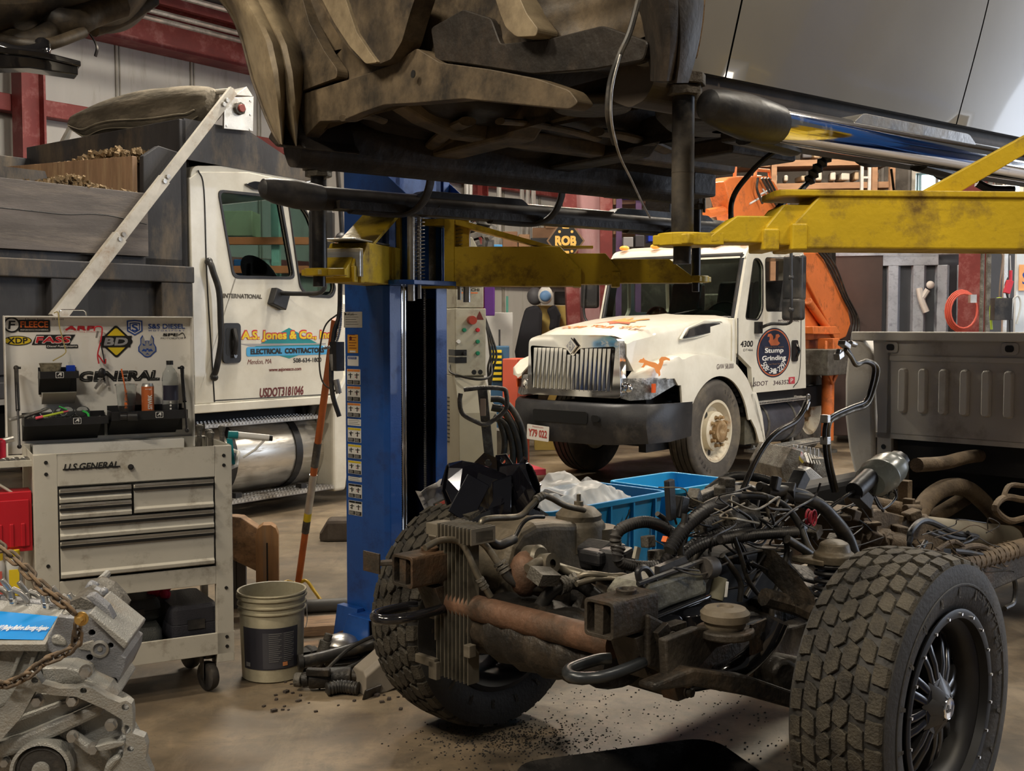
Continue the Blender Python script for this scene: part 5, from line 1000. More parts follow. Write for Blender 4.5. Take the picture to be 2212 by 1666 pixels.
    for t0,tx,hh in((62,'GRAPPLER',.036),(-118,'NITTO',.04),(150,'LT295/60R20',.018)):
        for i,chh in enumerate(tx):
            a=R(t0-(6.4 if hh>.03 else 3.2)*i); b.text(chh,hh*.8,hh,k@MX.Rotation(a,4,'Z')@T(.345,0,h*1.015+.0015)@rot(0,0,-90),0)
    b.build('lettering',m_tread,e)
    b=MB(); b.lathe([(rb-.012,-h*.8),(rb+.006,-h*.88),(rb+.02,-h*.9),(rb+.022,-h*.95),(rb+.004,-h*.97),(rb-.03,-h*.75),(rb-.04,-h*.3),(rb-.045,h*.55),(rb-.03,h*.72),(rb-.010,h*.80),(rb-.006,h*.88),(rb+.0,h*.90),(rb+.014,h*.93),(rb+.016,h*.97),(rb+.006,h*1.0),(rb-.010,h*.97),(rb-.014,h*.8)],72,0,k,cap=False)
    b.build('rim_barrel',m_rimb,e)
    b=MB()
    for i in range(20):
        a=2*PI*(i+.5)/20; p=k@V(((rb+.001)*math.cos(a),(rb+.001)*math.sin(a),h*.985)); dd=k.to_3x3()@V((0,0,1)); b.cyl(p,p+dd*.006,.0045,8)
    b.build('rim_bolts',m_chrome,e)
    b=MB(); hz=h*.72
    for i in range(8):
        A=k@MX.Rotation(2*PI*i/8+.2,4,'Z')
        for sd in(-1,1):
            # each spoke is a pair of slim bars that open out to the rim
            pts=[(.05,sd*.014,hz),(.12,sd*.019,hz-.008),(.18,sd*.024,hz-.026),(.236,sd*.029,hz-.062)]
            secs=[]
            for (r_,y_,z_),w_ in zip(pts,(.015,.015,.016,.019)): secs.append([A@V((r_,y_-w_,z_-.03)),A@V((r_,y_-w_*.8,z_-.004)),A@V((r_,y_-w_*.4,z_)),A@V((r_,y_+w_*.4,z_)),A@V((r_,y_+w_*.8,z_-.004)),A@V((r_,y_+w_,z_-.03))])
            b.loft(secs,0,True,False)
        b.prism([(.215,-.045),(.24,-.045),(.24,.045),(.215,.045)],'xy',hz-.085,hz-.052,0,A)
        b.add([A@V(p) for p in((.03,-.03,hz-.04),(.03,.03,hz-.04),(.08,.032,hz-.03),(.08,-.032,hz-.03),(.045,-.022,hz+.004),(.045,.022,hz+.004),(.078,.02,hz-.002),(.078,-.02,hz-.002))],[(4,5,6,7),(0,1,5,4),(1,2,6,5),(2,3,7,6),(3,0,4,7)])
    b.lathe([(.085,hz-.05),(.085,hz-.035),(.05,hz-.01),(1e-4,hz-.01)],24,0,k); b.build('spokes',m_spoke,e,bevel=.0015)
    b=MB(); 
    for i in range(8):
        A=k@MX.Rotation(2*PI*i/8+.2+PI/8,4,'Z'); b.add([A@V(p) for p in((.095,0,hz-.010),(.05,-.032,hz-.002),(.05,.032,hz-.002),(.03,-.02,hz+.028),(.03,.02,hz+.028))],[(0,1,3),(0,4,2),(0,3,4),(1,2,4,3)],0)
    b.lathe([(.036,hz-.01),(.036,hz+.022),(.03,hz+.03),(.026,hz+.028),(1e-4,hz+.028)],28,1,k); b.bold('F',.02,.028,k@T(0,0,hz+.0285)@rot(0,0,90),0)
    b.build('centre_cap',[m_spoke2,m_chrome],e)
    b=MB(); b.lathe([(1e-4,-.0),(.15,-.0),(.175,-.01),(.175,-.04),(.05,-.05),(1e-4,-.05)],40,0,k); 
    b.build('brake_rotor',m_grease,e) if detail else None
    return e
m_tyre=M('offroad_rubber',(.022,.021,.020),.62,var=.25,scale=6,dirt=(.06,.052,.042),damt=.3,dscale=3,bump=.2,bscale=80)
m_tread=M('tread_rubber',(.026,.0225,.0175),.75,var=.3,scale=20,dirt=(.058,.050,.036),damt=.5,dscale=8,bump=.6,bscale=140)
m_rimb=M('gloss_rim',(.006,.006,.007),.5,.0,var=.2); m_spoke=M('black_spokes',(.03,.03,.033),.3,.6,var=.2,coat=.3); m_spoke2=M('grey_cap',(.05,.05,.053),.4,.4,var=.1)
wn_=off_wheel(ch,0,-.925,-1,0); wf_=off_wheel(ch,-.15,.71,1,-3)
off_wheel(ch,3.95,-.88,-1); off_wheel(ch,3.95,.80,1)
# rails
b=MB()
def rail(b,y,w=.07):
    pr=[(-.62,.64),(-.48,.57),(-.25,.48),(.2,.45),(.6,.44),(1.2,.44),(2.9,.44),(3.3,.66),(3.6,.8),(4.3,.8),(4.8,.78)]
    secs=[[V((x,y-w/2,z-.075)),V((x,y+w/2,z-.075)),V((x,y+w/2,z+.075)),V((x,y-w/2,z+.075))] for x,z in pr]; b.loft(secs,0,True,False)
for y in(-.43,.43): b=MB(); rail(b,y); b.build('frame_rail',m_frame,ch,bevel=.008)
# horns with their brackets
for y,s in((-.40,-1),(.445,1)):
    z=.715; b=MB(); t=.006
    plate(b,rrect(.105,.105,.012,3,y,z),[rrect(.085,.085,.008,3,y,z)],'yz',-.76,-.56,0); b.bb(-.70,-.60,y-.05,y+.05,z-.05,z+.05); b.bb(-.755,-.6,y-.012,y+.02,z-.045,z+.045)
    b.lathe([(.028,0),(.03,.012),(.022,.014),(.018,.004)],20,0,T(-.64,y,z+.052),cap=False)
    b.prism([(-.66,.65),(-.5,.66),(-.45,.5),(-.6,.52)],'xz',y-.05,y+.05)
    b.build('frame_horn',m_frame,ch,bevel=.004)
    b=MB(); b.tube([(-.45,y-.015,.57),(-.66,y-.05,.575),(-.80,y-.05,.575),(-.86,y+.0,.575),(-.82,y+.055,.575),(-.70,y+.06,.575),(-.66,y+.04,.575)],.017,10,0,flat=1.); b.build('tow_hook',m_gloss if s>0 else M('worn_hook',(.04,.045,.05),.3,.5,dirt=(.2,.2,.2),damt=.2),ch)
    b=MB(); yy=y-.075
    b.prism([(-.60,.66),(-.55,.68),(-.47,.50),(-.46,.44),(-.50,.44)],'xz',yy-.006,yy+.05); b.prism([(-.54,.66),(-.44,.66),(-.42,.46),(-.47,.43)],'xz',yy+.01,yy+.05)
    for i,(x,zz) in enumerate(((-.535,.635),(-.50,.575),(-.475,.51),(-.46,.46))): b.hexb((x,yy-.006,zz),(0,-1,0),.014,.022)
    for i,(x,zz) in enumerate(((-.52,.60),(-.49,.545),(-.465,.49))): b.ball((x,yy-.012,zz),.018,6)
    b.build('horn_bracket',m_frame,ch,bevel=.002)
b=MB(); q=[HX(768,1197,-.72),HX(838,1203,-.72),HX(838,1236,-.72),HX(768,1225,-.72)]; 
p0=HX(803,1215,-.70); b.box(p0,(.006,.09,.07),(0,0,0)); b.tube([p0+V((.01,-.03,0)),(-.6,.5,.72)],.018,6,cur=False,flat=.6); b.build('bumper_tab',m_frame,ch)
# body mount with its gusset on the near rail
b=MB(); p=H(1535,1345,-.50); 
b.prism(tr(ch,1,-.50,[(1420,1378),(1490,1352),(1585,1358),(1583,1382),(1530,1396),(1462,1474),(1425,1488)]),'xz',-.53,-.50); b.cyl((p.x,-.55,p.z-.03),(p.x,-.55,p.z-.005),.085,20); b.build('mount_gusset',m_frame,ch,bevel=.006)
b=MB(); b.lathe([(.055,0),(.06,.01),(.06,.02),(.07,.024),(.072,.045),(.06,.058),(.025,.062),(.022,.056),(1e-4,.056)],28,0,T(p.x,-.55,p.z-.005)); b.build('body_mount',M('mount_rubber',(.16,.13,.09),.6,dirt=(.05,.04,.03),damt=.4),ch)
b=MB(); q=H(1640,1375,-.60); b.box(q,(.10,.01,.09),(0,0,4)); b.cyl(q+V((.01,-.004,0)),q+V((.01,-.008,0)),.013,12,1); b.build('bracket_plate',[m_frame,t_black],ch)
# front crossmember
b=MB(); A=HX(960,1312,-.58); B=HX(1300,1392,-.58); A.z=B.z=.59; b.tube([A+V((0,.06,.01)),A,B,B-V((0,.05,0))],.043,20,cur=False); b.build('crossmember',m_rust,ch)
b=MB(); A2=A+V((.12,0,-.05)); B2=B+V((.12,0,-.07)); 
secs=[]
for i in range(15):
    t=i/14; c=A2.lerp(B2,t); rr_=.075+.012*(i%2)+.03*math.sin(PI*t); secs.append([c+V((rr_*math.cos(a)*1.5,0,rr_*math.sin(a)*1.0-.02)) for a in [2*PI*k/14 for k in range(14)]])
b.loft(secs,0,True,True); b.build('axle_skid',m_grease,ch)
# axle
b=MB(); b.tube([(-.13,.62,.44),(-.10,.3,.44),(-.05,-.3,.44),(0,-.78,.44)],.05,16,cur=False); b.ball((-.10,.22,.43),.15,12,0,(1.0,1,1)); b.lathe([(.16,-.05),(.165,0),(.13,.06),(.05,.10),(1e-4,.105)],20,0,T(-.16,.22,.43)@rot(0,-90,0)); b.build('front_axle',m_grease,ch)
for y in(-.74,.60): b=MB(); b.box((-.02 if y<0 else -.13,y,.46),(.12,.07,.26)); b.tube([(.0,y,.55),(.10,y*.97,.58),(.2,y*.93,.58)],.025,8); b.build('steering_knuckle',m_grease,ch,bevel=.02)
b=MB(); a=[HX(1400,1475,-.2),HX(1560,1500,-.15)]; b.loft([[p+V((0,-.03,.0)),p+V((0,.03,0)),p+V((0,.03,h)),p+V((0,-.03,h))] for p,h in((H(1395,1490,-.5),.02),(H(1480,1478,-.55),.05),(H(1600,1500,-.6),.06),(H(1725,1535,-.66),.05))],0,True,False); b.build('track_bar',m_grease,ch,bevel=.008)
b=MB(); b.tube(path((1500,1470,-.4),(1570,1455,-.5),(1620,1425,-.55),(1660,1380,-.6),(1680,1340,-.62)),.035,12); b.build('sway_bar',m_gloss,ch)
b=MB(); b.tube(path((1420,1380,-.3),(1520,1420,-.3),(1640,1440,-.45),(1700,1460,-.6)),.05,10); b.build('steering_linkage',m_grease,ch,bevel=.02)
# engine-bay mass: inner skid, gearbox nose, dark lumps
b=MB(); rr=random.Random(4)
b.bb(-.35,.9,-.36,.36,.38,.54)
for i in range(26): x=rr.uniform(-.3,.95); y=rr.uniform(-.36,.34); b.box((x,y,.53+rr.uniform(-.02,.05)),(rr.uniform(.05,.2),rr.uniform(.05,.2),rr.uniform(.04,.12)),(rr.uniform(-15,15),rr.uniform(-15,15),rr.uniform(0,90)))
b.build('engine_cradle',m_grease,ch,bevel=.008)
# steering gear box with bright face
b=MB(); P=[(1385,1290),(1405,1262),(1460,1245),(1515,1228),(1530,1262),(1528,1285),(1450,1312),(1390,1340)]
pts=tr(ch,1,-.36,P); b.prism(pts,'xz',-.36,-.22); b.build('steering_box',M('chalky_aluminium',(.17,.165,.13),.55,.2,var=.3,dirt=(.03,.025,.02),damt=.45,dscale=9,bump=.3),ch,bevel=.014,seg=3)
b=MB(); pts=tr(ch,1,-.38,[(1390,1345),(1455,1318),(1530,1290),(1535,1310),(1460,1342),(1400,1368)]); b.prism(pts,'xz',-.39,-.2); b.tube(path((1395,1345,-.39),(1460,1318,-.39),(1535,1288,-.39)),.007,6); b.cyl(H(1430,1338,-.37),H(1432,1370,-.37),.06,18).cyl(H(1490,1318,-.37),H(1492,1350,-.37),.055,18); b.build('pulley_housing',m_gloss,ch,bevel=.008)
b=MB(); c0=H(1556,1248,-.36); c1=H(1545,1296,-.36); b.cyl(c0,c1,.024,16,0); b.box(c0.lerp(c1,.5)+V((.01,-.026,.0)),(.014,.004,.05),(0,10,0),1); b.cyl(H(1540,1225,-.36),H(1520,1228,-.36),.035,14,2); b.build('solenoid',[M('dusty_solenoid',(.17,.16,.11),.6),t_white,m_black],ch,bevel=.004)
b=MB(); b.tube(path((1385,1268,-.34),(1378,1235,-.34),(1395,1228,-.34),(1415,1255,-.34)),.010,8); b.tube([H(1378,1262,-.35),H(1430,1243,-.35),H(1515,1212,-.35)],.008,6); pts=tr(ch,1,-.34,[(1425,1225),(1480,1202),(1492,1222),(1425,1248)]); b.prism(pts,'xz',-.34,-.32); b.build('support_bracket',m_black,ch,bevel=.002)
# far coil tower: smooth pressed steel hump with domed cap
b=MB()
prof=[(1085,1300),(1095,1230),(1108,1180),(1128,1148),(1160,1130),(1200,1126),(1300,1130),(1340,1145),(1350,1200),(1345,1280),(1330,1310)]
pts=tr(ch,1,.30,prof); b.prism(pts,'xz',.30,.52,0); b.build('spring_tower',m_tower if 'm_tower' in globals() else M('pressed_steel',(.10,.085,.062),.5,.2,var=.3,scale=5,dirt=(.19,.15,.10),damt=.35,bump=.2),ch,bevel=.04,seg=4)
c=H(1250,1128,.36); b=MB(); b.lathe([(.10,-.10),(.10,-.01),(.095,.0),(.085,.012),(.086,.03),(.06,.055),(.028,.062),(.018,.062),(.017,.078),(.008,.08),(.008,.105),(1e-4,.105)],32,0,T(*c)); b.lathe([(.08,-.14),(.08,-.02)],28,0,T(c.x+.06,c.y-.03,c.z)); b.build('tower_cap',bpy.data.materials['pressed_steel'],ch)
# near coil spring
sp=H(1778,1225,-.50); b=MB(); n=11; r=.058
b.tube([(sp.x+r*math.cos(i*PI/8),-.54+r*math.sin(i*PI/8),.47+i*.27/(n*16)) for i in range(n*16)],.0085,7,cur=False); b.cyl((sp.x,-.54,.46),(sp.x,-.54,.78),.028,14); b.build('coil_spring',m_black,ch)
b=MB(); b.lathe([(.075,.745),(.075,.775),(.06,.785),(.052,.81),(.03,.82),(1e-4,.82)],28,0,T(sp.x,-.54,-.01)@MX.Diagonal((.9,.9,1,1))); b.bb(sp.x-.07,sp.x+.07,-.54,-.42,.73,.75); b.build('spring_seat',bpy.data.materials['pressed_steel'],ch,bevel=.004)
b=MB(); b.loft([[p+V((0,-.04,-.0)),p+V((0,.04,0)),p+V((0,.03,h)),p+V((0,-.03,h))] for p,h in((H(1655,1225,-.40),.06),(H(1700,1270,-.48),.06),(H(1740,1310,-.55),.04))],0,True,True); b.tube(path((1650,1290,-.45),(1720,1310,-.5),(1765,1330,-.6)),.03,8); b.build('control_arm',m_grease,ch)
b=MB(); pts=tr(ch,1,-.22,[(1560,1190),(1620,1178),(1690,1190),(1720,1250),(1700,1330),(1640,1400),(1560,1440),(1500,1400),(1490,1300)]); b.prism(pts,'xz',-.25,-.1); b.build('inner_housing',m_black2,ch,bevel=.03,seg=3)
# cooler fin stack
m_cfr=M('dusty_bracket',(.17,.15,.115),.55,.3,var=.25,dirt=(.06,.05,.04),damt=.35)
b=MB(); C0=HX(952,1150,-.60); C1=HX(1020,1478,-.60)
y0,y1=sorted((C0.y,C1.y)); z1,z0=C0.z,C1.z
m_fin=M('dusty_fins',(.14,.125,.095),.6,.4,var=.3,scale=20,dirt=(.04,.035,.028),damt=.3)
for i in range(9):
    y=y0+(y1-y0)*i/8; b.bb(-.62,-.57,y-.0018,y+.0018,z0,z1)
b.bb(-.60,-.575,y0,y1,z0+.01,z1-.01,1); b.build('cooler_core',[m_fin,t_black],ch)
b=MB(); b.bb(-.625,-.56,y1,y1+.006,z0+.12,z0+.26).bb(-.64,-.62,y1-.01,y1+.09,z0+.03,z0+.06).bb(-.64,-.62,y1-.02,y1+.02,z0-.01,z0+.05).bb(-.64,-.61,y0-.03,y0,z0+.1,z0+.14); q=HX(935,1155,-.62); b.cyl(q,q+V((.0,-.04,0)),.022,6); b.bb(-.64,-.56,y0-.06,y1+.03,z1-.005,z1+.035); 
for i in range(10): b.bb(-.66,-.55,y0-.06+i*.018,y0-.055+i*.018,z1-.01,z1+.045)
build_each(b,'cooler_frame',m_cfr,ch,bevel=.002)
# metal lines and rubber hoses at the front
def line(name,pts,r,mat,cor=False,n=10,bands=(),bm=None):
    b=MB(); P=[H(*q) for q in pts]
    if cor: b.cor(P,r,n)
    else: b.tube(P,r,n)
    S=smoothpath(P,5)
    for t in bands:
        i=int(t*(len(S)-2)); a=S[i]; d=(S[i+1]-a).normalized()
        for j in(-1,0,1): b.cyl(a+d*(j*.014-.005),a+d*(j*.014+.005),r*1.35,12,1)
    o=b.build(name,[mat,bm or m_castd],ch); return o
m_pipe=M('dull_pipe',(.20,.18,.14),.4,.7,var=.25,scale=12,dirt=(.1,.075,.05),damt=.4,dscale=8)
line('cooler_line',[(918,1184,.30),(950,1168,.30),(985,1168,.30),(1005,1185,.28),(1030,1240,.25),(1060,1290,.22)],.011,m_pipe,bands=(.93,))
line('cooler_line',[(1042,1152,.28),(1040,1128,.28),(1060,1120,.28),(1120,1116,.28),(1145,1095,.28),(1170,1072,.28),(1190,1076,.28),(1220,1092,.28),(1262,1102,.28)],.011,m_pipe,bands=(.62,))
line('cooler_hose',[(1042,1150,.28),(1055,1165,.26),(1075,1178,.25),(1095,1172,.25),(1110,1165,.27)],.016,m_hose,bands=(.2,))
line('cooler_line',[(1030,1165,.26),(1050,1180,.25),(1075,1215,.22),(1088,1230,.2)],.012,m_pipe)
line('cooler_hose',[(1085,1225,.2),(1100,1248,.18),(1130,1265,.15),(1180,1270,.1),(1225,1260,.06),(1245,1250,.04)],.017,m_hose,bands=(.04,.97))
line('cooler_line',[(1240,1252,.04),(1270,1240,0),(1320,1245,-.05),(1350,1245,-.08),(1365,1262,-.1),(1385,1300,-.15)],.010,m_pipe)
line('cooler_line',[(1245,1262,.0),(1290,1250,-.02),(1340,1252,-.08),(1365,1280,-.12)],.010,m_pipe)
line('radiator_hose',[(1160,1320,.1),(1195,1275,.06),(1245,1260,.05),(1290,1290,0)],.022,m_hose,bands=(.5,))
line('vent_pipe',[(1110,1165,.3),(1130,1130,.3),(1150,1118,.3),(1175,1117,.3)],.007,m_hose)
line('heater_pipe',[(1140,1230,.1),(1170,1215,.1),(1215,1230,.1),(1290,1252,.0)],.018,m_pipe)
b=MB(); c=H(1180,1218,.1); b.lathe([(.014,-.03),(.034,-.03),(.034,.03),(.014,.03)],20,0,T(*c)@rot(80,0,0),cap=False); b.lathe([(.036,-.04),(.045,-.03),(.045,.02),(.036,.03)],20,0,T(*(c+V((0,.05,0.01))))@rot(80,0,0)); b.build('drag_link_eye',m_pipe,ch)
b=MB(); c=H(1135,1240,.16); b.ball(c,.07,8,0,(.8,.8,1.1)).ball(c+V((.05,-.03,-.03)),.05,8); b.box(H(1175,1245,.05),(.09,.06,.04),(20,10,0),1); b.build('pump_body',[m_rust,m_castd],ch)
b=MB(); b.box(H(1330,1215,.05),(.1,.1,.10),(0,0,20)).box(H(1300,1200,.1),(.14,.1,.05)); b.prism(tr(ch,1,.15,[(1265,1185),(1290,1166),(1320,1170),(1345,1195),(1340,1230),(1275,1235)]),'xz',.08,.2); b.build('brake_booster',m_black,ch,bevel=.012)
for px,py,yy in((1385,1340,-.2),(1365,1185,-.05)):
    pass
# wiring looms: black split conduit
loom=[([(1335,1200,-.05),(1330,1160,-.05),(1350,1138,-.05),(1400,1128,-.05),(1450,1150,-.05),(1480,1185,-.08)],.019,1),
([(1340,1180,-.1),(1335,1210,-.1),(1365,1222,-.1),(1420,1222,-.12),(1450,1200,-.15)],.018,1),
([(1452,1200,-.12),(1465,1165,-.15),(1495,1120,-.18),(1540,1090,-.2),(1590,1082,-.2)],.018,1),
([(1478,1130,-.22),(1520,1095,-.24),(1570,1075,-.26),(1640,1072,-.3),(1690,1090,-.34),(1725,1130,-.38),(1745,1180,-.42),(1768,1210,-.45)],.013,0),
([(1470,1225,-.2),(1480,1190,-.22),(1520,1160,-.24),(1580,1145,-.26),(1625,1130,-.28)],.014,1),
([(1600,1165,-.3),(1650,1150,-.32),(1720,1145,-.35),(1740,1140,-.38)],.014,1),
([(1500,1230,-.25),(1505,1200,-.25),(1540,1170,-.28),(1610,1160,-.3)],.012,0),
([(1620,1230,-.3),(1600,1180,-.3),(1585,1165,-.3)],.008,0),
([(1585,1160,-.38),(1600,1200,-.38),(1615,1250,-.38),(1640,1285,-.38),(1660,1290,-.38)],.008,0),
([(1695,1160,-.4),(1700,1190,-.4),(1690,1240,-.4),(1672,1290,-.4),(1665,1350,-.4)],.010,0),
([(1640,1060,-.2),(1600,1048,-.1),(1560,1055,-.1),(1520,1075,-.1),(1470,1110,-.1)],.012,0),
([(1690,1070,-.3),(1760,1085,-.35),(1800,1120,-.38),(1830,1160,-.4),(1845,1200,-.42),(1860,1230,-.42)],.024,0),
([(1640,1050,-.25),(1700,1075,-.25),(1740,1090,-.3),(1790,1100,-.3)],.016,1),
([(1560,1210,-.35),(1640,1190,-.38),(1700,1190,-.4)],.006,0),
([(1655,1090,-.3),(1665,1120,-.32),(1680,1140,-.34),(1690,1130,-.34)],.008,0),
([(1860,1240,-.4),(1800,1235,-.42),(1770,1230,-.44)],.006,0),
([(1420,1110,-.05),(1440,1130,-.05),(1470,1210,-.1)],.009,0),
([(1465,1240,-.18),(1475,1210,-.18),(1478,1170,-.18),(1490,1140,-.18)],.010,0)]
for pts,r,c in loom: line('wiring_loom',pts,r,m_hose if not c else m_black,bool(c))
loom2=[([(1445,1190,-.30),(1480,1140,-.30),(1530,1100,-.30),(1585,1085,-.30)],.021,1),
([(1455,1230,-.30),(1490,1190,-.30),(1550,1165,-.32),(1625,1150,-.34)],.018,1),([(1555,1165,-.36),(1640,1155,-.38),(1720,1150,-.4)],.017,1),
([(1700,1165,-.42),(1740,1190,-.44),(1768,1210,-.45)],.015,0),([(1655,1060,-.28),(1730,1068,-.32),(1790,1110,-.35),(1830,1170,-.4)],.022,0),
([(1560,1200,-.36),(1580,1225,-.36),(1600,1260,-.36),(1598,1300,-.36)],.010,0),([(1480,1260,-.3),(1500,1235,-.3),(1540,1215,-.3),(1600,1212,-.3),(1650,1230,-.3)],.012,1),
([(1610,1290,-.3),(1640,1240,-.3),(1660,1210,-.3),(1700,1200,-.3)],.010,0),([(1530,1060,-.1),(1580,1030,-.05),(1650,1035,-.05),(1700,1060,-.1)],.016,1),([(1590,1100,-.34),(1620,1120,-.34),(1640,1150,-.34),(1700,1080,-.34)],.006,0),
([(1480,1110,-.3),(1475,1150,-.3),(1470,1190,-.3),(1480,1230,-.3)],.011,0)]
for pts,r,c in loom2: line('wiring_loom',pts,r,m_hose if not c else m_black,bool(c))
rr=random.Random(9)
for g in range(60):   # thin loose wires in the bay
    x0=rr.uniform(1500,1860); y0=rr.uniform(1080,1235); yy=rr.uniform(-.42,-.05); P=[(x0,y0,yy)]
    for q in range(3): x0+=rr.uniform(-60,60); y0=min(1290,y0+rr.uniform(-35,45)); P.append((x0,y0,yy+rr.uniform(-.05,.05)))
    line('loose_wire',P,rr.choice((.0022,.003,.004)),rr.choice((m_hose,m_black,m_hose,m_black,m_pipe)),n=6)
b=MB(); c=H(1752,1118,-.40)
for i in range(9): rr_=.022+.003*(i%3); b.tube([(c.x+rr_*math.cos(a+i)*.7,c.y+.012*math.sin(i),c.z+rr_*math.sin(a+i)) for a in [2*PI*k/14 for k in range(14)]],.0018,5,cur=False,loop=True)
b.build('red_wire_coil',M('red_wire',(.35,.02,.04),.5),ch)
b=MB(); b.box(H(1448,1080,-.25),(.035,.02,.13),(0,-6,0)); b.box(H(1466,1095,-.24),(.04,.05,.07),(0,15,0)); build_each(b,'relay_block',m_black,ch,bevel=.004)
b=MB(); b.box(H(1722,1045,-.3),(.09,.05,.05),(0,-45,0)).box(H(1700,1065,-.3),(.05,.06,.06),(0,-30,20)).box(H(1675,1045,-.3),(.03,.03,.05),(0,20,0)); build_each(b,'connector_block',m_black,ch,bevel=.004)
b=MB(); 
for px,py,yy in((1500,1075,-.2),(1555,1060,-.2),(1570,1042,-.2),(1600,1068,-.2),(1610,1100,-.2),(1530,1130,-.2),(1660,1130,-.3),(1760,1150,-.35),(1800,1170,-.35),(1400,1170,-.1),(1420,1200,-.1)): b.box(H(px,py,yy),(rr.uniform(.03,.07),.04,rr.uniform(.02,.05)),(0,rr.uniform(-40,40),rr.uniform(0,90)))
b.prism(tr(ch,1,-.12,[(1490,1095),(1500,1070),(1560,1045),(1600,1050),(1580,1065),(1520,1090)]),'xz',-.14,-.10); b.cyl(H(1510,1140,-.22),H(1545,1120,-.22),.03,12).cyl(H(1560,1130,-.2),H(1620,1115,-.2),.05,12); build_each(b,'sensor_cluster',m_castd,ch,bevel=.004)
b=MB(); b.box(H(1440,1168,-.12),(.03,.02,.02),(0,30,0)); b.build('orange_clip',t_or,ch)
b=MB(); b.box(H(1375,1195,-.12),(.022,.012,.04),(0,20,0)); b.build('white_connector',flat('dusty_white',(.35,.33,.27)),ch)
# tall dipstick tubes
line('dipstick_tube',[(1605,1058,-.30),(1630,1000,-.30),(1655,958,-.30),(1682,932,-.30),(1715,913,-.30),(1732,892,-.30),(1744,868,-.30)],.0105,M('black_pipe',(.02,.018,.017),.28,.4,dirt=(.1,.07,.05),damt=.35),n=12)
b=MB(); c=H(1746,859,-.30); b.tube([(c.x+.011*math.cos(a),c.y,c.z+.011*math.sin(a)) for a in [2*PI*k/16 for k in range(16)]],.003,8,cur=False,loop=True); b.cyl(H(1738,885,-.30),H(1744,868,-.30),.012,12); b.build('dipstick_ring',m_steel,ch)
for d in(0,8):
    line('refrigerant_pipe',[(1800+d,1062,-.30),(1786+d,1000,-.30),(1781+d,950,-.30),(1784+d,915,-.30),(1800+d,898+d*.5,-.30),(1840,880+d,-.30),(1868+d*.5,868+d,-.30),(1880+d,840,-.30),(1888+d,795,-.30),(1872,782-d*.3,-.30),(1850,785+d*.5,-.30),(1838,768+d*.4,-.30),(1826,748+d,-.30)],.0085,bpy.data.materials['black_pipe'] if d==0 else m_pipe,n=10)
b=MB(); b.box(H(1824,745,-.30),(.05,.03,.02),(0,20,0)).box(H(1812,768,-.30),(.04,.025,.025),(0,-20,0)).cyl(H(1836,741,-.3),H(1848,745,-.3),.011,10).cyl(H(1812,755,-.3),H(1808,776,-.3),.010,10); b.box(H(1783,952,-.30),(.03,.03,.03)).box(H(1783,905,-.30),(.025,.03,.03)); build_each(b,'pipe_fitting',m_steel,ch,bevel=.003)
# reservoir
r0=H(1886,1040,-.38); r1=H(1985,955,-.38); d=(r1-r0).normalized(); mx=axis(r0-d*.02,d)@MX.Diagonal((1.28,1.05,1.22,1)); L=(r1-r0).length
b=MB(); b.lathe([(1e-4,-.0),(.045,.0),(.058,.015),(.060,.055),(.064,.06),(.064,.068),(.060,.073),(.060,.12),(.052,.15),(.030,.165),(.026,.168)],32,0,mx); b.build('reservoir_bottle',M('cloudy_plastic',(.30,.32,.28),.25,0,trans=.12,var=.15,scale=9,dirt=(.13,.12,.09),damt=.35,dscale=6),ch)
b=MB(); b.lathe([(.03,.163),(.04,.165),(.04,.175),(.036,.176),(.036,.195),(.030,.199),(1e-4,.199)],10,0,mx,sm=False); b.lathe([(.014,.199),(.013,.202),(1e-4,.202)],16,1,mx); b.build('reservoir_cap',[m_black,flat('cap_mark',(.45,.36,.06))],ch)
b=MB(); b.cyl(H(1845,1062,-.38),H(1880,1030,-.38),.035,16,0); b.tube(path((1895,1045,-.38),(1925,1050,-.38),(1935,1075,-.38),(1905,1100,-.38),(1885,1070,-.38)),.005,7,0); b.tube(path((1880,1055,-.38),(1908,1105,-.38)),.006,7,0,cur=False); b.box(H(1860,1075,-.38),(.10,.05,.05),(0,30,0),0); b.tube(path((1790,1100,-.35),(1830,1070,-.38),(1850,1060,-.38)),.006,6,0); b.build('reservoir_bracket',m_black,ch,bevel=.003)
# gearbox and everything dusty behind
b=MB()
def lump(px,py,y,r,sc3=(1,1,1)): b.ball(H(px,py,y),r,10,0,sc3)
pts=tr(ch,1,-.1,[(1815,1105),(1850,1095),(1930,1115),(1990,1125),(1995,1200),(1900,1215),(1830,1200)]); b.prism(pts,'xz',-.2,.25)
for i in range(22): b.box(H(rr.uniform(1820,1995),rr.uniform(1105,1200),-.22),(rr.uniform(.03,.12),.06,rr.uniform(.015,.05)),(rr.uniform(-20,20),rr.uniform(-20,20),rr.uniform(0,60)))
lump(1930,1175,-.22,.07,(1.3,1,.8)); lump(1880,1140,-.1,.1); b.tube(path((1835,1080,0),(1880,1085,0),(1960,1100,0)),.03,8); b.build('gearbox',m_dust,ch,bevel=.006)
b=MB(); a=H(1960,1145,-.1); c=H(2180,1165,-.1); b.tube([a,c],.072,24,0,cur=False); b.build('exhaust_silencer',M('pale_dusty_tube',(.24,.215,.165),.7,.1,var=.12,scale=2,dirt=(.12,.09,.06),damt=.35),ch)
line('exhaust_pipe',[(1975,1140,0),(2000,1085,.02),(2040,1055,.02),(2085,1055,.02),(2125,1085,0),(2170,1130,-.03),(2260,1190,-.1)],.045,m_dust,n=14)
line('exhaust_pipe',[(1980,1005,.0),(2040,1000,0),(2110,985,0),(2260,975,0)],.035,m_dust,n=12)
line('heat_shield',[(1930,1100,.1),(2000,1125,.1),(2030,1110,.1),(2095,1070,.1)],.04,m_dust,n=10)
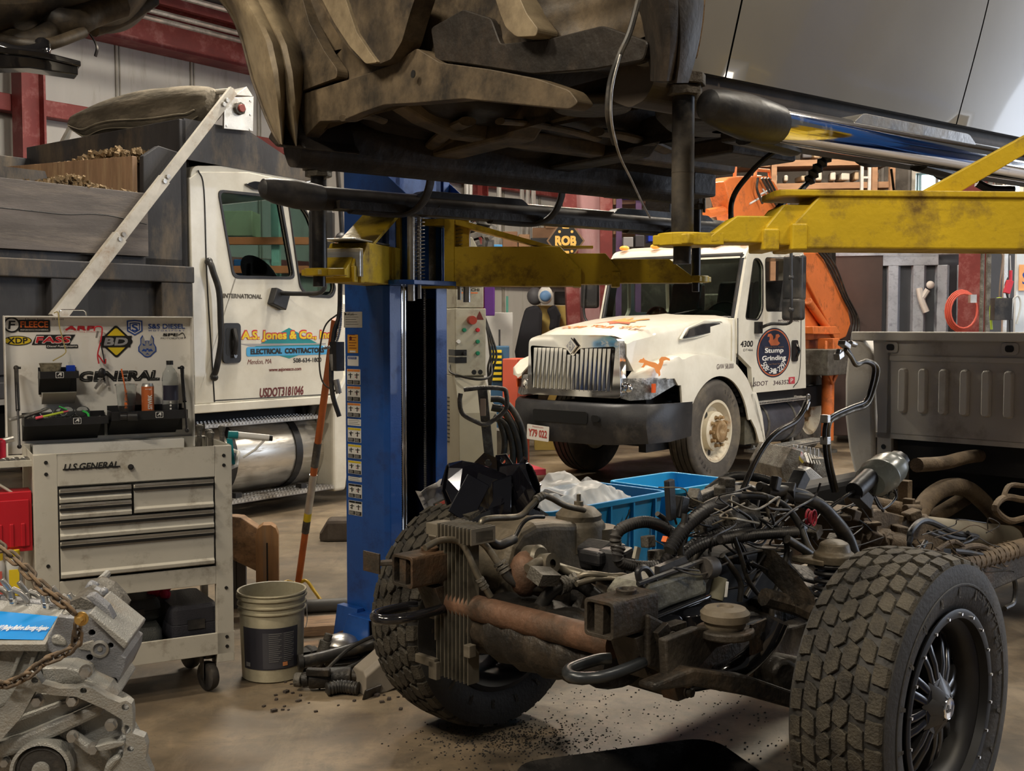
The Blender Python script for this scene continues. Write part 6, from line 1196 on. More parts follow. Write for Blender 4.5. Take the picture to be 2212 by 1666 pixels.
b=MB(); b.box(H(1963,1110,-.1),(.03,.05,.14)).box(H(1970,1088,-.1),(.09,.04,.02)).box(H(1955,1065,.0),(.05,.05,.12)); b.cyl(H(1955,1098,-.13),H(1985,1098,-.13),.018,10); build_each(b,'exhaust_hanger',m_dust,ch,bevel=.004)
for i,pts in enumerate(([(2060,1190,-.45),(2100,1195,-.45),(2150,1210,-.45),(2190,1250,-.45),(2190,1300,-.45),(2170,1315,-.45)],[(1965,1170,-.4),(1970,1145,-.4),(2000,1125,-.4),(2060,1150,-.4),(2110,1160,-.4),(2070,1165,-.4),(2020,1150,-.4)],[(2005,1150,-.42),(2030,1160,-.42),(2070,1175,-.42),(2100,1165,-.42),(2090,1150,-.42)],[(2000,1170,-.42),(1985,1190,-.42),(1965,1180,-.42),(1968,1160,-.42)],[(2212,1080,-.4),(2170,1075,-.4),(2150,1100,-.4),(2180,1125,-.4),(2212,1120,-.4)],[(2212,1050,-.4),(2180,1050,-.4),(2165,1080,-.4)],[(2010,1200,-.44),(2060,1170,-.44),(2100,1200,-.44),(2120,1230,-.44)],[(2050,1210,-.44),(2080,1185,-.44),(2115,1180,-.44),(2160,1195,-.44),(2212,1180,-.44)])):
    line('brake_cable',pts,(.012,.013,.008,.010,.016,.012,.010,.013)[i],(m_hose,m_black,m_black,m_black,m_dust,m_dust,m_dust,m_dust)[i],n=8)
for i in range(16):
    x0=rr.uniform(1990,2150); y0=rr.uniform(1150,1230); P=[(x0,y0,-.45)]
    for q in range(3): x0+=rr.uniform(-25,70); y0+=rr.uniform(-25,25); P.append((x0,y0,-.45+rr.uniform(-.03,.03)))
    line('loose_wire',P,.0025,rr.choice((m_dust,m_hose)),n=5)
b=MB(); secs=[]
A=H(2060,1225,-.43); B=H(2260,1170,-.43)
b.tube([A,B],.045,10,0,cur=False); 
for i in range(12): b.cyl(A.lerp(B,.02+i*.05),A.lerp(B,.03+i*.05),.048,10)
b.build('transfer_shaft',m_dust,ch)
# cargo bed
BX=2.75; m_bed=M('bed_liner_grey',(.50,.47,.42),.55,0,var=.06,scale=3,dirt=(.22,.17,.12),damt=.3,dscale=2,bump=.05)
bd=bpy.data.objects.new('cargo_bed',None); COL.objects.link(bd); bd.parent=ch
def bz(px,py): q=HX(px,py,BX); return q.y,q.z
b=MB(); ys=.50; yn=-.92; n=13; pitch=.113; secs=[]
b.bb(BX,BX+.02,yn,ys,.92,1.49).bb(BX-.03,BX+.04,yn,ys+.2,1.44,1.49).bb(BX-.012,BX,yn,ys-.02,1.33,1.36)
b.build('front_panel',m_bed,bd,bevel=.006)
b=MB()
for i in range(12):
    y=.42-.02-i*pitch; z1_=1.295; z0_=1.05
    sec=lambda w,x,zt,zb:[(x,y-w,zb),(x,y-w,zt),(x,y+w,zt),(x,y+w,zb)]
    o=rrect(.052,.25,.02,3,y,1.17); b.loft([[(BX-.0,p[0],p[1]) for p in o],[(BX-.028,y+(p[0]-y)*.75,1.17+(p[1]-1.17)*.94) for p in o]],0,True,True)
b.build('rib_panel',m_bed,bd,bevel=.004)
b=MB(); 
for y in(.475,-.165,-.8): b.shape(rrect(.085,.06,.018),frame((BX-.004,y,1.405),(0,-1,0),(0,0,1)),0,0,.006); b.shape(rrect(.045,.035,.014),frame((BX-.012,y,1.405),(0,-1,0),(0,0,1)),1,0,.002)
b.build('tie_down_slot',[m_bed,t_black],bd,bevel=.002)
b=MB(); o=[bz(1848,720),bz(1836,745),bz(1828,820),bz(1828,900),bz(1836,970),bz(1850,1030),bz(1872,1075),bz(1885,1062),bz(1893,1000),bz(1890,900),bz(1886,760)]
b.prism(o,'yz',BX-.02,BX+2.0); b.build('side_panel',m_bed,bd,bevel=.02,seg=3)
b=MB(); o=[bz(1886,735),bz(1925,735),bz(1925,1045),bz(1893,1062),bz(1895,900)]; b.prism(o,'yz',BX+.0,BX+.03); b.cyl((BX-.002,*bz(1909,965)),(BX-.006,*bz(1909,965)),.014,12,1); b.build('corner_post',[m_bed,t_black],bd,bevel=.004)
b=MB(); b.bb(BX,BX+2,yn,ys+.1,.90,.93).bb(BX+.1,BX+2,yn,yn+.05,.93,1.49); b.build('bed_floor',m_bed,bd)
b=MB(); b.prism([(BX+.0,1.49),(BX+2,1.49),(BX+2,.6),(BX+1.7,.6),(BX+1.55,.9),(BX+1.2,1.0),(BX+.85,.9),(BX+.7,.6),(BX+0,.6)],'xz',yn-.14,yn-.02); b.build('side_panel',m_bed,bd,bevel=.02)
b=MB(); b.bb(BX+.05,BX+2,-.7,.45,.74,.9).bb(BX+.3,BX+.35,-.8,.5,.45,.9); b.build('bed_crossmember',m_black2,ch)
b=MB(); b.bb(1.5,2.6,.46,.62,.45,.72).bb(BX+.5,BX+1.5,-.3,.3,.35,.7); b.build('fuel_tank',m_black2,ch,bevel=.03)
# bright drips of torn wrap
for px,py in((2168,1020),(2165,1038)):
    pass
# flat black steel brackets resting on the far tyre
def FW(p): return FR[ch.name].inverted()@V(p)
m_brk=M('gloss_black_steel',(.008,.008,.012),.1,.3,coat=.8,var=.2)
def brkt(px,py,Y,rz,rx,ry,s,label):
    p=at(px,py,Y); g=thing('engine_mount_bracket',label,'bracket',tuple(p),R(rz),'new brackets on the tyre')
    b=MB(); k=rot(rx,ry,0); secs=[]
    for i,(x,w,h,z,t) in enumerate(((-.13,.03,.05,.03,-.5),(-.08,.05,.10,.0,-.2),(-.02,.06,.13,-.03,.0),(.04,.055,.13,-.04,.2),(.09,.05,.10,-.02,.5),(.13,.03,.06,.01,.8))):
        q=[(-w,-h),(-w*1.05,-h*.2),(-w*.8,h*.7),(-w*.3,h),(w*.35,h*.95),(w*.9,h*.6),(w,-h*.3),(w*.9,-h)]; ct_,st_=math.cos(t*.5),math.sin(t*.5)
        secs.append([V((x+(a_*st_)*.5,a_*ct_,z+c_))*s for a_,c_ in q])
    b.loft(secs,0,False,False,k,closed=False); o=b.build('channel',m_brk,g,solid=.007*s); o.modifiers.new('b','BEVEL').width=.003
    b=MB(); b.prism([(-.11*s,-.10*s),(-.02*s,-.14*s),(.03*s,.02*s),(-.06*s,.05*s)],'xz',-.07*s,-.062*s,0,k); b.prism([(.05*s,-.12*s),(.12*s,-.06*s),(.10*s,.08*s),(.03*s,.04*s)],'xz',-.066*s,-.058*s,0,k@rot(0,0,12)); b.build('web_plate',m_brk,g,bevel=.003)
    b=MB(); plate(b,[(-.05*s,.08*s),(.0,.15*s),(.05*s,.14*s),(.07*s,.05*s)],[[(x*s*.013+.022*s,z*s*.013+.115*s) for x,z in ell(2,2,10)]],'xz',.0,.006,0,k); b.build('ear',m_brk,g)
    b=MB(); plate(b,[(-.14*s,.0),(-.13*s,.08*s),(-.06*s,.10*s),(-.04*s,.04*s)],[[(x*s*.012-.105*s,z*s*.012+.05*s) for x,z in ell(2,2,10)]],'xz',.03,.036,0,k); b.cyl((.09*s,.02,.07*s),(.12*s,.02,.09*s),.014*s,10,mx=k); b.build('tab',m_brk,g); return g
brkt(1032,1062,4.15,10,-15,12,1.0,'gloss black angular bracket leaning at the left of the tyre top'); brkt(1098,1050,4.22,-25,10,-20,.85,'gloss black folded bracket standing upright in the middle')
brkt(1132,1062,4.3,60,20,10,.6,'small gloss black rounded bracket at the right end')
b=MB(); p=at(965,1090,4.25)
vs=[];N=10
for i in range(N+1):
    for j in range(N+1):
        u=i/N-.5; v=j/N-.5; vs.append((u*.17,.03*mn.noise(V((u*9,v*9,3)))+.03*(1-4*u*u)*(1-4*v*v),v*.2+.01*mn.noise(V((u*20,v*20,1)))))
b.add(vs,[(i*(N+1)+j,i*(N+1)+j+1,(i+1)*(N+1)+j+1,(i+1)*(N+1)+j) for i in range(N) for j in range(N)],0,True); b.bb(-.04,.04,-.03,-.029,.0,.03,1)
b.text('FUEL PARTS',.07,.02,frame((0,.0,-.0),(1,0,0),(0,0,1)),1)
o=b.build('plastic_bag',[M('thin_poly',(.62,.6,.58),.2,trans=.45,var=.1,alpha=.8),flat('bag_print',(.5,.1,.08))],None,solid=.002); o.location=p; o.rotation_euler=(R(10),R(-25),R(10)); tag(o,'small printed plastic bag hanging off the far tyre','plastic bag')
# ================= raised pickup cab =================
cb=thing('raised_pickup_cab','silver pickup cab held up on the lift, rusty underbody showing','truck cab',(.40,2.6,0),R(37.7))
def CX(px,py,x): return hit(cb,0,x,px,py)
def CY(px,py,y): return hit(cb,1,y,px,py)
def CZ(px,py,z): return hit(cb,2,z,px,py)
# floor pan: pressed steel profile carried along the cab
NX=60; NY=72; vs=[];fs=[]
def floorz(x,y):
    z=2.20
    z+=.17/(1+math.exp(-(y-.60)*45))/(1+math.exp((y-1.02)*45))         # tunnel
    for c in(.16,.30,.44,1.20,1.34,1.48): z-=.016*math.exp(-((y-c)/.022)**2)*(1 if .25<x<2.6 else .2)
    z+=.20/(1+math.exp((x-.02)*26))                                    # toe board rises to the firewall
    z-=.05*math.exp(-((y-1.60)/.05)**2)+.05*math.exp(-((y-.03)/.05)**2)
    z+=.012*mn.noise(V((x*5,y*5,0)))+.03*mn.noise(V((x*1.8,y*2.2,4)))
    return z
for i in range(NX+1):
    for j in range(NY+1):
        y=.0+1.64*j/NY; xe=1.0+max(0,min(.75,(y-.5)*.8)); x=-.15+(xe+.15)*(i/NX); vs.append((x,y,floorz(x,y)))
for i in range(NX):
    for j in range(NY): a=i*(NY+1)+j; fs.append((a,a+1,a+NY+2,a+NY+1))
b=MB(); b.add(vs,fs,0,True); b.build('floor_pan',m_underd,cb)
# firewall
NY=110; NZ=60; vs=[];fs=[]
def fw(y,z):
    g=lambda cy,cz,sy,sz,a,r=0:(lambda u,v:a*math.exp(-(u/sy)**2-(v/sz)**2))((y-cy)*math.cos(r)+(z-cz)*math.sin(r),-(y-cy)*math.sin(r)+(z-cz)*math.cos(r))
    d=0
    d+=g(1.18,2.52,.16,.22,.13)      # large pressed lobe
    d-=g(1.40,2.40,.07,.3,.05,.5)
    d+=g(1.55,2.5,.10,.30,.07)
    d-=g(.82,2.30,.22,.12,.10)+g(.70,2.5,.15,.2,.10)
    d+=g(.40,2.33,.10,.10,.06)
    d-=g(.20,2.28,.12,.12,.09)
    d+=.018*math.exp(-((z-2.26-.02*math.sin(y*7))/.018)**2)
    d+=.02*math.exp(-((z-2.20)/.02)**2)
    d+=.03*mn.noise(V((y*4,z*4,2)))+.010*mn.noise(V((y*14,z*14,7)))
    return -.15-d*.32
for i in range(NY+1):
    y=-.03+1.69*i/NY
    for j in range(NZ+1):
        z=2.16+.85*(j/NZ)**1.2; vs.append((fw(y,z),y,z))
for i in range(NY):
    for j in range(NZ): a=i*(NZ+1)+j; fs.append((a,a+1,a+NZ+2,a+NZ+1))
b=MB(); b.add(vs,fs,0,True); b.build('firewall',m_under,cb)
# relief panels, most of them pressed parts in front of the firewall
def rel(name,pts,x0,x1,mat,bev=.012,seg=3):
    P=roundp([(CX(a,c,x0).y,CX(a,c,x0).z) for a,c in pts],.012,3); b=MB(); b.prism(P,'yz',x0,x1); return b.build(name,mat,cb,bevel=bev,seg=seg)
m_beige=M('beige_primer',(.27,.215,.135),.55,0,var=.16,scale=5,dirt=(.07,.05,.03),damt=.42,dscale=6,dsoft=.4,bump=.12,bscale=30)
m_brownp=M('brown_primer',(.12,.088,.052),.6,0,var=.25,scale=5,dirt=(.014,.011,.008),damt=.55,dscale=6,dsoft=.35,bump=.25,bscale=25)
# sweeping outer edge of the far side: curved lofted shell
out=[(468,-12),(500,30),(522,80),(545,170),(570,240),(592,290),(606,312)]; inn=[(580,-12),(606,50),(628,100),(634,140),(628,190),(618,250),(612,312)]
b=MB(); secs=[]
def rs_(L,t):
    k=t*(len(L)-1); i=min(int(k),len(L)-2); f=k-i; return (L[i][0]*(1-f)+L[i+1][0]*f,L[i][1]*(1-f)+L[i+1][1]*f)
for i in range(25):
    t=i/24; a=rs_(out,t); c=rs_(inn,t); s_=[]
    for k in range(9):
        u=k/8; x=-.22-.09*math.sin(PI*u)-.10*(1-t)*(1-u); s_.append(CX(a[0]*(1-u)+c[0]*u,a[1]*(1-u)+c[1]*u,x))
    secs.append(s_+[p+V((.05,0,0)) for p in s_[::-1]])
b.loft(secs,0,True,True); b.build('hinge_pillar',m_beige,cb)
b=MB(); b.tube([CX(*rs_(out,i/14),-.325+.10*(i/14)*.9) for i in range(15)],.006,8,cur=False); b.build('pillar_flange',m_brownp,cb)
b=MB(); P=[(CX(a,c,-.2).y,CX(a,c,-.2).z) for a,c in((588,300),(606,262),(618,250),(640,240),(656,300),(668,322),(606,318))]; b.prism(P,'yz',-.22,0,0); b.build('pillar_foot',m_underd,cb,bevel=.01)
rel('side_brace',[(586,-15),(650,-15),(668,50),(700,110),(728,150),(728,168),(690,182),(642,200),(634,150),(640,130),(618,60)],-.20,-.16,m_brownp,.008,3)
rel('pressed_panel',[(672,-15),(900,-15),(885,30),(868,90),(845,128),(820,138),(795,140),(768,122),(740,90),(715,50),(700,20)],-.225,-.16,m_under,.012,3)
rel('pressed_rib',[(688,-15),(742,-15),(770,70),(800,115),(815,135),(790,138),(755,100),(722,50)],-.237,-.20,m_beige,.006,2)
rel('toe_panel',[(640,205),(700,188),(790,160),(850,138),(900,104),(950,135),(1060,150),(1160,170),(1230,195),(1250,222),(1230,236),(1100,223),(1000,213),(900,222),(830,226),(780,243),(740,260),(690,262),(655,300),(644,285)],-.19,-.14,m_brownp,.005,2)
rel('support_strut',[(1066,-15),(1118,-15),(1138,30),(1162,62),(1158,78),(1115,80),(1092,60),(1078,25)],-.215,-.15,m_beige,.006,2)
rel('dark_patch',[(930,60),(1000,20),(1060,40),(1080,95),(1180,85),(1300,55),(1400,90),(1390,130),(1280,150),(1150,160),(1020,140),(940,130)],-.172,-.15,m_underd,.003,1)  # thin flush panel, only a darker region of the firewall
b=MB(); c=CX(893,160,-.206); b.cyl(c,c-V((.002,0,0)),.011,20); b.build('drain_hole',t_black,cb)
# rockers, sills and cross members
b=MB(); b.prism(roundp([(1.56,2.20),(1.56,2.09),(1.60,2.05),(1.66,2.06),(1.70,2.12),(1.70,2.3),(1.66,2.3)],.02),'yz',-.18,1.75); b.build('far_rocker',m_underd,cb)
b=MB(); b.prism([(1.66,2.2),(1.66,2.9),(1.70,2.9),(1.74,2.5),(1.70,2.14)],'yz',-.1,1.75); b.build('far_door',m_silver,cb)
b=MB(); b.prism(roundp([(.14,2.20),(.14,2.05),(.08,2.025),(.03,2.035),(.0,2.07),(.005,2.12),(.02,2.3),(.14,2.3)],.015),'yz',-.1,3.05); b.build('near_rocker',M('rocker_dark',(.07,.055,.042),.5,.1,var=.3,dirt=(.02,.018,.015),damt=.4),cb)
for x,w,h in((.34,.12,.035),(.88,.12,.05)):
    b=MB(); b.prism([(.06,2.20),(.06,2.15),(.5,2.15-h*.3),(.62,2.24),(1.0,2.24),(1.12,2.15-h*.3),(1.58,2.13),(1.58,2.20)],'yz',x,x+w); b.build('floor_crossmember',m_brownp if x<.5 else m_underd,cb,bevel=.012,seg=2)
for y,x0,x1 in((.34,.0,.95),(1.28,-.05,1.6)):
    b=MB(); b.loft([[V((x,y-.05,z)),V((x,y-.04,z-.05)),V((x,y+.04,z-.05)),V((x,y+.05,z))] for x,z in((x0,2.30),(x0+.15,2.235),(x0+.3,2.20),(x1,2.19))],0,True,False); b.build('floor_rail',m_brownp,cb,bevel=.008)
for (a,c),(d,e),r in (((930,320),(1010,262),.03),((1080,262),(1290,300),.022),((1150,210),(1300,225),.03),((1290,285),(1440,325),.03),((740,255),(830,262),.02)):
    p=CZ(a,c,2.165); q=CZ(d,e,2.175); b=MB(); b.tube([p,p.lerp(q,.3)+V((0,0,.01)),p.lerp(q,.7)+V((0,0,.01)),q],r,10,0,flat=.5); b.build('floor_stiffener',m_brownp,cb)
b=MB(); b.lathe([(.11,0),(.12,.01),(.12,.03),(.1,.035),(1e-4,.035)],24,0,T(*CZ(1280,240,2.16))); b.box(CZ(1440,440,2.10),(.16,.14,.14),(0,0,10)).box(CZ(1500,400,2.11),(.14,.12,.10)).box(CZ(1350,410,2.12),(.1,.2,.06)); build_each(b,'body_mount_bracket',m_underd,cb,bevel=.01)
b=MB(); b.lathe([(.03,.0),(.16,.01),(.2,.05),(.2,.1)],28,0,T(*CZ(1560,285,2.10)),cap=False); b.box(CZ(1600,330,2.14),(.35,.22,.06),(0,0,0)).box(CZ(1640,300,2.10),(.3,.10,.05),(0,0,10)); build_each(b,'shock_recess',m_underd,cb,bevel=.01)
# inner wheel arch, rusty lip and cowl on the near side
b=MB(); secs=[]
for i in range(12):
    t=i/11; a=(1365+10*t+(30*math.sin(PI*t*.5)),-15+190*t); c=(1500-4*t-30*t*t,-15+190*t); s_=[]
    for k in range(8): u=k/7; s_.append(CX(a[0]*(1-u)+c[0]*u,a[1],-.14-.12*math.sin(PI*u)*(1-.3*t)))
    secs.append(s_+[p+V((.03,0,0)) for p in s_[::-1]])
b.loft(secs,0,True,True); b.build('wheel_arch_shell',m_underd,cb)
m_soot=M('sooty_steel',(.010,.008,.006),.6,var=.5,scale=6,dirt=(.03,.022,.015),damt=.3,bump=.3,bscale=30)
rel('rust_flange',[(1440,-12),(1512,-12),(1508,40),(1500,90),(1492,130),(1478,110),(1486,70),(1466,30),(1446,20)],-.11,-.09,M('flaking_rust',(.26,.15,.04),.8,var=.5,scale=25,dirt=(.08,.045,.025),damt=.5,dscale=12,bump=.8,bscale=70),.004,1)
# doors: curved silver skin, three panels with real gaps
def skiny(z): 
    t=(z-2.11)/.9; return -.015-.15*math.sin(min(1,max(0,t))*PI*.55)
sm_=M('door_gap',(.01,.01,.01),.6)
def door(name,x0,x1,curve0=0,curve1=0,mat=m_silver):
    secs=[]; 
    for j in range(22):
        t=j/21; z=2.108+.95*t; y=skiny(z); e0=x0+curve0*t*t*.2; e1=x1+curve1*t*t*.2; s_=[]
        n=14
        for i in range(n+1): x=e0+(e1-e0)*i/n; s_.append(V((x,y,z)))
        secs.append(s_)
    b=MB(); b.loft(secs,0,False,True,None,False); b.loft([[p+V((0,.03,0)) for p in s_] for s_ in secs],0,False,True,None,False); b.add([secs[0][0],secs[0][-1],secs[0][-1]+V((0,.04,0)),secs[0][0]+V((0,.04,0))],[(0,1,2,3)]); return b.build(name,mat,cb)
door('fender_corner',-.13,.118,0,.12); door('front_door',.124,1.116,.12,.1); door('rear_door',1.122,2.3,.1,.1); door('rear_corner',2.306,3.1)
b=MB(); b.bb(.0,3.08,.03,.04,2.12,3.05)
for e0,cv in((.121,.12),(1.119,.1),(2.303,.1)):
    b.loft([[V((e0+cv*t*t*.2+d,skiny(2.11+.95*t)+q,2.11+.95*t)) for d,q in((-.009,.006),(.009,.006),(.009,.012),(-.009,.012))] for t in [j/16 for j in range(17)]],0,True,False)
b.build('door_inner',sm_,cb)
# running boards
def board(y,name,near):
    mt=m_chrome if near else M('dull_tube',(.06,.05,.042),.3,.6,var=.2,dirt=(.02,.017,.015),damt=.4)
    x0=.18 if near else .05
    b=MB(); b.tube([(x0-.02,y,1.985),(x0+.1,y,1.985),(2.0,y,1.985),(2.9,y,1.985)],.043,28,0,cur=False); b.build('side_step_tube',mt,cb)
    b=MB(); prof=rrect(.06,.075,.02); secs=[]
    for x,w,h,dz in((x0-.02,.050,.046,0),(x0-.06,.052,.050,.002),(x0-.12,.050,.052,.006),(x0-.2,.042,.045,.012),(x0-.245,.035,.034,.018),(x0-.258,.015,.015,.02)): secs.append([V((x,y+w*math.cos(a),1.985+dz+h*math.sin(a))) for a in [2*PI*k/20 for k in range(20)]])
    b.loft(secs,0,True,True); b.build('end_cap',m_black,cb)
    for xa,xb in((.42,.98),(1.45,2.1)):
        b=MB(); b.prism(roundp([(xa,2.015),(xa+.04,2.042),(xb-.04,2.042),(xb,2.015)],.012,3),'xz',y-.03,y+.05 if near else y+.03); b.build('step_pad',m_steel if near else m_black,cb,bevel=.006)
    s=1 if near else -1
    for x in((.36,1.0,1.75) if not near else (.30,1.0,1.75)):
        b=MB(); b.tube([(x-.22,y+s*.02,1.945),(x-.08,y+s*.03,1.94),(x,y+s*.06,1.945),(x+.03,y+s*.12,1.98),(x+.04,y+s*.16,2.05),(x+.03,y+s*.18,2.14)],.026,10,0,flat=.45); b.build('step_bracket',m_black if near else m_underd,cb)
    b=MB(); b.bb(x0+.02,2.9,y+s*.02,y+s*.07,1.945,1.975); b.build('step_rail',m_black if near else m_underd,cb)
board(-.13,'near',True); board(1.83,'far',False)
# cables hanging under the cab
def cl(pts,r,mat,cor=0):
    b=MB(); P=[CX(a,c,x) if ax==0 else CZ(a,c,x) for a,c,ax,x in pts]; (b.cor(P,r,10,pitch=.018,amp=.25) if cor else b.tube(P,r,8)); return b.build('hanging_cable',mat,cb)
cl([(1382,-10,0,-.3),(1360,70,0,-.32),(1338,120,0,-.34),(1318,180,0,-.35),(1314,250,0,-.35),(1328,310,0,-.3)],.0065,m_hose)
cl([(1340,118,0,-.345),(1326,170,0,-.355),(1320,215,0,-.358),(1322,270,0,-.35),(1338,335,0,-.28),(1362,385,0,-.1),(1388,440,0,.1),(1404,470,0,.2)],.0028,m_steel)
def cw(pts,r,mat,cor=0):
    b=MB(); P=[FR[cb.name]@at(a,c,Y) for a,c,Y in pts]; (b.cor(P,r,10,pitch=.02,amp=.25) if cor else b.tube(P,r,8)); return b.build('hanging_cable',mat,cb)
cw([(1702,300,3.1),(1690,315,3.1),(1650,345,3.1),(1620,375,3.1),(1592,410,3.1),(1580,440,3.1),(1579,475,3.0)],.0075,m_black)
cw([(1820,300,3.3),(1800,325,3.3),(1765,365,3.3),(1745,395,3.3)],.015,m_black,1); cw([(1745,395,3.3),(1720,420,3.2),(1690,440,3.2),(1660,470,3.1),(1640,480,3.0)],.008,m_black)
cw([(1830,300,3.4),(1845,330,3.4),(1870,350,3.4),(1935,348,3.5),(1980,350,3.5)],.015,m_black); cw([(1925,365,3.6),(1932,420,3.6),(1936,450,3.6)],.004,m_hose); cw([(2005,350,3.9),(2025,375,3.9),(2060,388,3.9),(2110,385,3.9)],.016,m_black); cw([(2110,395,4.1),(2140,408,4.1),(2190,410,4.1)],.016,m_black)
cw([(870,435,4.3),(890,455,4.3),(912,468,4.3),(935,460,4.3),(950,445,4.3)],.003,m_hose)
# upper body, out of the picture above
b=MB(); b.bb(-.1,3.05,.02,1.66,3.02,3.06); b.build('cab_shell',m_silver,cb)
# ================= second vehicle raised at the upper left =================
ov=thing('raised_vehicle_underbody','dusty brown vehicle underbody high in the upper left corner','vehicle underbody',tuple(at(180,60,4.6)),R(30))
OM=FR[ov.name]
def O(px,py,Y): return OM@at(px,py,Y)
b=MB(); secs=[]
for px,yt,yb,Y in((-80,-90,95,4.0),(0,-80,100,4.2),(60,-80,98,4.3),(120,-80,82,4.4),(180,-80,75,4.5),(235,-80,82,4.6),(285,-80,70,4.7),(320,-80,30,4.8),(345,-80,-10,4.9)):
    s_=[]
    for k in range(10):
        a=2*PI*k/10; cx=px; cy=(yt+yb)/2; h=(yb-yt)/2; s_.append(O(cx+8*math.cos(a),cy+h*math.sin(a)*(1+.06*mn.noise(V((px*.05,k,0)))),Y+.5*math.cos(a)))
    secs.append(s_)
b.loft(secs,0,True,True); b.build('floor_pan',m_under,ov,sub=2)
b=MB()
for pts,r in((((-20,70,3.9),(60,92,3.9),(120,60,4.0),(160,40,4.1)),.04),(((-20,30,3.9),(70,35,3.95),(130,15,4.0)),.03),(((60,20,4),(150,50,4),(200,30,4.1),(260,10,4.2)),.05),(((200,60,4.3),(260,40,4.4),(330,-5,4.5)),.035),(((-10,85,3.8),(90,98,3.8),(180,70,4.0)),.02)): b.tube([O(*p) for p in pts],r,10)
b.build('exhaust_run',m_under,ov)
b=MB(); b.tube([O(195,75,4.2),O(205,90,4.2),O(210,105,4.2),O(206,122,4.2)],.012,6,flat=.3); b.build('hanging_strap',m_black,ov)
b=MB(); b.box(O(125,75,4.1),(.09,.05,.04),(0,10,0)); b.build('orange_tag',t_or,ov,bevel=.004)
b=MB(); b.loft([[O(px,py,Y)+V((0,-.04,0)),O(px,py,Y)+V((0,.04,0)),O(px,py+h,Y)+V((0,.04,0)),O(px,py+h,Y)+V((0,-.04,0))] for px,py,h,Y in((-30,118,35,3.6),(60,128,24,3.7),(165,140,27,3.9))],0,True,False); b.loft([[O(px,py,Y)+V((0,-.05,0)),O(px,py,Y)+V((0,.05,0)),O(px,py+h,Y)+V((0,.05,0)),O(px,py+h,Y)+V((0,-.05,0))] for px,py,h,Y in((-30,105,14,3.6),(90,118,14,3.75),(170,138,12,3.9))],0,True,False); b.tube([O(0,108,3.7),O(40,118,3.7),O(85,112,3.75),O(92,98,3.8)],.03,10); b.build('support_arm',m_gloss,ov,bevel=.004)

b=MB(); b.mx=FR[ov.name]; b.bb(-2.9,-.95,3.5,4.7,3.02,3.3); b.build('body_shell',m_silver,ov,bevel=.08,seg=3)
b=MB(); b.mx=FR[ov.name]; b.bb(-2.8,-1.0,3.6,4.6,2.85,3.02); b.build('floor_frame',m_underd,ov,bevel=.04)
# ================= engine on the left, close to the camera =================
en=thing('engine_block','bare cast engine with blue valley cover, hung from a rusty chain','engine',(-1.15,2.62,.25),R(8))
def E(px,py,Y): return FR[en.name]@at(px,py,Y)
def epr(name,pts,Y0,Y1,mat,bev=.004,holes=(),parent=None,seg=2):
    """outline traced on the plane at distance Y0, given its depth back to Y1"""
    A=[E(a,c,Y0) for a,c in pts]; y0=sum(p.y for p in A)/len(A); P=[(p.x,p.z) for p in A]
    Hs=[[(E(hx,hy,Y0).x+r*math.cos(a),E(hx,hy,Y0).z+r*math.sin(a)) for a in [2*PI*k/14 for k in range(14)]] for hx,hy,r in holes]
    b=MB(); plate(b,P,Hs,'xz',y0,y0+(Y1-Y0)); return b.build(name,mat,parent or en,bevel=bev,seg=seg)
m_al2=M('silver_casting',(.30,.30,.285),.40,.35,var=.12,scale=10,dirt=(.22,.19,.15),damt=.3,dscale=7,bump=.35,bscale=220)
m_al3=M('blue_grey_casting',(.24,.25,.275),.4,.35,var=.12,scale=10,dirt=(.16,.14,.12),damt=.3,dscale=9,bump=.35,bscale=220)
fl_o=[(-60,1640),(0,1540),(28,1500),(52,1462),(66,1452),(82,1454),(94,1474),(130,1486),(165,1487),(180,1482),(198,1488),(230,1510),(256,1522),(270,1518),(281,1526),(284,1548),(283,1590),(296,1595),(308,1600),(314,1620),(311,1646),(325,1680),(330,1740),(-60,1740)]
fl_i=[(-60,1740),(-60,1668),(10,1590),(50,1545),(80,1490),(120,1500),(165,1505),(225,1535),(262,1560),(270,1600),(262,1640),(240,1660),(228,1700),(225,1740)]
epr('bell_flange',fl_o[:-1]+[(225,1740)]+fl_i[::-1][1:-1],2.60,2.635,m_al2,.005,((79,1466,.008),(180,1493,.008),(268,1533,.009),(270,1581,.011),(279,1624,.008)))
epr('flange_wall',[(-60,1660),(0,1562),(55,1485),(80,1476),(100,1494),(180,1506),(245,1540),(262,1552),(264,1600),(280,1630),(290,1740),(-60,1740)],2.66,2.8,m_al2,.01)
epr('crankcase_face',[(-60,1580),(180,1500),(262,1540),(262,1740),(-60,1740)],2.645,2.7,m_al2,.01)
epr('crankcase_rib',[(-40,1612),(40,1590),(150,1548),(215,1520),(228,1530),(215,1552),(130,1590),(40,1626),(-40,1650)],2.615,2.66,m_al2,.012)
epr('boss_web',[(140,1590),(152,1580),(205,1620),(198,1634),(186,1630)],2.615,2.65,m_al2,.008); epr('boss_web',[(205,1612),(240,1605),(268,1604),(268,1612),(240,1620),(212,1622)],2.60,2.65,m_al2,.006)
epr('boss_web',[(215,1700),(228,1650),(250,1632),(262,1640),(240,1665),(232,1720)],2.60,2.65,m_al2,.008)
b=MB(); c=E(90,1662,2.60); k=T(*c)@rot(90,0,0)
b.lathe([(.070,-.04),(.070,.012),(.062,.014),(.060,.0),(.056,-.005)],48,0,k,cap=False); b.lathe([(.056,.006),(.05,.008),(.048,-.004),(.036,-.01),(.034,0),(.03,0),(.028,-.02),(1e-4,-.02)],48,1,k); b.lathe([(.022,.0),(.020,.012),(.012,.014),(1e-4,.012)],32,0,k); b.build('rear_seal',[m_al2,m_rub],en)
b=MB()
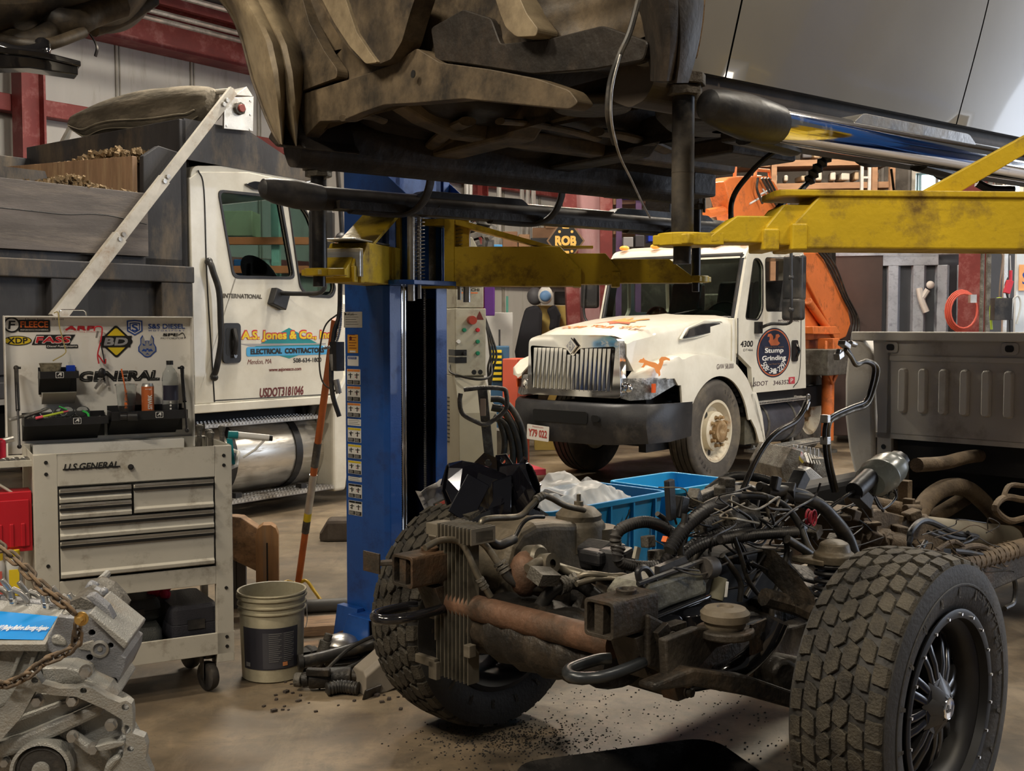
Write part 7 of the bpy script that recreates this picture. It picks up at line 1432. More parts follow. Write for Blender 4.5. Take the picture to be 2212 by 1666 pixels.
for px,py,r in((77,1518,.014),(153,1518,.014),(237,1571,.014),(153,1596,.013),(199,1622,.013),(7,1565,.014),(8,1650,.012),(182,1455,.015)): c=E(px,py,2.60); b.hexb(c+V((0,.02,0)),(.1,-1,.1),r*.8,.03)
b.build('bolt_head',m_steel,en)
epr('block_top',[(90,1438),(150,1440),(185,1452),(190,1470),(230,1490),(250,1520),(140,1490),(100,1478)],2.64,2.9,m_al2,.008)
epr('cylinder_head',[(128,1330),(172,1336),(192,1330),(276,1392),(272,1402),(260,1418),(270,1425),(266,1450),(250,1485),(236,1492),(200,1462),(150,1425),(100,1398)],2.72,2.95,m_al3,.008,((199,1367,.008),(238,1396,.007),(194,1420,.008),(244,1474,.010)))
epr('head_gasket_face',[(190,1326),(196,1322),(276,1390),(268,1404)],2.70,2.93,m_al2,.003); b=MB(); c=E(216,1402,2.72); k=T(*c)@rot(90,0,0); b.lathe([(.022,-.01),(.022,.004),(.016,.006),(.015,-.002),(.008,-.003),(.006,.002),(1e-4,.003)],24,0,k); b.build('core_plug',m_steel,en)
epr('cast_recess',[(172,1392),(200,1384),(205,1388),(198,1408),(170,1402)],2.712,2.73,m_al2,.003); epr('cast_recess',[(110,1375),(125,1370),(142,1385),(145,1398),(110,1392)],2.70,2.72,m_al2,.01)
epr('valley_wall',[(-60,1380),(95,1385),(135,1320),(150,1328),(130,1380),(115,1410),(85,1452),(60,1465),(20,1520),(-60,1560)],2.72,3.2,m_al2,.01)
for x in(-30,20,52): epr('valley_rib',[(x,1465),(x+8,1462),(x+32,1405),(x+22,1402)],2.70,2.73,m_al2,.003)
b=MB(); q=[E(-70,1392,2.68),E(98,1392,2.68),E(140,1312,2.95),E(-70,1288,2.95)]; n_=(q[1]-q[0]).cross(q[3]-q[0]).normalized(); b.add(q+[p-n_*.02 for p in q],[(0,1,2,3),(7,6,5,4),(0,4,5,1),(1,5,6,2),(2,6,7,3),(3,7,4,0)]); b.build('valley_cover',m_al2,en,bevel=.002)
q2=[q[0].lerp(q[3],.10),q[1].lerp(q[2],.10)-V((.01,0,0)),q[1].lerp(q[2],.72)-V((.005,0,0)),q[0].lerp(q[3],.72)]; kk=frame(q2[0].lerp(q2[1],.5).lerp(q2[2].lerp(q2[3],.5),.45)+n_*.002,q2[1]-q2[0],q2[3]-q2[0])
b=MB(); b.add([p+n_*.0012 for p in q2],[(0,1,2,3)],0); b.bold('Remove All Piping Before Starting Engine',.165,.034,kk@T(.022,-.012,0.001),1,.2,.00025); b.build('blue_label',[flat('label_blue',(.01,.22,.62),.35),t_white],en)
rs=random.Random(8)
for i in range(7):
    px=-10+i*36; pz=1275+i*5+ (0 if i<5 else 10); c=E(px,pz,2.98-(i%2)*.05); b=MB(); d=V((-.02,-.01,.035))
    b.cyl(c-V((0,0,.03)),c+d*.2,.010,10).cyl(c+d*.1,c+d*1.1,.0085,10,r2=.007); b.tube([c+V((.0,0,.01)),c+V((.025,0,-.005)),c+V((.04,0,-.03))],.008,8); b.tube([c+V((0,0,-.04)),c+V((.0,0,-.015))],.012,10,1,cur=False); b.build('rocker_arm',[m_steel,m_chrome],en,bevel=.001)
b=MB(); b.tube([E(-30,1290,3.0),E(200,1318,2.95)],.012,12,0,cur=False); b.cyl(E(196,1312,2.86),E(232,1318,2.86),.026,18); b.box(E(205,1300,2.92),(.05,.05,.07),(0,25,0)).box(E(225,1345,2.9),(.04,.05,.06),(0,35,0)).box(E(195,1275,2.95),(.03,.03,.05),(0,30,0)).box(E(222,1285,2.9),(.02,.02,.04),(0,20,0)); b.build('rocker_shaft',m_al3,en,bevel=.008)
b=MB(); 
for i in range(5): c=E(222,1352+i*4,2.88); b.tube([(c.x+.018*math.cos(a),c.y+.018*math.sin(a),c.z) for a in [2*PI*k/12 for k in range(12)]],.003,6,cur=False,loop=True)
b.build('valve_spring',m_castd,en)
epr('valve_gear',[(150,1300),(175,1290),(205,1305),(228,1330),(240,1350),(235,1362),(205,1345),(195,1325),(150,1318)],2.80,3.05,m_castd,.01,(),None,2)
epr('gear_bracket',[(185,1288),(200,1284),(232,1312),(246,1340),(240,1344),(222,1325)],2.76,2.80,m_al3,.005)
b=MB(); b.box(E(10,1560,2.9)+V((-.06,.25,-.05)),(.36,.4,.26)); b.build('block_core',m_al2,en,bevel=.02)
b=MB(); z0=en.location.z; b.bb(-.5,.5,.1,.15,-.25,-.2).bb(-.5,.5,.5,.55,-.25,-.2).bb(-.25,-.2,.1,.5,-.2,-.02).bb(.2,.25,.1,.5,-.2,-.02); b.build('engine_cradle',m_castd,en)
# chain: each link a part
cn=thing('lifting_chain','rusty steel chain looped over the engine and bolted with a brass washer','chain',tuple(at(176,1337,2.55)))
m_chain=M('rusty_chain',(.13,.10,.075),.5,.5,var=.3,scale=30,dirt=(.20,.13,.07),damt=.4,dscale=20,bump=.3)
CN=cn.location
def chain(pts,Y):
    P=[at(a,c,y) for (a,c),y in zip(pts,Y)]; S=smoothpath(P,24); L=0; out=[S[0]]; pitch=.0255
    for p,q in zip(S,S[1:]):
        L+=(q-p).length
        if L>=pitch: out.append(q); L=0
    return out
lk=None
for pts,Y in (([(-30,1160),(10,1190),(50,1225),(95,1272),(140,1305),(165,1330)],(2.62,2.6,2.58,2.56,2.55,2.55)),([(168,1345),(165,1390),(140,1412),(95,1430),(55,1462),(10,1480),(-30,1478)],(2.56,2.57,2.57,2.56,2.55,2.56,2.6))):
    C_=chain(pts,Y)
    for i,(p,q) in enumerate(zip(C_,C_[1:])):
        if lk is None:
            b=MB(); R1=.010; Ls=.012; b.tube([(x,z_,0) for x,z_ in [(Ls*(1 if math.cos(a)>0 else -1)+R1*math.cos(a),R1*math.sin(a)) for a in [2*PI*(k+.5)/16 for k in range(16)]]],.0042,8,0,cur=False,loop=True); lk=b.build('chain_link',m_chain,cn); o=lk
        else: o=lk.copy(); COL.objects.link(o); o.parent=cn
        d=(q-p).normalized(); m=d.to_track_quat('X','Z').to_matrix().to_4x4()@rot(45 if i%2 else -45,0,0); m.translation=p.lerp(q,.5)-CN; o.matrix_basis=m
b=MB(); c=V((0,-.012,0)); b.lathe([(.0165,-.002),(.0165,.002),(1e-4,.002)],24,0,rot(90,0,0)); b.hexb((0,-.0,0),(0,-1,0),.008,.022); b.build('brass_washer',M('brass',(.55,.36,.12),.35,.8),cn)
# ================= bucket =================
bk=thing('plastic_bucket','grimy off-white plastic bucket with dark printed label beside the cart','bucket',(-1.045,4.78,0),R(0))
m_bk=M('grimy_bucket',(.50,.46,.33),.5,0,var=.1,scale=4,dirt=(.13,.10,.06),damt=.36,dscale=5,dsoft=.9)
b=MB(); b.lathe([(1e-4,.004),(.12,.0),(.13,.006),(.139,.29),(.147,.295),(.147,.301),(.141,.303),(.141,.318),(.149,.322),(.149,.328),(.142,.33),(.143,.35),(.151,.353),(.151,.362),(.143,.364),(.143,.37),(.150,.374),(.148,.38),(.141,.378),(.138,.36),(.125,.01),(1e-4,.008)],56); b.build('bucket_body',m_bk,bk)
b=MB(); b.lathe([(.1335,.06),(.1395,.24)],40,0,rot(0,0,-138),cap=False,sweep=R(110)); b.lathe([(.1345,.065),(.1395,.22)],24,1,rot(0,0,-95),cap=False,sweep=R(58))
for i in range(15):
    z=.215-i*.0085; 
    for a0,w in((-84,22),(-58,20)): b.lathe([(.1352+.0285*z,z),(.1352+.0285*z,z+.0025)],8,2,rot(0,0,a0),cap=False,sweep=R(w*(1-.25*((i*7)%3)/2)))
b.lathe([(.1385,.075),(.1385,.092)],6,3,rot(0,0,-60),cap=False,sweep=R(9)); b.lathe([(.1385,.072),(.1385,.09)],6,2,rot(0,0,-130),cap=False,sweep=R(10)); b.build('printed_label',[flat('label_dark',(.025,.025,.035)),flat('label_dark2',(.05,.05,.06)),flat('label_text',(.17,.17,.17)),flat('label_org',(.5,.2,.08))],bk)
b=MB(); b.tube([(.15,.0,.33),(.155,-.02,.30),(.158,-.03,.25),(.152,-.04,.22)],.002,6); b.build('wire_handle',m_steel,bk)
# ================= things behind the bucket =================
br=thing('wooden_barrier','weathered wooden barrier rail on rounded orange-brown posts','barrier',tuple(atz(575,1330,0)),R(50))
BR=FR[br.name]; Yb=br.location.y
def Bp(px,py,Y): return BR@at(px,py,Y)
def wp(mb,pts,Y,th,m=0): 
    A=[Bp(a,c,Y) for a,c in pts]; d=BR.to_3x3()@V((0,th,0)); n=len(A); mb.add(A+[p+d for p in A],[tuple(range(n)),tuple(range(n,2*n))[::-1]]+[(i,(i+1)%n,n+(i+1)%n,n+i) for i in range(n)],m)
b=MB(); c0=Bp(578,1200,5.75); b.mx=T(c0.x,c0.y,0)@rot(0,0,-40); o=roundp([(-.055,0),(-.055,.46),(0,.49),(.055,.46),(.055,0)],.05,5); o=[(-.058,0.0),(-.058,.44),(-.045,.475),(-.02,.492),(.02,.492),(.045,.475),(.058,.44),(.058,0.0)]; b.prism(o,'xz',-.05,.05,0); b.bb(-.004,.004,-.052,-.049,.1,.40,1); b.build('rounded_post',[M('orange_wood',(.42,.22,.09),.5,0,var=.2,scale=4,stretch=(6,6,.6),dirt=(.25,.22,.18),damt=.3),t_black],br,bevel=.022,seg=4)
b=MB(); wp(b,[(470,1118),(500,1116),(520,1118),(556,1142),(556,1236),(470,1195)],5.8,.09); b.build('rail_plank',m_wood,br,bevel=.008)
b=MB(); c0=Bp(512,1260,5.95); b.mx=T(c0.x,c0.y,0)@rot(0,0,-40); b.prism([(-.05,0),(-.05,.40),(.05,.40),(.05,0)],'xz',-.04,.04,0); b.bb(-.004,.004,-.042,-.039,.1,.35,1); b.build('rounded_post',[M('grey_post',(.07,.07,.075),.6),t_black],br,bevel=.01)
pl=thing('orange_pole','long orange pole with taped grip leaning behind the blue lift post','pole',tuple(atz(640,1290,0.0)))
A=V((0,0,.0)); Bt=at(724,690,5.55)-pl.location; d=Bt-A
b=MB(); b.tube([A,Bt],.0185,14,0,cur=False); b.build('shaft',M('pole_orange',(.52,.13,.03),.5,dirt=(.25,.1,.05),damt=.3),pl)
b=MB()
for t0,t1,m in((.50,.585,0),(.33,.47,1),(.30,.33,2),(.255,.30,0)): b.cyl(A+d*t0,A+d*t1,.0205,14,m)
b.build('tape_wrap',[m_castd,m_alu,t_yel],pl)
b=MB(); q=A+d*.05; b.tube([q,q+V((-.06,-.05,.03)),q+V((-.10,-.1,-.03)),q+V((-.12,-.12,-.08))],.007,8); b.tube([q,q+V((.05,-.03,.03)),q+V((.10,-.06,-.02)),q+V((.16,-.12,-.075))],.009,8); b.cyl(q-d*.008,q+d*.008,.024,12); b.build('yellow_bracket',flat('bracket_yellow',(.62,.40,.03)),pl)
def simple(name,mb,mats,lab,cat,loc,rz=0,group=None,bevel=.003,kind=None,**k):
    o=mb.build(name,mats,None,bevel=bevel,**k); o.matrix_world=T(*loc)@MX.Rotation(R(rz),4,'Z'); FR[o.name]=o.matrix_world.inverted(); return tag(o,lab,cat,group,kind)
b=MB(); b.cyl((0,0,.035),(.27,0,.035),.035,20); simple('pipe_offcut',b,M('grey_pipe',(.10,.095,.085),.6),'short dark grey pipe lying on the floor behind the bucket','pipe',atz(650,1325,0),12)
b=MB(); b.bb(0,.30,0,.20,0,.05); simple('wood_block',b,m_wood,'thick worn wooden board on the floor behind the bucket','board',atz(640,1378,0),14)
b=MB(); b.bb(0,.10,0,.3,0,.03); simple('wood_block',b,m_wood,'flat wooden offcut under the heap of used parts','board',atz(640,1440,0),10)
b=MB(); b.loft([[(x,y*w,z*h) for y,z in((-1,0),(1,0),(.7,1),(-.7,1))] for x,w,h in((0,.10,.05),(.06,.12,.15),(.3,.12,.15),(.36,.1,.08))],0,True,False); simple('wheel_chock',b,M('old_rubber_block',(.05,.035,.025),.8,dirt=(.1,.08,.06)),'dark worn wheel block on the floor under the dump truck','wheel chock',atz(692,1165,0),5,bevel=.02)
# heap of used parts by the post
def heap(px,py): p=atz(px,py,0); return p
b=MB(); b.cyl((0,0,.05),(.17,.04,.055),.042,18).cyl((.17,.04,.055),(.2,.045,.055),.03,14).cyl((-.03,-.005,.045),(0,0,.05),.03,14); b.lathe([(.018,0),(.03,0),(.03,.03),(.018,.03)],16,1,T(-.03,-.005,.045)@rot(0,-90,0)); b.box((.05,-.03,.09),(.1,.03,.03)); simple('starter_motor',b,[m_grease,m_castd],'rusty black starter motor lying in front of the blue post','starter motor',heap(668,1492),-8,bevel=.004)
b=MB(); b.tube([(0,0,.08),(.1,.04,.09),(.24,.1,.11),(.30,.11,.12)],.028,12); b.cyl((.0,0,.08),(-.02,-.005,.08),.035,14); simple('rubber_elbow',b,m_hose,'black rubber pipe lying across the parts heap','pipe',heap(655,1470),5,bevel=0)
b=MB(); b.ball((0,0,.1),.07,10,0,(1.2,1,.7)); b.lathe([(.07,0),(.08,.01),(.07,.025),(.04,.04),(1e-4,.045)],24,0,T(.0,0,.10)); 
for i in range(10): b.box((rs.uniform(-.12,.12),rs.uniform(-.08,.08),rs.uniform(.02,.1)),(rs.uniform(.03,.09),rs.uniform(.02,.06),rs.uniform(.02,.05)),(rs.uniform(-30,30),rs.uniform(-30,30),rs.uniform(0,90)),1)
simple('water_pump',b,[m_steel,m_castd],'shiny round metal pump casing on top of the parts heap','pump',heap(735,1440),20)
b=MB(); b.tube([(0,0,.05),(.12,.05,.14),(.27,.1,.18),(.42,.12,.17),(.5,.1,.16)],.009,8); b.tube([(-.1,0,.03),(0,0,.06),(.1,.02,.06),(.2,.05,.10),(.23,.04,.15)],.007,8); simple('rubber_hose',b,m_hose,'thin black rubber hoses trailing over the parts heap to the tyre','hose',heap(700,1478),10,bevel=0)
b=MB(); b.loft([[V((x,y*.06,z)) for y,z in((-1,z0),(-1.05,z1),(-.7,z1+.02),(.7,z1+.02),(1.05,z1),(1,z0))] for x,z0,z1 in((0,.0,.08),(.10,.0,.14),(.19,.02,.12))],0,True,False); b.box((.02,-.08,.02),(.1,.01,.05),(20,0,20),1); simple('alternator_bracket',b,[M('dusty_plate',(.24,.21,.17),.6),m_grease],'dusty folded metal housing at the right end of the parts heap','metal housing',heap(775,1497),35,bevel=.006)
b=MB(); b.tube([(0,0,0.02),(.02,.01,.12),(.05,.02,.2)],.008,8).tube([(.05,.0,.02),(.07,.01,.12),(.05,.02,.2)],.008,8); simple('metal_yoke',b,m_castd,'upright rusty metal yoke leaning on the blue post foot','metal bracket',heap(728,1400),0,bevel=0)
b=MB(); b.cyl((0,0,.03),(.12,.06,.11),.02,12).cyl((.12,.06,.11),(.14,.07,.125),.024,12).box((-.05,.03,.03),(.12,.1,.05)).cyl((.05,.1,.04),(.25,.14,.04),.03,12); simple('tie_rod_end',b,m_grease,'dark greasy joint and rod pointing up beside the pump','rod',heap(775,1455),15)
# ================= floor things at the front =================
dp=thing('drain_pan','shallow glossy black oil drain pan on the floor in front','drain pan',(.43,3.42,0),R(19))
b=MB(); secs=[]
def rr2(w,h,r,z): return [(x,y,z) for x,y in rrect(w,h,r,6)]
b.loft([rr2(.60,.42,.08,.0),rr2(.70,.50,.09,.085),rr2(.74,.54,.10,.095),rr2(.745,.545,.10,.09),rr2(.725,.525,.10,.075)],0,False,True); b.loft([rr2(.74,.54,.10,.095),rr2(.69,.49,.09,.08),rr2(.59,.41,.08,.006)],0,False,True); b.add(rr2(.59,.41,.08,.006),[tuple(range(28))]); b.build('pan_body',M('oily_plastic',(.02,.019,.018),.22,0,var=.3,bump=.15,bscale=30,dirt=(.05,.045,.04),damt=.25),dp)
b=MB(); rr=random.Random(12)
for i in range(1500):
    a=rr.gauss(0,1); c=rr.gauss(0,1); x=.02+a*.17; y=4.02+c*.09
    if i>900: x=rr.uniform(-.3,1.0); y=rr.uniform(3.5,4.6)
    s_=rr.uniform(.0015,.004); b.box((x,y,s_*.4),(s_*1.6,s_*1.3,s_),(0,0,rr.uniform(0,90)))
tag(b.build('absorbent_granules',M('granules',(.03,.026,.022),.9),None),'dark grit scattered on the floor below the left tyre','grit',kind='stuff')
# ================= blue totes with plastic bag =================
m_tote=M('tote_blue',(.02,.27,.60),.38,0,var=.06,dirt=(.05,.2,.35),damt=.25); m_tote2=M('tote_blue_pale',(.03,.38,.72),.38,0,var=.05)
def tote(loc,rz,L,W_,H_,mat,lab):
    t=thing('plastic_tote',lab,'storage tote',loc,R(rz),'blue totes behind the chassis'); b=MB()
    def q(l,w,z,ox=0): return [(x+L/2,y+W_/2,z) for x,y in rrect(l,w,.05,4)]
    b.loft([q(L-.12,W_-.12,0),q(L-.03,W_-.03,H_-.03),q(L,W_,H_-.03),q(L,W_,H_),q(L-.03,W_-.03,H_),q(L-.14,W_-.14,.01)],0,False,True); b.add(q(L-.14,W_-.14,.01),[tuple(range(20))]); b.build('tote_body',mat,t,bevel=.004)
    b=MB(); 
    for i in range(5): x=.12+i*(L-.24)/4; b.bb(x-.006,x+.006,-.002,.02,.1,H_-.03)
    b.build('tote_rib',mat,t); return t
p=atz(1180,1108,.62); tA=tote((p.x,p.y,0),46,1.0,.56,.62,m_tote,'large blue plastic tote lined with a clear bag')
tB=tote((p.x+.735,p.y+.76,0),44,.60,.5,.62,m_tote2,'paler blue plastic tote standing at the right of the bag-lined one')
b=MB(); N=70; vs=[]; 
for i in range(N+1):
    for j in range(N//2+1):
        u=i/N; v=j/(N//2); x=.03+u*.74; y=.05+v*.50
        e=min(1,min(u,1-u)*7,min(v,1-v)*5); z=.59+.13*e+.07*mn.noise(V((x*5,y*5,3)))*e+.035*abs(mn.noise(V((x*13,y*10,5))))-.12*math.exp(-((x-.38)**2+(y-.25)**2)*18); vs.append((x,y,z))
M2=N//2+1
b.add(vs,[(i*M2+j,i*M2+j+1,(i+1)*M2+j+1,(i+1)*M2+j) for i in range(N) for j in range(N//2)],0,True)
m_bag=M('clear_bag',(.74,.74,.72),.38,0,trans=.0,var=.05,alpha=.55,spec=.5)
o=b.build('plastic_liner',m_bag,None); o.matrix_world=FR[tA.name].inverted()@T(-.02,.0,0); tag(o,'crumpled clear plastic bag bulging out of the blue tote','plastic bag')
b=MB()
for i in range(6): b.box((.2+i*.11,.3+.05*(i%2),.50+.03*(i%3)),(.16,.2,.14),(10*i,8*i,20*i))
simple('bagged_part',b,M('grey_part',(.2,.2,.2),.5),'grey metal parts inside the clear bag','metal parts',tuple(tA.location),46,bevel=.02)
b=MB(); b.bb(0,.035,-.001,0,0,.035,0); b.text('1.',.02,.02,side(.017,-.002,.017),1); o=simple('tote_tag',b,[t_white,t_black],'tiny white numbered tag on the blue tote','tag',tuple(FR[tA.name].inverted()@V((.93,.012,.42))),46,bevel=0)
b=MB(); b.tube([(0,0,0),(.01,-.005,.04),(-.01,-.005,.06),(.02,-.005,.10),(.035,0,.12)],.004,5); b.tube([(.01,-.005,.05),(.03,0,.055)],.003,5); simple('twisted_wire',b,m_black,'bit of black twisted wire stuck on the tote side','wire',tuple(FR[tA.name].inverted()@V((.60,-.012,.44))),46,bevel=0)
# ================= background =================
FR['rm']=RMI
class _R: name='rm'
def RX(px,py,x): return hit(_R,0,x,px,py)
def RY(px,py,y): return hit(_R,1,y,px,py)
w=MB()
hs=[]
a=RX(1980,375,XB); c=RX(2060,470,XB); hs.append((c.y,a.y,c.z,a.z)); a2=RX(2178,340,XB); c2=RX(2202,470,XB); hs.append((c2.y,a2.y,c2.z,a2.z))
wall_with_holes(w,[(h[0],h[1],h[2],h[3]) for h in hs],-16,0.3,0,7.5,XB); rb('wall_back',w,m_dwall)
for h in hs:
    w=MB(); w.bb(XB+.1,XB+.11,h[0],h[1],h[2],h[3]); o=rb('window_1' if h is hs[0] else 'window_2',w,m_glass)
    w=MB(); t=.06; w.bb(XB-.04,XB,h[0]-t,h[0],h[2]-t,h[3]+t).bb(XB-.04,XB,h[1],h[1]+t,h[2]-t,h[3]+t).bb(XB-.04,XB,h[0],h[1],h[3],h[3]+t); rb('trim_4',w,m_alu)
w=MB(); 
for i in range(20): w.bb(XB-.02,XB,-4-i*.42,-3.96-i*.42,0,7)
rb('trim_5',w,M('wall_rib',(.14,.13,.125),.6))
# sky seen through the windows is an emissive sheet set outside; roof
w=MB(); w.add([(-12,0,5.25),(XB+.3,0,5.25),(XB+.3,-16,7.6),(-12,-16,7.6)],[(0,1,2,3)]); rb('ceiling',w,M('roof_insulation',(.20,.185,.165),.8,var=.1,scale=1,stretch=(1,4,1)),solid=.05)
w=MB()
for i in range(9): y=-.6-i*1.5; z=5.25-y*.147; w.bb(-12,XB,y-.04,y+.04,z-.22,z-.05)
rb('trim_6',w,m_red)
for y,px in((-.9,0),(-1.15,0),(-1.8,0)):
    w=MB(); w.tube([(-12,y,4.85),(XB-.3,y,4.85)],.03,8,cur=False); o=w.build('conduit_pipe',m_steel,None); o.matrix_world=RMM; tag(o,'long thin metal conduit pipe running under the roof','pipe','conduit pipes under the roof')
# red columns along the walls
def column(x,y,w_,d,z1,mat,lab,g=None,tp=None):
    p=RMM@V((x,y,0)); c=thing('steel_column',lab,'column',tuple(p),R(52.3),g); b=MB(); w2=tp or w_
    for sx in(-1,1): b.add([(sx*w_/2-.012,-d/2,0),(sx*w_/2+.012,-d/2,0),(sx*w_/2+.012,d/2,0),(sx*w_/2-.012,d/2,0),(sx*w2/2-.012,-d/2,z1),(sx*w2/2+.012,-d/2,z1),(sx*w2/2+.012,d/2,z1),(sx*w2/2-.012,d/2,z1)],[(0,1,2,3),(4,5,6,7),(0,1,5,4),(1,2,6,5),(2,3,7,6),(3,0,4,7)])
    b.build('flange',mat,c); b=MB(); b.add([(-w_/2,-.006,0),(w_/2,-.006,0),(w2/2,-.006,z1),(-w2/2,-.006,z1),(-w_/2,.006,0),(w_/2,.006,0),(w2/2,.006,z1),(-w2/2,.006,z1)],[(0,1,2,3),(4,5,6,7)]); b.build('web',mat,c); return c
def wallx(px): return RY(px,600,-.25).x
column(wallx(68),-.28,.24,.2,4.72,m_red,'dark red wall column at the upper left of the white wall'); 
column(wallx(1030),-.28,.24,.2,4.72,m_red,'narrow dark red wall column above the beige control cabinet')
# pink interior column (tapered) and its red flanges
c=thing('steel_column','broad faded pink tapered column beside the white truck','column',tuple(at(1262,900,13.0)*V((1,1,0)) if False else (at(1262,900,13.0).x,13.0,0)),0)
def wq(px,Y,z): p=at(px,700,Y); return V((p.x-c.location.x,p.y-c.location.y,z))
b=MB(); b.add([wq(1262,13,0),wq(1306,13,0),wq(1290,13,6.2),wq(1222,13,6.2)]+[v+V((0,.3,0)) for v in(wq(1262,13,0),wq(1306,13,0),wq(1290,13,6.2),wq(1222,13,6.2))],[(0,1,2,3),(4,5,6,7),(0,1,5,4),(1,2,6,5),(2,3,7,6),(3,0,4,7)]); b.build('web_face',m_pink,c)
b=MB(); b.add([wq(1238,12.9,0),wq(1264,12.9,0),wq(1224,12.9,6.2),wq(1190,12.9,6.2)]+[v+V((0,.35,0)) for v in(wq(1238,12.9,0),wq(1264,12.9,0),wq(1224,12.9,6.2),wq(1190,12.9,6.2))],[(0,1,2,3),(4,5,6,7),(0,1,5,4),(1,2,6,5),(2,3,7,6),(3,0,4,7)])
b.add([wq(1300,12.9,0),wq(1322,12.9,0),wq(1322,12.9,6.2),wq(1290,12.9,6.2)]+[v+V((0,.35,0)) for v in(wq(1300,12.9,0),wq(1322,12.9,0),wq(1322,12.9,6.2),wq(1290,12.9,6.2))],[(0,1,2,3),(4,5,6,7),(0,1,5,4),(1,2,6,5),(2,3,7,6),(3,0,4,7)]); b.build('flange',m_red,c)
def bgbox(name,x0,y0,x1,y1,Y,d,mat,lab,cat,group=None,bevel=.01,rz=0,floor=False,kind=None):
    A=at(x0,y1,Y); B=at(x1,y0,Y); w_=B.x-A.x; h=B.z-A.z; z0=A.z
    if floor: h+=z0; z0=0
    b=MB(); b.bb(0,w_,0,d,0,h); return simple(name,b,mat,lab,cat,(A.x,Y,z0),rz,group,bevel=bevel,kind=kind)
# heater lamp box on the white wall
p=at(590,372,11.5); g=thing('wall_heater','dark hexagonal box with a round glass lens above the dump truck cab','heater',tuple(p),R(20))
b=MB(); b.prism([(-.10,-.16),(.13,-.16),(.11,.08),(.06,.10),(-.05,.10),(-.10,.04)],'xz',0,.2); b.build('housing',m_castd,g,bevel=.008); b=MB(); b.ball((.02,-.01,-.03),.05,10,0,(1,.5,1)); b.build('lens',flat('pale_lens',(.5,.53,.5),.2),g); b=MB(); b.bb(0,.04,.2,.5,-.05,.05); b.build('bracket',m_castd,g)
m_rscrap=M('scrap_rust',(.25,.11,.06),.8,var=.4); b=MB()
for i in range(6): b.box((i*.05,.0,.02*(i%2)),(.09,.2,.05),(rs.uniform(-20,20),rs.uniform(-20,20),rs.uniform(0,90)))
o=simple('rusty_scrap',b,m_rscrap,'rusty metal bits lying on the dump truck cab roof','scrap metal',tuple(FR[dt.name].inverted()@V((.45,.6,2.83))),0)
# ---- beige control cabinet
p=at(985,900,7.6); cbn=thing('control_cabinet','tall beige machine control cabinet with buttons and peeling paint','control cabinet',(p.x,p.y,0),R(20))
def CB(px,py): return hit(cbn,1,0,px,py)
m_bei=M('beige_enamel',(.40,.375,.29),.5,0,var=.08,scale=3,dirt=(.20,.17,.12),damt=.3,dscale=5)
m_beid=M('beige_peeling',(.36,.33,.245),.55,0,var=.08,scale=3,dirt=(.11,.05,.04),damt=.22,dscale=2.2,dsoft=.12)
zt=CB(1000,512).z; zm=CB(1000,665).z; zl=CB(1000,812).z; wx=CB(1045,700).x
b=MB(); b.prism([(0,zm),(wx,zm),(wx,CB(1045,560).z),(wx-.08,zt),(0,zt)],'xz',.0,.5).bb(-.01,wx+.01,-.02,.5,zl,zm-.004); b.build('upper_housing',m_bei,cbn,bevel=.006)
b=MB(); b.add([(-.01,-.0,zl),(wx,-.0,zl),(wx+.06,-.10,zl-.25),(-.01,-.10,zl-.25),(-.01,-.12,0),(wx+.06,-.12,0),(-.01,.5,0),(wx+.06,.5,0),(-.01,.5,zl),(wx,.5,zl)],[(0,1,2,3),(3,2,5,4),(0,3,4,6,8),(1,9,7,5,2),(0,8,9,1),(6,7,9,8)]); b.build('lower_housing',m_beid,cbn,bevel=.004)
b=MB()
for z in range(12):
    for k in(0,1): b.bb(-.0135,-.009,.12+k*.16,.22+k*.16,zl-.16-z*.028,zl-.152-z*.028)
b.build('louvre',t_black,cbn)
for nm,px,py,r,h,m in(('emergency_button',1015,692,.030,.05,M('btn_red',(.35,.05,.03),.4)),('push_button',1000,713,.014,.02,flat('btn_green',(.01,.2,.1))),('push_button',1029,713,.014,.02,t_red),('push_button',1029,738,.014,.02,bpy.data.materials['btn_green']),('push_button',1029,763,.014,.02,bpy.data.materials['btn_green']),('indicator_lamp',985+2,738,.014,.02,t_white),('selector_switch',1000,763,.012,.03,m_black)):
    q=CB(px,py); b=MB(); b.cyl((q.x,-.02,q.z),(q.x,-.02-h,q.z),r,18); b.build(nm,m,cbn,bevel=.002)
b=MB(); q=CB(1034,683); b.shape([(-.03,-.025),(.03,-.025),(0,.035)],side(q.x,-.0205,q.z),0); q=CB(1022,804); 
for k in(0,.045): b.lathe([(.014,0),(.017,0),(.017,.001),(.014,.001)],16,1,side(q.x+k,-.0205,q.z))
q=CB(1014,626); b.bold('HITACHI',.14,.02,side(q.x,-.001,q.z),1); b.bb(q.x-.06,q.x+.06,-.001,0,q.z-.025,q.z-.018,2); b.build('print',[t_brown,t_black,t_or],cbn)
b=MB()
for py in(762,778): q=CB(975,py); b.bb(-.012,wx*.35,-.023,-.02,q.z-.02,q.z+.02); b.bb(-.013,-.01,-.02,.13,q.z-.02,q.z+.02)
b.build('tape_patch',t_black,cbn)
b=MB(); q=CB(992,790); b.tube([(-.02,.08,q.z),(-.03,.0,q.z-.05),(.1,-.1,q.z-.09),(wx,-.1,q.z-.08),(wx+.05,-.02,q.z-.02),(wx+.05,.05,q.z+.2)],.008,8); b.build('cable',m_hose,cbn)
b=MB(); b.tube([(wx+.02,.05,zm-.02-i*.002),(wx+.06,.0,zm-.3),(wx+.05+.015*i,.0,zl),(wx+.05,.02,zl-.15)],.008,6) if False else None
for i in range(3): b.tube([(wx+.02,.05,zm-.05),(wx+.05+.02*i,.0,zm-.3),(wx+.03+.02*i,.0,zl+.05),(wx+.05,.02,zl-.1)],.008,6)
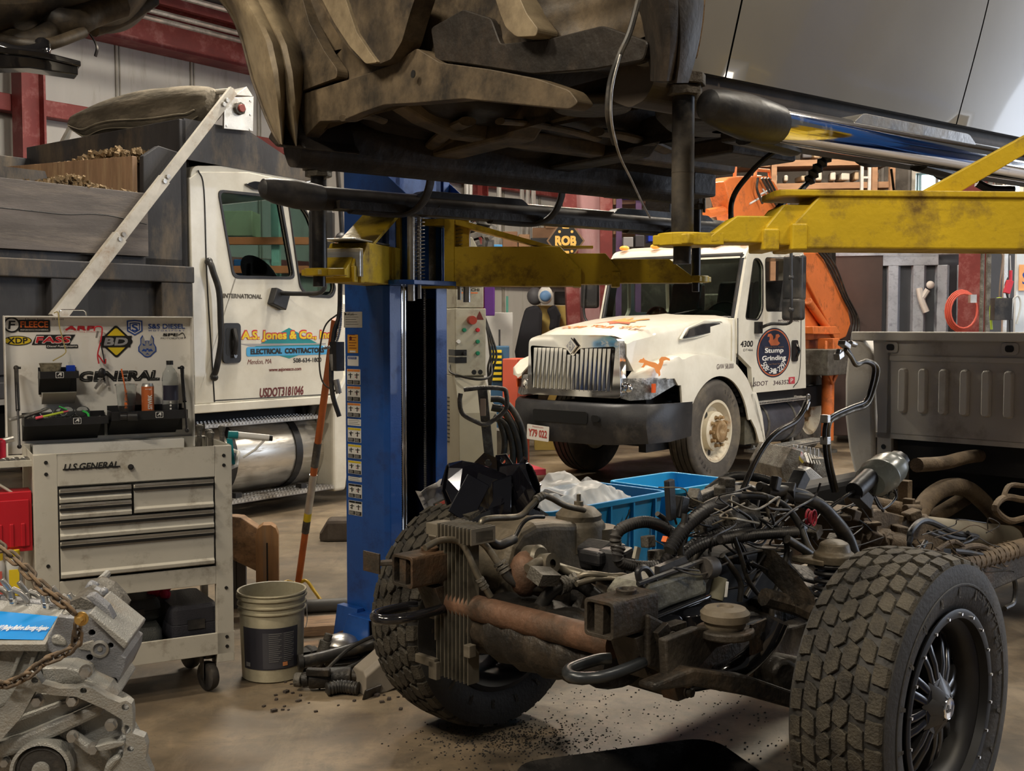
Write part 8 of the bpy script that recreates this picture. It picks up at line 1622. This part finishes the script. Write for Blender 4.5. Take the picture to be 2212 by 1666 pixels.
b.build('cable_bundle',m_hose,cbn)
# ---- pallet jack
p=at(1055,1000,6.6); pj=thing('pallet_jack','grey pallet jack with a looped steering handle beside the cabinet','pallet jack',(p.x,p.y,0),R(0))
PJ=FR[pj.name]
def J(px,py,Y): return PJ@at(px,py,Y)
b=MB(); b.tube([J(1002,842,6.4),J(1040,838,6.4),J(1085,840,6.4),J(1094,852,6.4),J(1092,885,6.4),J(1060,912,6.42),J(1045,917,6.42),J(1030,912,6.42),J(1000,895,6.42),J(993,870,6.4),J(995,850,6.4)],.0135,10,0,k=4,loop=False); b.build('handle_loop',m_castd,pj)
b=MB(); a=J(1042,842,6.4); c=J(1062,1035,6.6); b.loft([[p_+V((-.028,-.02,0)),p_+V((.028,-.02,0)),p_+V((.028,.02,0)),p_+V((-.028,.02,0))] for p_ in(a,a.lerp(c,.5),c,V((c.x,c.y,.2)))],0,True,False); b.bb(a.x-.012,a.x+.02,a.y-.03,a.y-.022,a.z-.15,a.z-.05,1); b.build('handle_stem',[m_castd,flat('jack_label',(.4,.3,.2))],pj,bevel=.004)
b=MB(); b.bb(-.12,.12,-.1,.12,.1,.35).bb(-.27,-.12,.1,1.3,.06,.12).bb(.12,.27,.1,1.3,.06,.12).bb(-.27,.27,.08,.2,.08,.3); b.cyl((-.08,0,.09),(.08,0,.09),.09,20); b.cyl((-.2,1.2,.04),(-.15,1.2,.04),.04,14).cyl((.15,1.2,.04),(.2,1.2,.04),.04,14); b.build('fork_frame',M('jack_yellow',(.4,.3,.04),.5),pj,bevel=.01)
hz=thing('hose_coil','thick black rubber hoses coiled over the pallet jack','hose',tuple(at(1095,1080,6.9)*V((1,1,0))),0)
HZM=FR[hz.name]; b=MB()
for pts,r in (([(1060,862),(1085,865),(1110,890),(1128,930),(1134,980),(1130,1030),(1120,1060)],.020),([(1062,880),(1090,890),(1115,940),(1125,1000),(1120,1050)],.024),([(1066,900),(1095,920),(1108,970),(1105,1020),(1095,1060)],.022),([(1066,1000),(1085,990),(1090,950),(1080,910)],.02),([(1060,1015),(1080,1010),(1092,1040),(1090,1065)],.016)): b.tube([HZM@at(a,c,6.95) for a,c in pts],r,12)
b.tube([HZM@at(1120,1060,6.95),HZM@at(1120,1200,6.95)],.02,8); b.build('rubber_hose_run',m_hose,hz)
# ---- second bare engine by the trucks
e2=thing('spare_engine','small bare grey engine standing on a pallet behind the chassis','engine',tuple(at(1745,1080,8.3)*V((1,1,0))),R(15))
E2=FR[e2.name]
def G(px,py,Y): return E2@at(px,py,Y)
def gp(name,pts,Y,d,mat,bev=.006):
    A=[G(a,c,Y) for a,c in pts]; y0=sum(p.y for p in A)/len(A); b=MB(); b.prism([(p.x,p.z) for p in A],'xz',y0,y0+d); return b.build(name,mat,e2,bevel=bev)
gp('left_bank',[(1683,1010),(1710,968),(1735,975),(1725,1020),(1705,1048),(1690,1035)],8.2,.5,m_castd); gp('right_bank',[(1752,990),(1785,990),(1800,1030),(1798,1060),(1770,1050),(1755,1020)],8.3,.4,m_castd)
b=MB(); q=[G(1710,968,8.25),G(1735,1000,8.2),G(1782,1005,8.5),G(1770,975,8.6)]; b.add(q,[(0,1,2,3)]); b.build('valley_plate',m_chrome,e2,solid=.02)
b=MB()
for i in range(7): c=G(1712+i*9,966+i*1.5,8.4); b.cyl(c-V((0,0,.06)),c+V((0,0,.02)),.012,8)
for i in range(8):
    a=G(1722+i*6,975+i*2,8.35); c=G(1730+i*6,1000+i*1.0,8.25); b.cyl(a+V((0,0,.01)),c+V((0,0,.01)),.006,6)
b.build('rocker_arm',m_steel,e2)
gp('rear_housing',[(1700,1085),(1712,1050),(1725,1040),(1740,1015),(1752,1010),(1764,1020),(1790,1040),(1800,1065),(1800,1110),(1700,1110)],8.15,.15,m_cast)
b=MB(); c=G(1745,1078,8.12); k=T(*c)@rot(90,0,0); b.lathe([(.075,-.02),(.075,.01),(.06,.012),(.055,0),(.03,0),(.03,.02),(1e-4,.02)],28,0,k); 
for i in range(9): a=2*PI*i/9; b.cyl(c+V((.11*math.cos(a),.0,.10*math.sin(a)+.02)),c+V((.11*math.cos(a),-.03,.10*math.sin(a)+.02)),.010,8)
b.build('crank_end',m_castd,e2)
b=MB(); b.bb(-.4,.4,-.1,.6,0,.12); z=G(1745,1105,8.2).z; b.bb(-.15,.2,.05,.35,.12,z+.02); b.build('pallet_base',m_wood,e2,bevel=.004)
# ---- items behind the truck, against the left wall
bgbox('white_board',1042,675,1108,1000,13.2,.05,flat('white_panel',(.6,.6,.58)),'tall white panel leaning behind the control cabinet','panel')
g=bgbox('parts_organizer',1060,748,1100,832,12.2,.3,flat('organizer_blue',(.03,.10,.2)),'dark blue parts organizer with yellow trays left of the white truck','organizer',floor=True)
for i in range(6):
    b=MB(); q=at(1062,760+i*12,12.18); b.bb(0,.11,-.03,0,-.01,.02); o=b.build('organizer_tray',t_yel,g); o.location=FR[g.name]@q
bgbox('red_carton',1085,775,1120,832,12.0,.4,flat('carton_red',(.5,.09,.05)),'red and white carton beside the truck headlight','carton',rz=-20,floor=True)
bgbox('microphone_stand',1077,712,1081,800,12.4,.03,m_black,'thin black upright stand above the parts organizer','stand',bevel=0,floor=True)
bgbox('purple_bin',1046,618,1068,682,12.6,.3,flat('purple_plastic',(.13,.03,.28)),'purple plastic bin behind the control cabinet','bin')
bgbox('shelf_plank',1040,545,1100,553,12.9,.5,flat('beam_orange',(.7,.16,.05)),'bright orange shelf beam beside the far swing arm','shelf beam')
bgbox('blue_crate',1035,528,1085,545,13.0,.3,flat('crate_blue',(.05,.25,.55)),'light blue crate standing on the orange shelf beam','crate')
def jacket(pts,Y,mat,lab):
    b=MB(); A=[at(a,c,Y) for a,c in pts]; o=A[0].copy(); b.prism([(p.x-o.x,p.z-o.z) for p in A],'xz',0,.14); return simple('work_jacket',b,mat,lab,'jacket',tuple(o),0,bevel=.04,group='jackets on the hooks')
bgbox('locker',1155,660,1232,1000,13.6,.5,M('locker_yellow',(.50,.36,.10),.5,var=.1),'tall ochre metal locker behind the white truck','locker')
jacket([(1135,665),(1160,658),(1172,672),(1170,740),(1160,790),(1118,800),(1112,760),(1125,700)],13.3,flat('jacket_black',(.02,.02,.025),.9),'long black jacket hanging at the left of the ochre locker')
jacket([(1180,668),(1200,656),(1212,680),(1208,712),(1185,715),(1190,690)],13.4,bpy.data.materials['jacket_black'],'short black jacket hanging over the ochre locker door')
b=MB(); b.ball((0,0,0),.10,10,0,(1,.8,1.1)); simple('respirator_mask',b,flat('mask_grey',(.1,.1,.11)),'dark grey mask hanging above the black jacket','mask',at(1156,640,13.5),bevel=0)
b=MB(); b.ball((0,0,0),.10,10,0,(.9,.8,1.1)); b.cyl((0,0,.09),(0,0,.2),.05,12,0); b.ball((0,-.05,-.01),.07,8,1,(1,.7,1)); simple('spray_jug',b,[t_white,flat('jug_blue',(.15,.3,.55))],'white jug with a blue label on top of the locker','jug',at(1178,638,13.4),bevel=0)
bgbox('dark_case',1198,630,1228,658,13.7,.3,m_black,'black case lying on top of the ochre locker','case')
m_cards=[M('card%d'%i,c_,.8,var=.12) for i,c_ in enumerate(((.34,.21,.12),(.25,.14,.08),(.42,.30,.20)))]
rs2=random.Random(21)
for i,(x0,y0,x1,y1,k,lab) in enumerate(((1150,492,1200,516,1,'wide brown carton on the high shelf near the warning sign'),(1178,470,1210,494,0,'upper brown carton stacked by the pink column'),(1120,506,1145,545,0,'upright open cardboard carton on the high shelf'),(1086,500,1118,540,1,'dark brown sack-like carton at the shelf left end'),(1146,514,1200,542,3,'black case between the cartons on the shelf'),(1195,544,1212,562,2,'small pale carton beside the warning sign'),(1148,545,1194,560,0,'flat carton at the bottom of the shelf stack'),(1212,544,1225,562,2,'narrow pale carton at the shelf right end'))):
    bgbox('storage_carton',x0,y0,x1,y1,13.5-.03*i,.3,m_cards[k] if k<3 else m_black,lab,'carton',group='cartons on the high shelf',bevel=.01,rz=rs2.uniform(-6,6))
bgbox('shelf_board',1080,561,1235,567,13.2,.6,flat('beam_orange2',(.5,.12,.05)),'long reddish shelf board under the cartons','shelf board')
b=MB(); 
for i in range(40): b.box((rs2.uniform(-.2,.2),rs2.uniform(-.1,.1),rs2.uniform(-.2,.22)),(rs2.uniform(.04,.14),rs2.uniform(.04,.14),rs2.uniform(.03,.1)),(rs2.uniform(-40,40),rs2.uniform(-40,40),rs2.uniform(0,90)))
simple('scrap_pile',b,M('scrap_dark',(.05,.048,.045),.6,dirt=(.15,.13,.11)),'heap of dark machine scrap above the control cabinet','scrap heap',at(1018,500,12.0),kind='stuff')
bgbox('green_pipe',1093,640,1098,735,13.4,.05,flat('pipe_green',(.1,.35,.28)),'thin green pipe running down the white wall','pipe',bevel=0)
# vertical pale conduits on the wall
for i,(px,lab) in enumerate(((1008,'pale pipes left of the narrow red column'),(1016,'pale pipe just left of the narrow red column'),(1078,'grey pipe right of the narrow red column'),(1128,'grey corrugated pipe above the carton shelf'),(1140,'second grey pipe above the carton shelf'),(1152,'grey pipe nearest the pink column'))):
    b=MB(); b.cyl((0,0,0),(0,0,2.6),.03,8); simple('wall_pipe',b,m_alu,lab,'pipe',at(px,540,13.9),bevel=0,group='pipes on the white wall')
# diamond sign
g=thing('warning_sign','orange and black diamond warning sign hung at the pink column','sign',tuple(at(1222,520,12.6)))
b=MB(); q=.30; b.prism([(-q*.72,0),(0,-q),(q*.72,0),(0,q)],'xz',0,.03); b.build('sign_board',M('sign_wood',(.22,.13,.07),.7),g); b=MB(); q=.27; b.prism([(-q*.72,0),(0,-q),(q*.72,0),(0,q)],'xz',-.006,0); b.build('sign_face',t_black,g)
b=MB(); k=side(0,-.008,0); b.bold('ROB',.24,.11,k,0,0,.006); b.shape(rrect(.08,.03,.01),k@T(0,.15,0),0); b.shape(rrect(.08,.03,.01),k@T(0,-.13,0),0)
for s_ in(-1,1):
    for y_,x_ in((.10,.07),(-.06,.10),(-.12,.07)): b.shape(rrect(.03,.03,.012),k@T(s_*x_,y_,0),0)
b.build('lettering',flat('sign_amber',(.85,.5,.12),emit=.0),g)
# ---- racks with blue bins behind the truck roof
def rack(xa,xb,ys,posts,Y,m,lab):
    g=thing('storage_rack',lab,'rack',tuple(at((xa+xb)/2,900,Y)*V((1,1,0))),0,'racks at the far wall'); I=FR[g.name]
    def q(px,py,dy=0): return I@at(px,py,Y)+V((0,dy,0))
    for y in ys:
        a=q(xa,y);c=q(xb,y-(6 if Y>15 else 4)); b=MB(); b.add([a,c,c+V((0,.6,0)),a+V((0,.6,0))]+[v-V((0,0,.09)) for v in(a,c,c+V((0,.6,0)),a+V((0,.6,0)))],[(0,1,2,3),(4,5,6,7),(0,1,5,4),(1,2,6,5),(2,3,7,6),(3,0,4,7)]); b.build('shelf_board',m_wood2,g)
    for px in posts:
        a=q(px,600); b=MB(); b.bb(a.x-.04,a.x+.04,-.05,.03,0,q(px,ys[0]-60).z); b.build('upright',m,g)
    return g
m_wood2=M('shelf_wood',(.25,.14,.08),.7,0,var=.2,scale=2,stretch=(1,6,6))
rack(1325,1470,(428,492),(1336,1378,1450),15.5,flat('purple_post',(.12,.06,.16)),'wooden rack with purple posts and blue bins behind the white truck roof')
for i,(x0,y0,x1,y1,lab) in enumerate(((1345,418,1372,430,'blue bin on the rack nearest the pink column'),(1374,416,1400,429,'second blue bin along the upper rack shelf'),(1402,418,1425,429,'third blue bin along the upper rack shelf'),(1400,502,1420,522,'blue bin low in the rack above the truck roof'),(1422,505,1440,522,'last blue bin beside the low one'),(1345,476,1372,489,'blue bin behind the purple posts'),(1376,478,1398,488,'wide blue bin on the lower rack shelf'))):
    bgbox('parts_bin',x0,y0,x1,y1,15.4-(.01*i),.3,flat('bin_blue',(.01,.05,.55)) if i==0 else bpy.data.materials['bin_blue'],lab,'bin',group='blue bins on the rack',bevel=.01)
for i,(x0,y0,x1,y1,c_,lab) in enumerate(((1346,512,1368,534,(.3,.3,.32),'round pale tin low on the purple rack'),(1372,508,1392,534,(.05,.05,.06),'black box low on the purple rack'),(1426,470,1440,480,(.45,.45,.42),'small white tub on the rack shelf'),(1404,440,1420,455,(.2,.18,.15),'grey tub between the rack shelves'))):
    bgbox('shelf_tub',x0,y0,x1,y1,15.3,.25,flat('tub%d'%i,c_),lab,'tub',group='tubs on the rack')
rack(1600,1925,(348,398,450),(1668,1884,1922),16.8,m_wood2,'long wooden shelving on the dark far wall behind the orange crane')
for i in range(26):
    row=i//9; px=1635+(i%9)*31+rs2.uniform(-6,6); yb=(344,393,446)[row]-(px-1600)*.018; h=rs2.uniform(7,20); w_=rs2.uniform(8,22); cc=rs2.choice(((.2,.17,.14),(.06,.06,.07),(.32,.24,.16),(.4,.38,.34),(.1,.13,.2),(.25,.15,.09)))
    o=bgbox('stored_item',px,yb-h,px+w_,yb,16.9,.3,flat('stored%d'%i,cc),'small dim item stored on the long wooden shelving at the far wall','stored item',group='items on the far shelving',bevel=.02,rz=rs2.uniform(-15,15))
for i,(px,lab) in enumerate(((1762,'left rail of the aluminium ladder by the shelving'),(1775,'right rail of the aluminium ladder by the shelving'))): pass
g=thing('ladder','narrow aluminium ladder standing before the far shelving','ladder',tuple(at(1865,900,15.8)*V((1,1,0)))); I=FR[g.name]; b=MB()
for px in(1858,1874): a=I@at(px,600,15.8); b.bb(a.x-.02,a.x+.02,-.02,.02,0,4.4)
for i in range(14): b.bb((I@at(1858,600,15.8)).x,(I@at(1874,600,15.8)).x,-.015,.015,.3+i*.3,.33+i*.3)
b.build('ladder_frame',m_alu,g)
# ---- steel container and sheet panels at the right
p=at(1800,900,14.4); sc_=thing('steel_container','brown steel container with pale corrugated doors behind the pickup bed','container',(p.x,p.y,0),R(-17))
I=FR[sc_.name]
def SCN(px,py): return hit(sc_,1,0,px,py)
zc=SCN(1850,550).z; xa=0; xb=SCN(1905,700).x; xc=SCN(2086,700).x
b=MB(); b.bb(0,xb,0,1.2,.1,zc).bb(xb,xc,.15,1.2,.1,zc); b.build('container_body',M('brown_steel',(.085,.052,.045),.6,.1,var=.15,scale=1.5,dirt=(.03,.022,.02),damt=.45,dscale=1.2,dsoft=.9),sc_,bevel=.01)
b=MB(); m_pale=M('pale_panel',(.42,.46,.54),.5,.1,var=.15,scale=6,dirt=(.2,.22,.27),damt=.35,dscale=12)
b.bb(0,xc,-.02,.0,zc-.02,zc+.03)
for px0,px1 in((1912,1944),(1966,2000),(2018,2050),(2066,2084)): b.prism([(SCN(px0,700).x,.1),(SCN(px0,700).x+.03,.0),(SCN(px1,700).x-.03,.0),(SCN(px1,700).x,.1)],'xy',.15,zc-.15)
b.bb(xb,SCN(2025,700).x,.0,.1,zc-.15,zc-.02); b.build('corrugated_door',m_pale,sc_,bevel=.006)
b=MB(); b.bb(xb,xc,.10,.149,.1,zc-.02); b.build('door_recess',flat('recess_dark',(.05,.055,.07)),sc_)
q=SCN(1985,640); b=MB(); b.tube([(q.x,-.05,q.z+.10),(q.x+.03,-.06,q.z-.05),(q.x+.09,-.05,q.z-.2)],.04,8).tube([(q.x+.04,-.06,q.z-.02),(q.x+.10,-.06,q.z+.08)],.035,8).ball((q.x+.13,-.05,q.z+.14),.05,8); b.build('chalky_rag',flat('rag_white',(.75,.72,.7),.9),sc_)
c=column(RX(2104,700,9.0).x,RX(2104,700,9.0).y,.30,.3,7.0,m_red,'dark red column between the pale container doors and the air hoses')
g=thing('extension_cord','orange extension cord looped on a hook by the red column','extension cord',tuple(at(2082,672,11.0))); b=MB()
for i in range(4): b.tube([((.13+.01*i)*math.cos(a),.02*i,(.17+.012*i)*math.sin(a)) for a in [2*PI*k/20 for k in range(20)]],.009,6,0,cur=False,loop=True)
b.build('cord_loop',flat('cord_orange',(.5,.08,.05)),g); b=MB(); b.bb(.04,.1,-.06,.0,.08,.16); b.build('hook',m_alu,g)
for i,(pts,r,c_,lab) in enumerate((([(2142,712),(2140,670),(2146,650),(2160,645),(2168,650)],.012,(.4,.55,.05),'yellow-green air hose hanging at the right'),([(2182,720),(2180,660),(2172,620),(2178,600)],.010,(.01,.01,.012),'black cable hanging beside the air hose'),([(2196,700),(2205,660),(2200,640),(2188,650),(2184,690)],.010,(.5,.52,.52),'white air line looped at the right edge'),([(2158,690),(2160,620),(2166,560),(2164,548)],.008,(.18,.13,.1),'thin brown cord beside the air hose'),([(2176,690),(2180,640),(2183,600),(2182,552)],.006,(.4,.4,.42),'thin pale cord at the right edge'))):
    b=MB(); P=[at(a,c2_,10.2+.02*i) for a,c2_ in pts]; o=P[0].copy(); b.tube([p-o for p in P],r,8); simple('air_line',b,flat('air%d'%i,c_),lab,'air hose',tuple(o),bevel=0)
b=MB(); b.box((0,0,0),(.05,.05,.12),(0,15,0),0).box((0.02,0,.1),(.02,.03,.1),(0,0,0),0).box((-.06,0,-.2),(.16,.1,.2),(0,0,0),1); simple('air_regulator',b,[flat('reg_red',(.45,.03,.05)),m_black],'red air gun and black regulator hanging among the hoses','air tool',at(2178,620,10.1))
for i,(px,lab) in enumerate(((2128,'left dark post before the bright doorway'),(2164,'middle slim steel post before the doorway'))):
    b=MB(); b.bb(-.02,.02,-.02,.02,0,5.2); simple('steel_post',b,m_alu if i else m_castd,lab,'post',at(px,900,11.6)*V((1,1,0)),bevel=0)
bgbox('sign_panel',2194,548,2230,660,10.8,.04,flat('panel_bright',(.6,.66,.72)),'pale panel with an orange mark cut by the right picture edge','panel',bevel=0,floor=True)
b=MB(); b.bb(0,.12,-.01,0,0,.25); b.text('S',.06,.12,side(.06,-.011,.12),1); simple('orange_notice',b,[flat('notice_orange',(.85,.4,.15)),t_blue],'orange notice with blue writing on the pale panel','notice',at(2200,628,10.78),bevel=0)
bgbox('dark_board',2130,548,2194,1000,12.4,.05,flat('board_dark',(.05,.05,.055)),'dark boarding behind the hanging air hoses','board',bevel=0)
# wheeled frame below the truck's left side
b=MB(); b.lathe([(.05,-.03),(.11,-.03),(.13,0),(.11,.03),(.05,.03)],24,0,rot(90,0,0)); simple('trolley_wheel',b,m_rub2,'grey trolley wheel behind the black hoses','wheel',at(1072,960,8.6),bevel=0)
b=MB(); b.bb(0,.4,0,.5,0,.06); simple('red_creeper',b,flat('creeper_red',(.5,.05,.08)),'red plastic creeper on the floor left of the truck','creeper',atz(1100,1030,0),20)

for i,(px0,px1,py,lab) in enumerate(((470,735,520,'upper orange rack beam seen through the dump truck windows'),(470,735,582,'lower orange rack beam seen through the dump truck windows'))):
    bgbox('rack_beam',px0,py-8,px1,py+8,12.0,.1,flat('rack_orange',(.62,.17,.07)) if i==0 else bpy.data.materials['rack_orange'],lab,'rack beam',bevel=.004)
bgbox('rack_post',590,440,602,900,12.05,.1,flat('rack_teal',(.25,.42,.38)),'pale green rack post behind the dump truck cab','rack post',bevel=.004,floor=True)
bgbox('stored_crate',505,560,548,612,12.1,.4,flat('crate_navy',(.02,.1,.3)),'blue crate on the rack behind the dump truck','crate'); bgbox('stored_crate',548,560,590,612,12.15,.4,flat('crate_pale',(.45,.55,.55)),'pale crate on the rack behind the dump truck','crate')
bgbox('stored_crate',480,455,545,510,12.2,.4,flat('crate_olive',(.28,.30,.2)),'olive box on the upper rack beam behind the truck','crate')

b=MB(); b.bb(-.02,1.4,0,.05,-.03,.03).cyl((0,.02,-3.0),(0,.02,0),.02,8); simple('hose_rail',b,m_castd,'dark rail the air hoses hang from, at the right','rail',at(2125,540,10.3),0,bevel=0)

w=MB(); w.bb(XB+2.0,XB+2.05,-16,2,-1,9); rb('outside_sky',w,M('daylight_outside',(.82,.9,1),.9,var=0,emit=7))
# ---------- smaller finishing pieces ----------
# vertical blackening pole, straps and fittings seen around the lift
b=MB(); b.tube([FR[dt.name]@at(742,430,7.6),FR[dt.name]@at(742,520,7.6),FR[dt.name]@at(744,600,7.6)],.018,8) if False else None
# service tags on the near arm, scrape marks stay in the paint material
# black debris under the chassis front
b=MB(); rr=random.Random(31)
for i in range(60):
    x=rr.uniform(-1.0,-.35); y=rr.uniform(4.3,4.9); s_=rr.uniform(.004,.012); b.box((x,y,s_*.4),(s_*2,s_*1.4,s_),(0,0,rr.uniform(0,90)))
tag(b.build('floor_crumbs',M('crumbs',(.05,.038,.03),.9),None),'small dark crumbs on the floor around the parts heap','grit',kind='stuff')
# extra used parts in the heap
def hp2(name,lab,cat,px,py,rz,fn,mat): 
    b=MB(); fn(b); simple(name,b,mat,lab,cat,atz(px,py,0),rz,bevel=.003)
hp2('brake_caliper','dark cast caliper at the left end of the parts heap','brake part',655,1440,30,lambda b:(b.box((0,0,.04),(.14,.08,.07)),b.cyl((-.04,-.05,.05),(-.04,.05,.05),.03,14),b.cyl((.04,-.05,.05),(.04,.05,.05),.03,14)),m_grease)
hp2('ribbed_hose','short ribbed black hose lying in front of the parts heap','hose',705,1505,5,lambda b:b.cor([(0,0,.03),(.06,.02,.035),(.13,.0,.03)],.026,12,pitch=.014),m_hose)
hp2('metal_strap','bent rusty strap on top of the parts heap','metal strap',705,1425,-20,lambda b:b.tube([(0,0,.06),(.05,.02,.12),(.12,.03,.13),(.18,.02,.08)],.014,6,flat=.3),m_rust)
hp2('steering_coupler','grey metal coupler standing behind the starter motor','coupler',690,1450,0,lambda b:(b.cyl((0,0,.02),(.03,.02,.13),.03,14),b.cyl((.03,.02,.13),(.04,.025,.16),.018,12)),m_castd)
hp2('flat_washer_plate','flat dark plate lying under the black pipes','plate',745,1485,15,lambda b:b.bb(-.07,.07,-.05,.05,0,.012),m_castd)
# ---------- light ----------
def area(name,loc,tgt,size,energy,col,sy=None,spread=None):
    d=bpy.data.lights.new(name,'AREA'); d.energy=energy; d.color=col; d.size=size
    if sy: d.shape='RECTANGLE'; d.size_y=sy
    if spread: d.spread=R(spread)
    o=bpy.data.objects.new(name,d); COL.objects.link(o); o.location=loc; o.rotation_euler=(V(tgt)-V(loc)).to_track_quat('-Z','Y').to_euler(); return o
warm=(1,.86,.66); neu=(1,.91,.77)
i=0
for x,y,e in((-6,6,170),(-6,11.5,260),(-3.6,2.0,240),(-1.5,9,290),(1.2,12.8,220),(4,8,200),(4.5,15,300),(8,11,200),(3.2,.6,190),(-1.5,-1.5,190),(-3.2,-.5,150),(4.6,4.6,200)):  # unseen lamps; those behind the camera are added fill, the last lifts the bed
    area('ceiling_fill_light',(x,y,5.9 if y<8 else 5.7),(x,y,0),1.2,e,neu if i%2 else warm,.35); i+=1
area('bay_door_daylight',(9.5,6.5,2.3),(0,7.5,1.2),4,210,(.78,.86,1),3.4)
w=bpy.data.worlds.new('world'); sc.world=w; w.use_nodes=True; bg=w.node_tree.nodes['Background']; bg.inputs[0].default_value=(.95,.93,.92,1); bg.inputs[1].default_value=.07
sc.view_settings.exposure=.2
sc.cycles.max_bounces=5; sc.cycles.diffuse_bounces=3; sc.cycles.glossy_bounces=3; sc.cycles.use_adaptive_sampling=True; sc.cycles.adaptive_threshold=.03; sc.cycles.caustics_reflective=False; sc.cycles.caustics_refractive=False; sc.cycles.transparent_max_bounces=12; sc.cycles.use_denoising=True
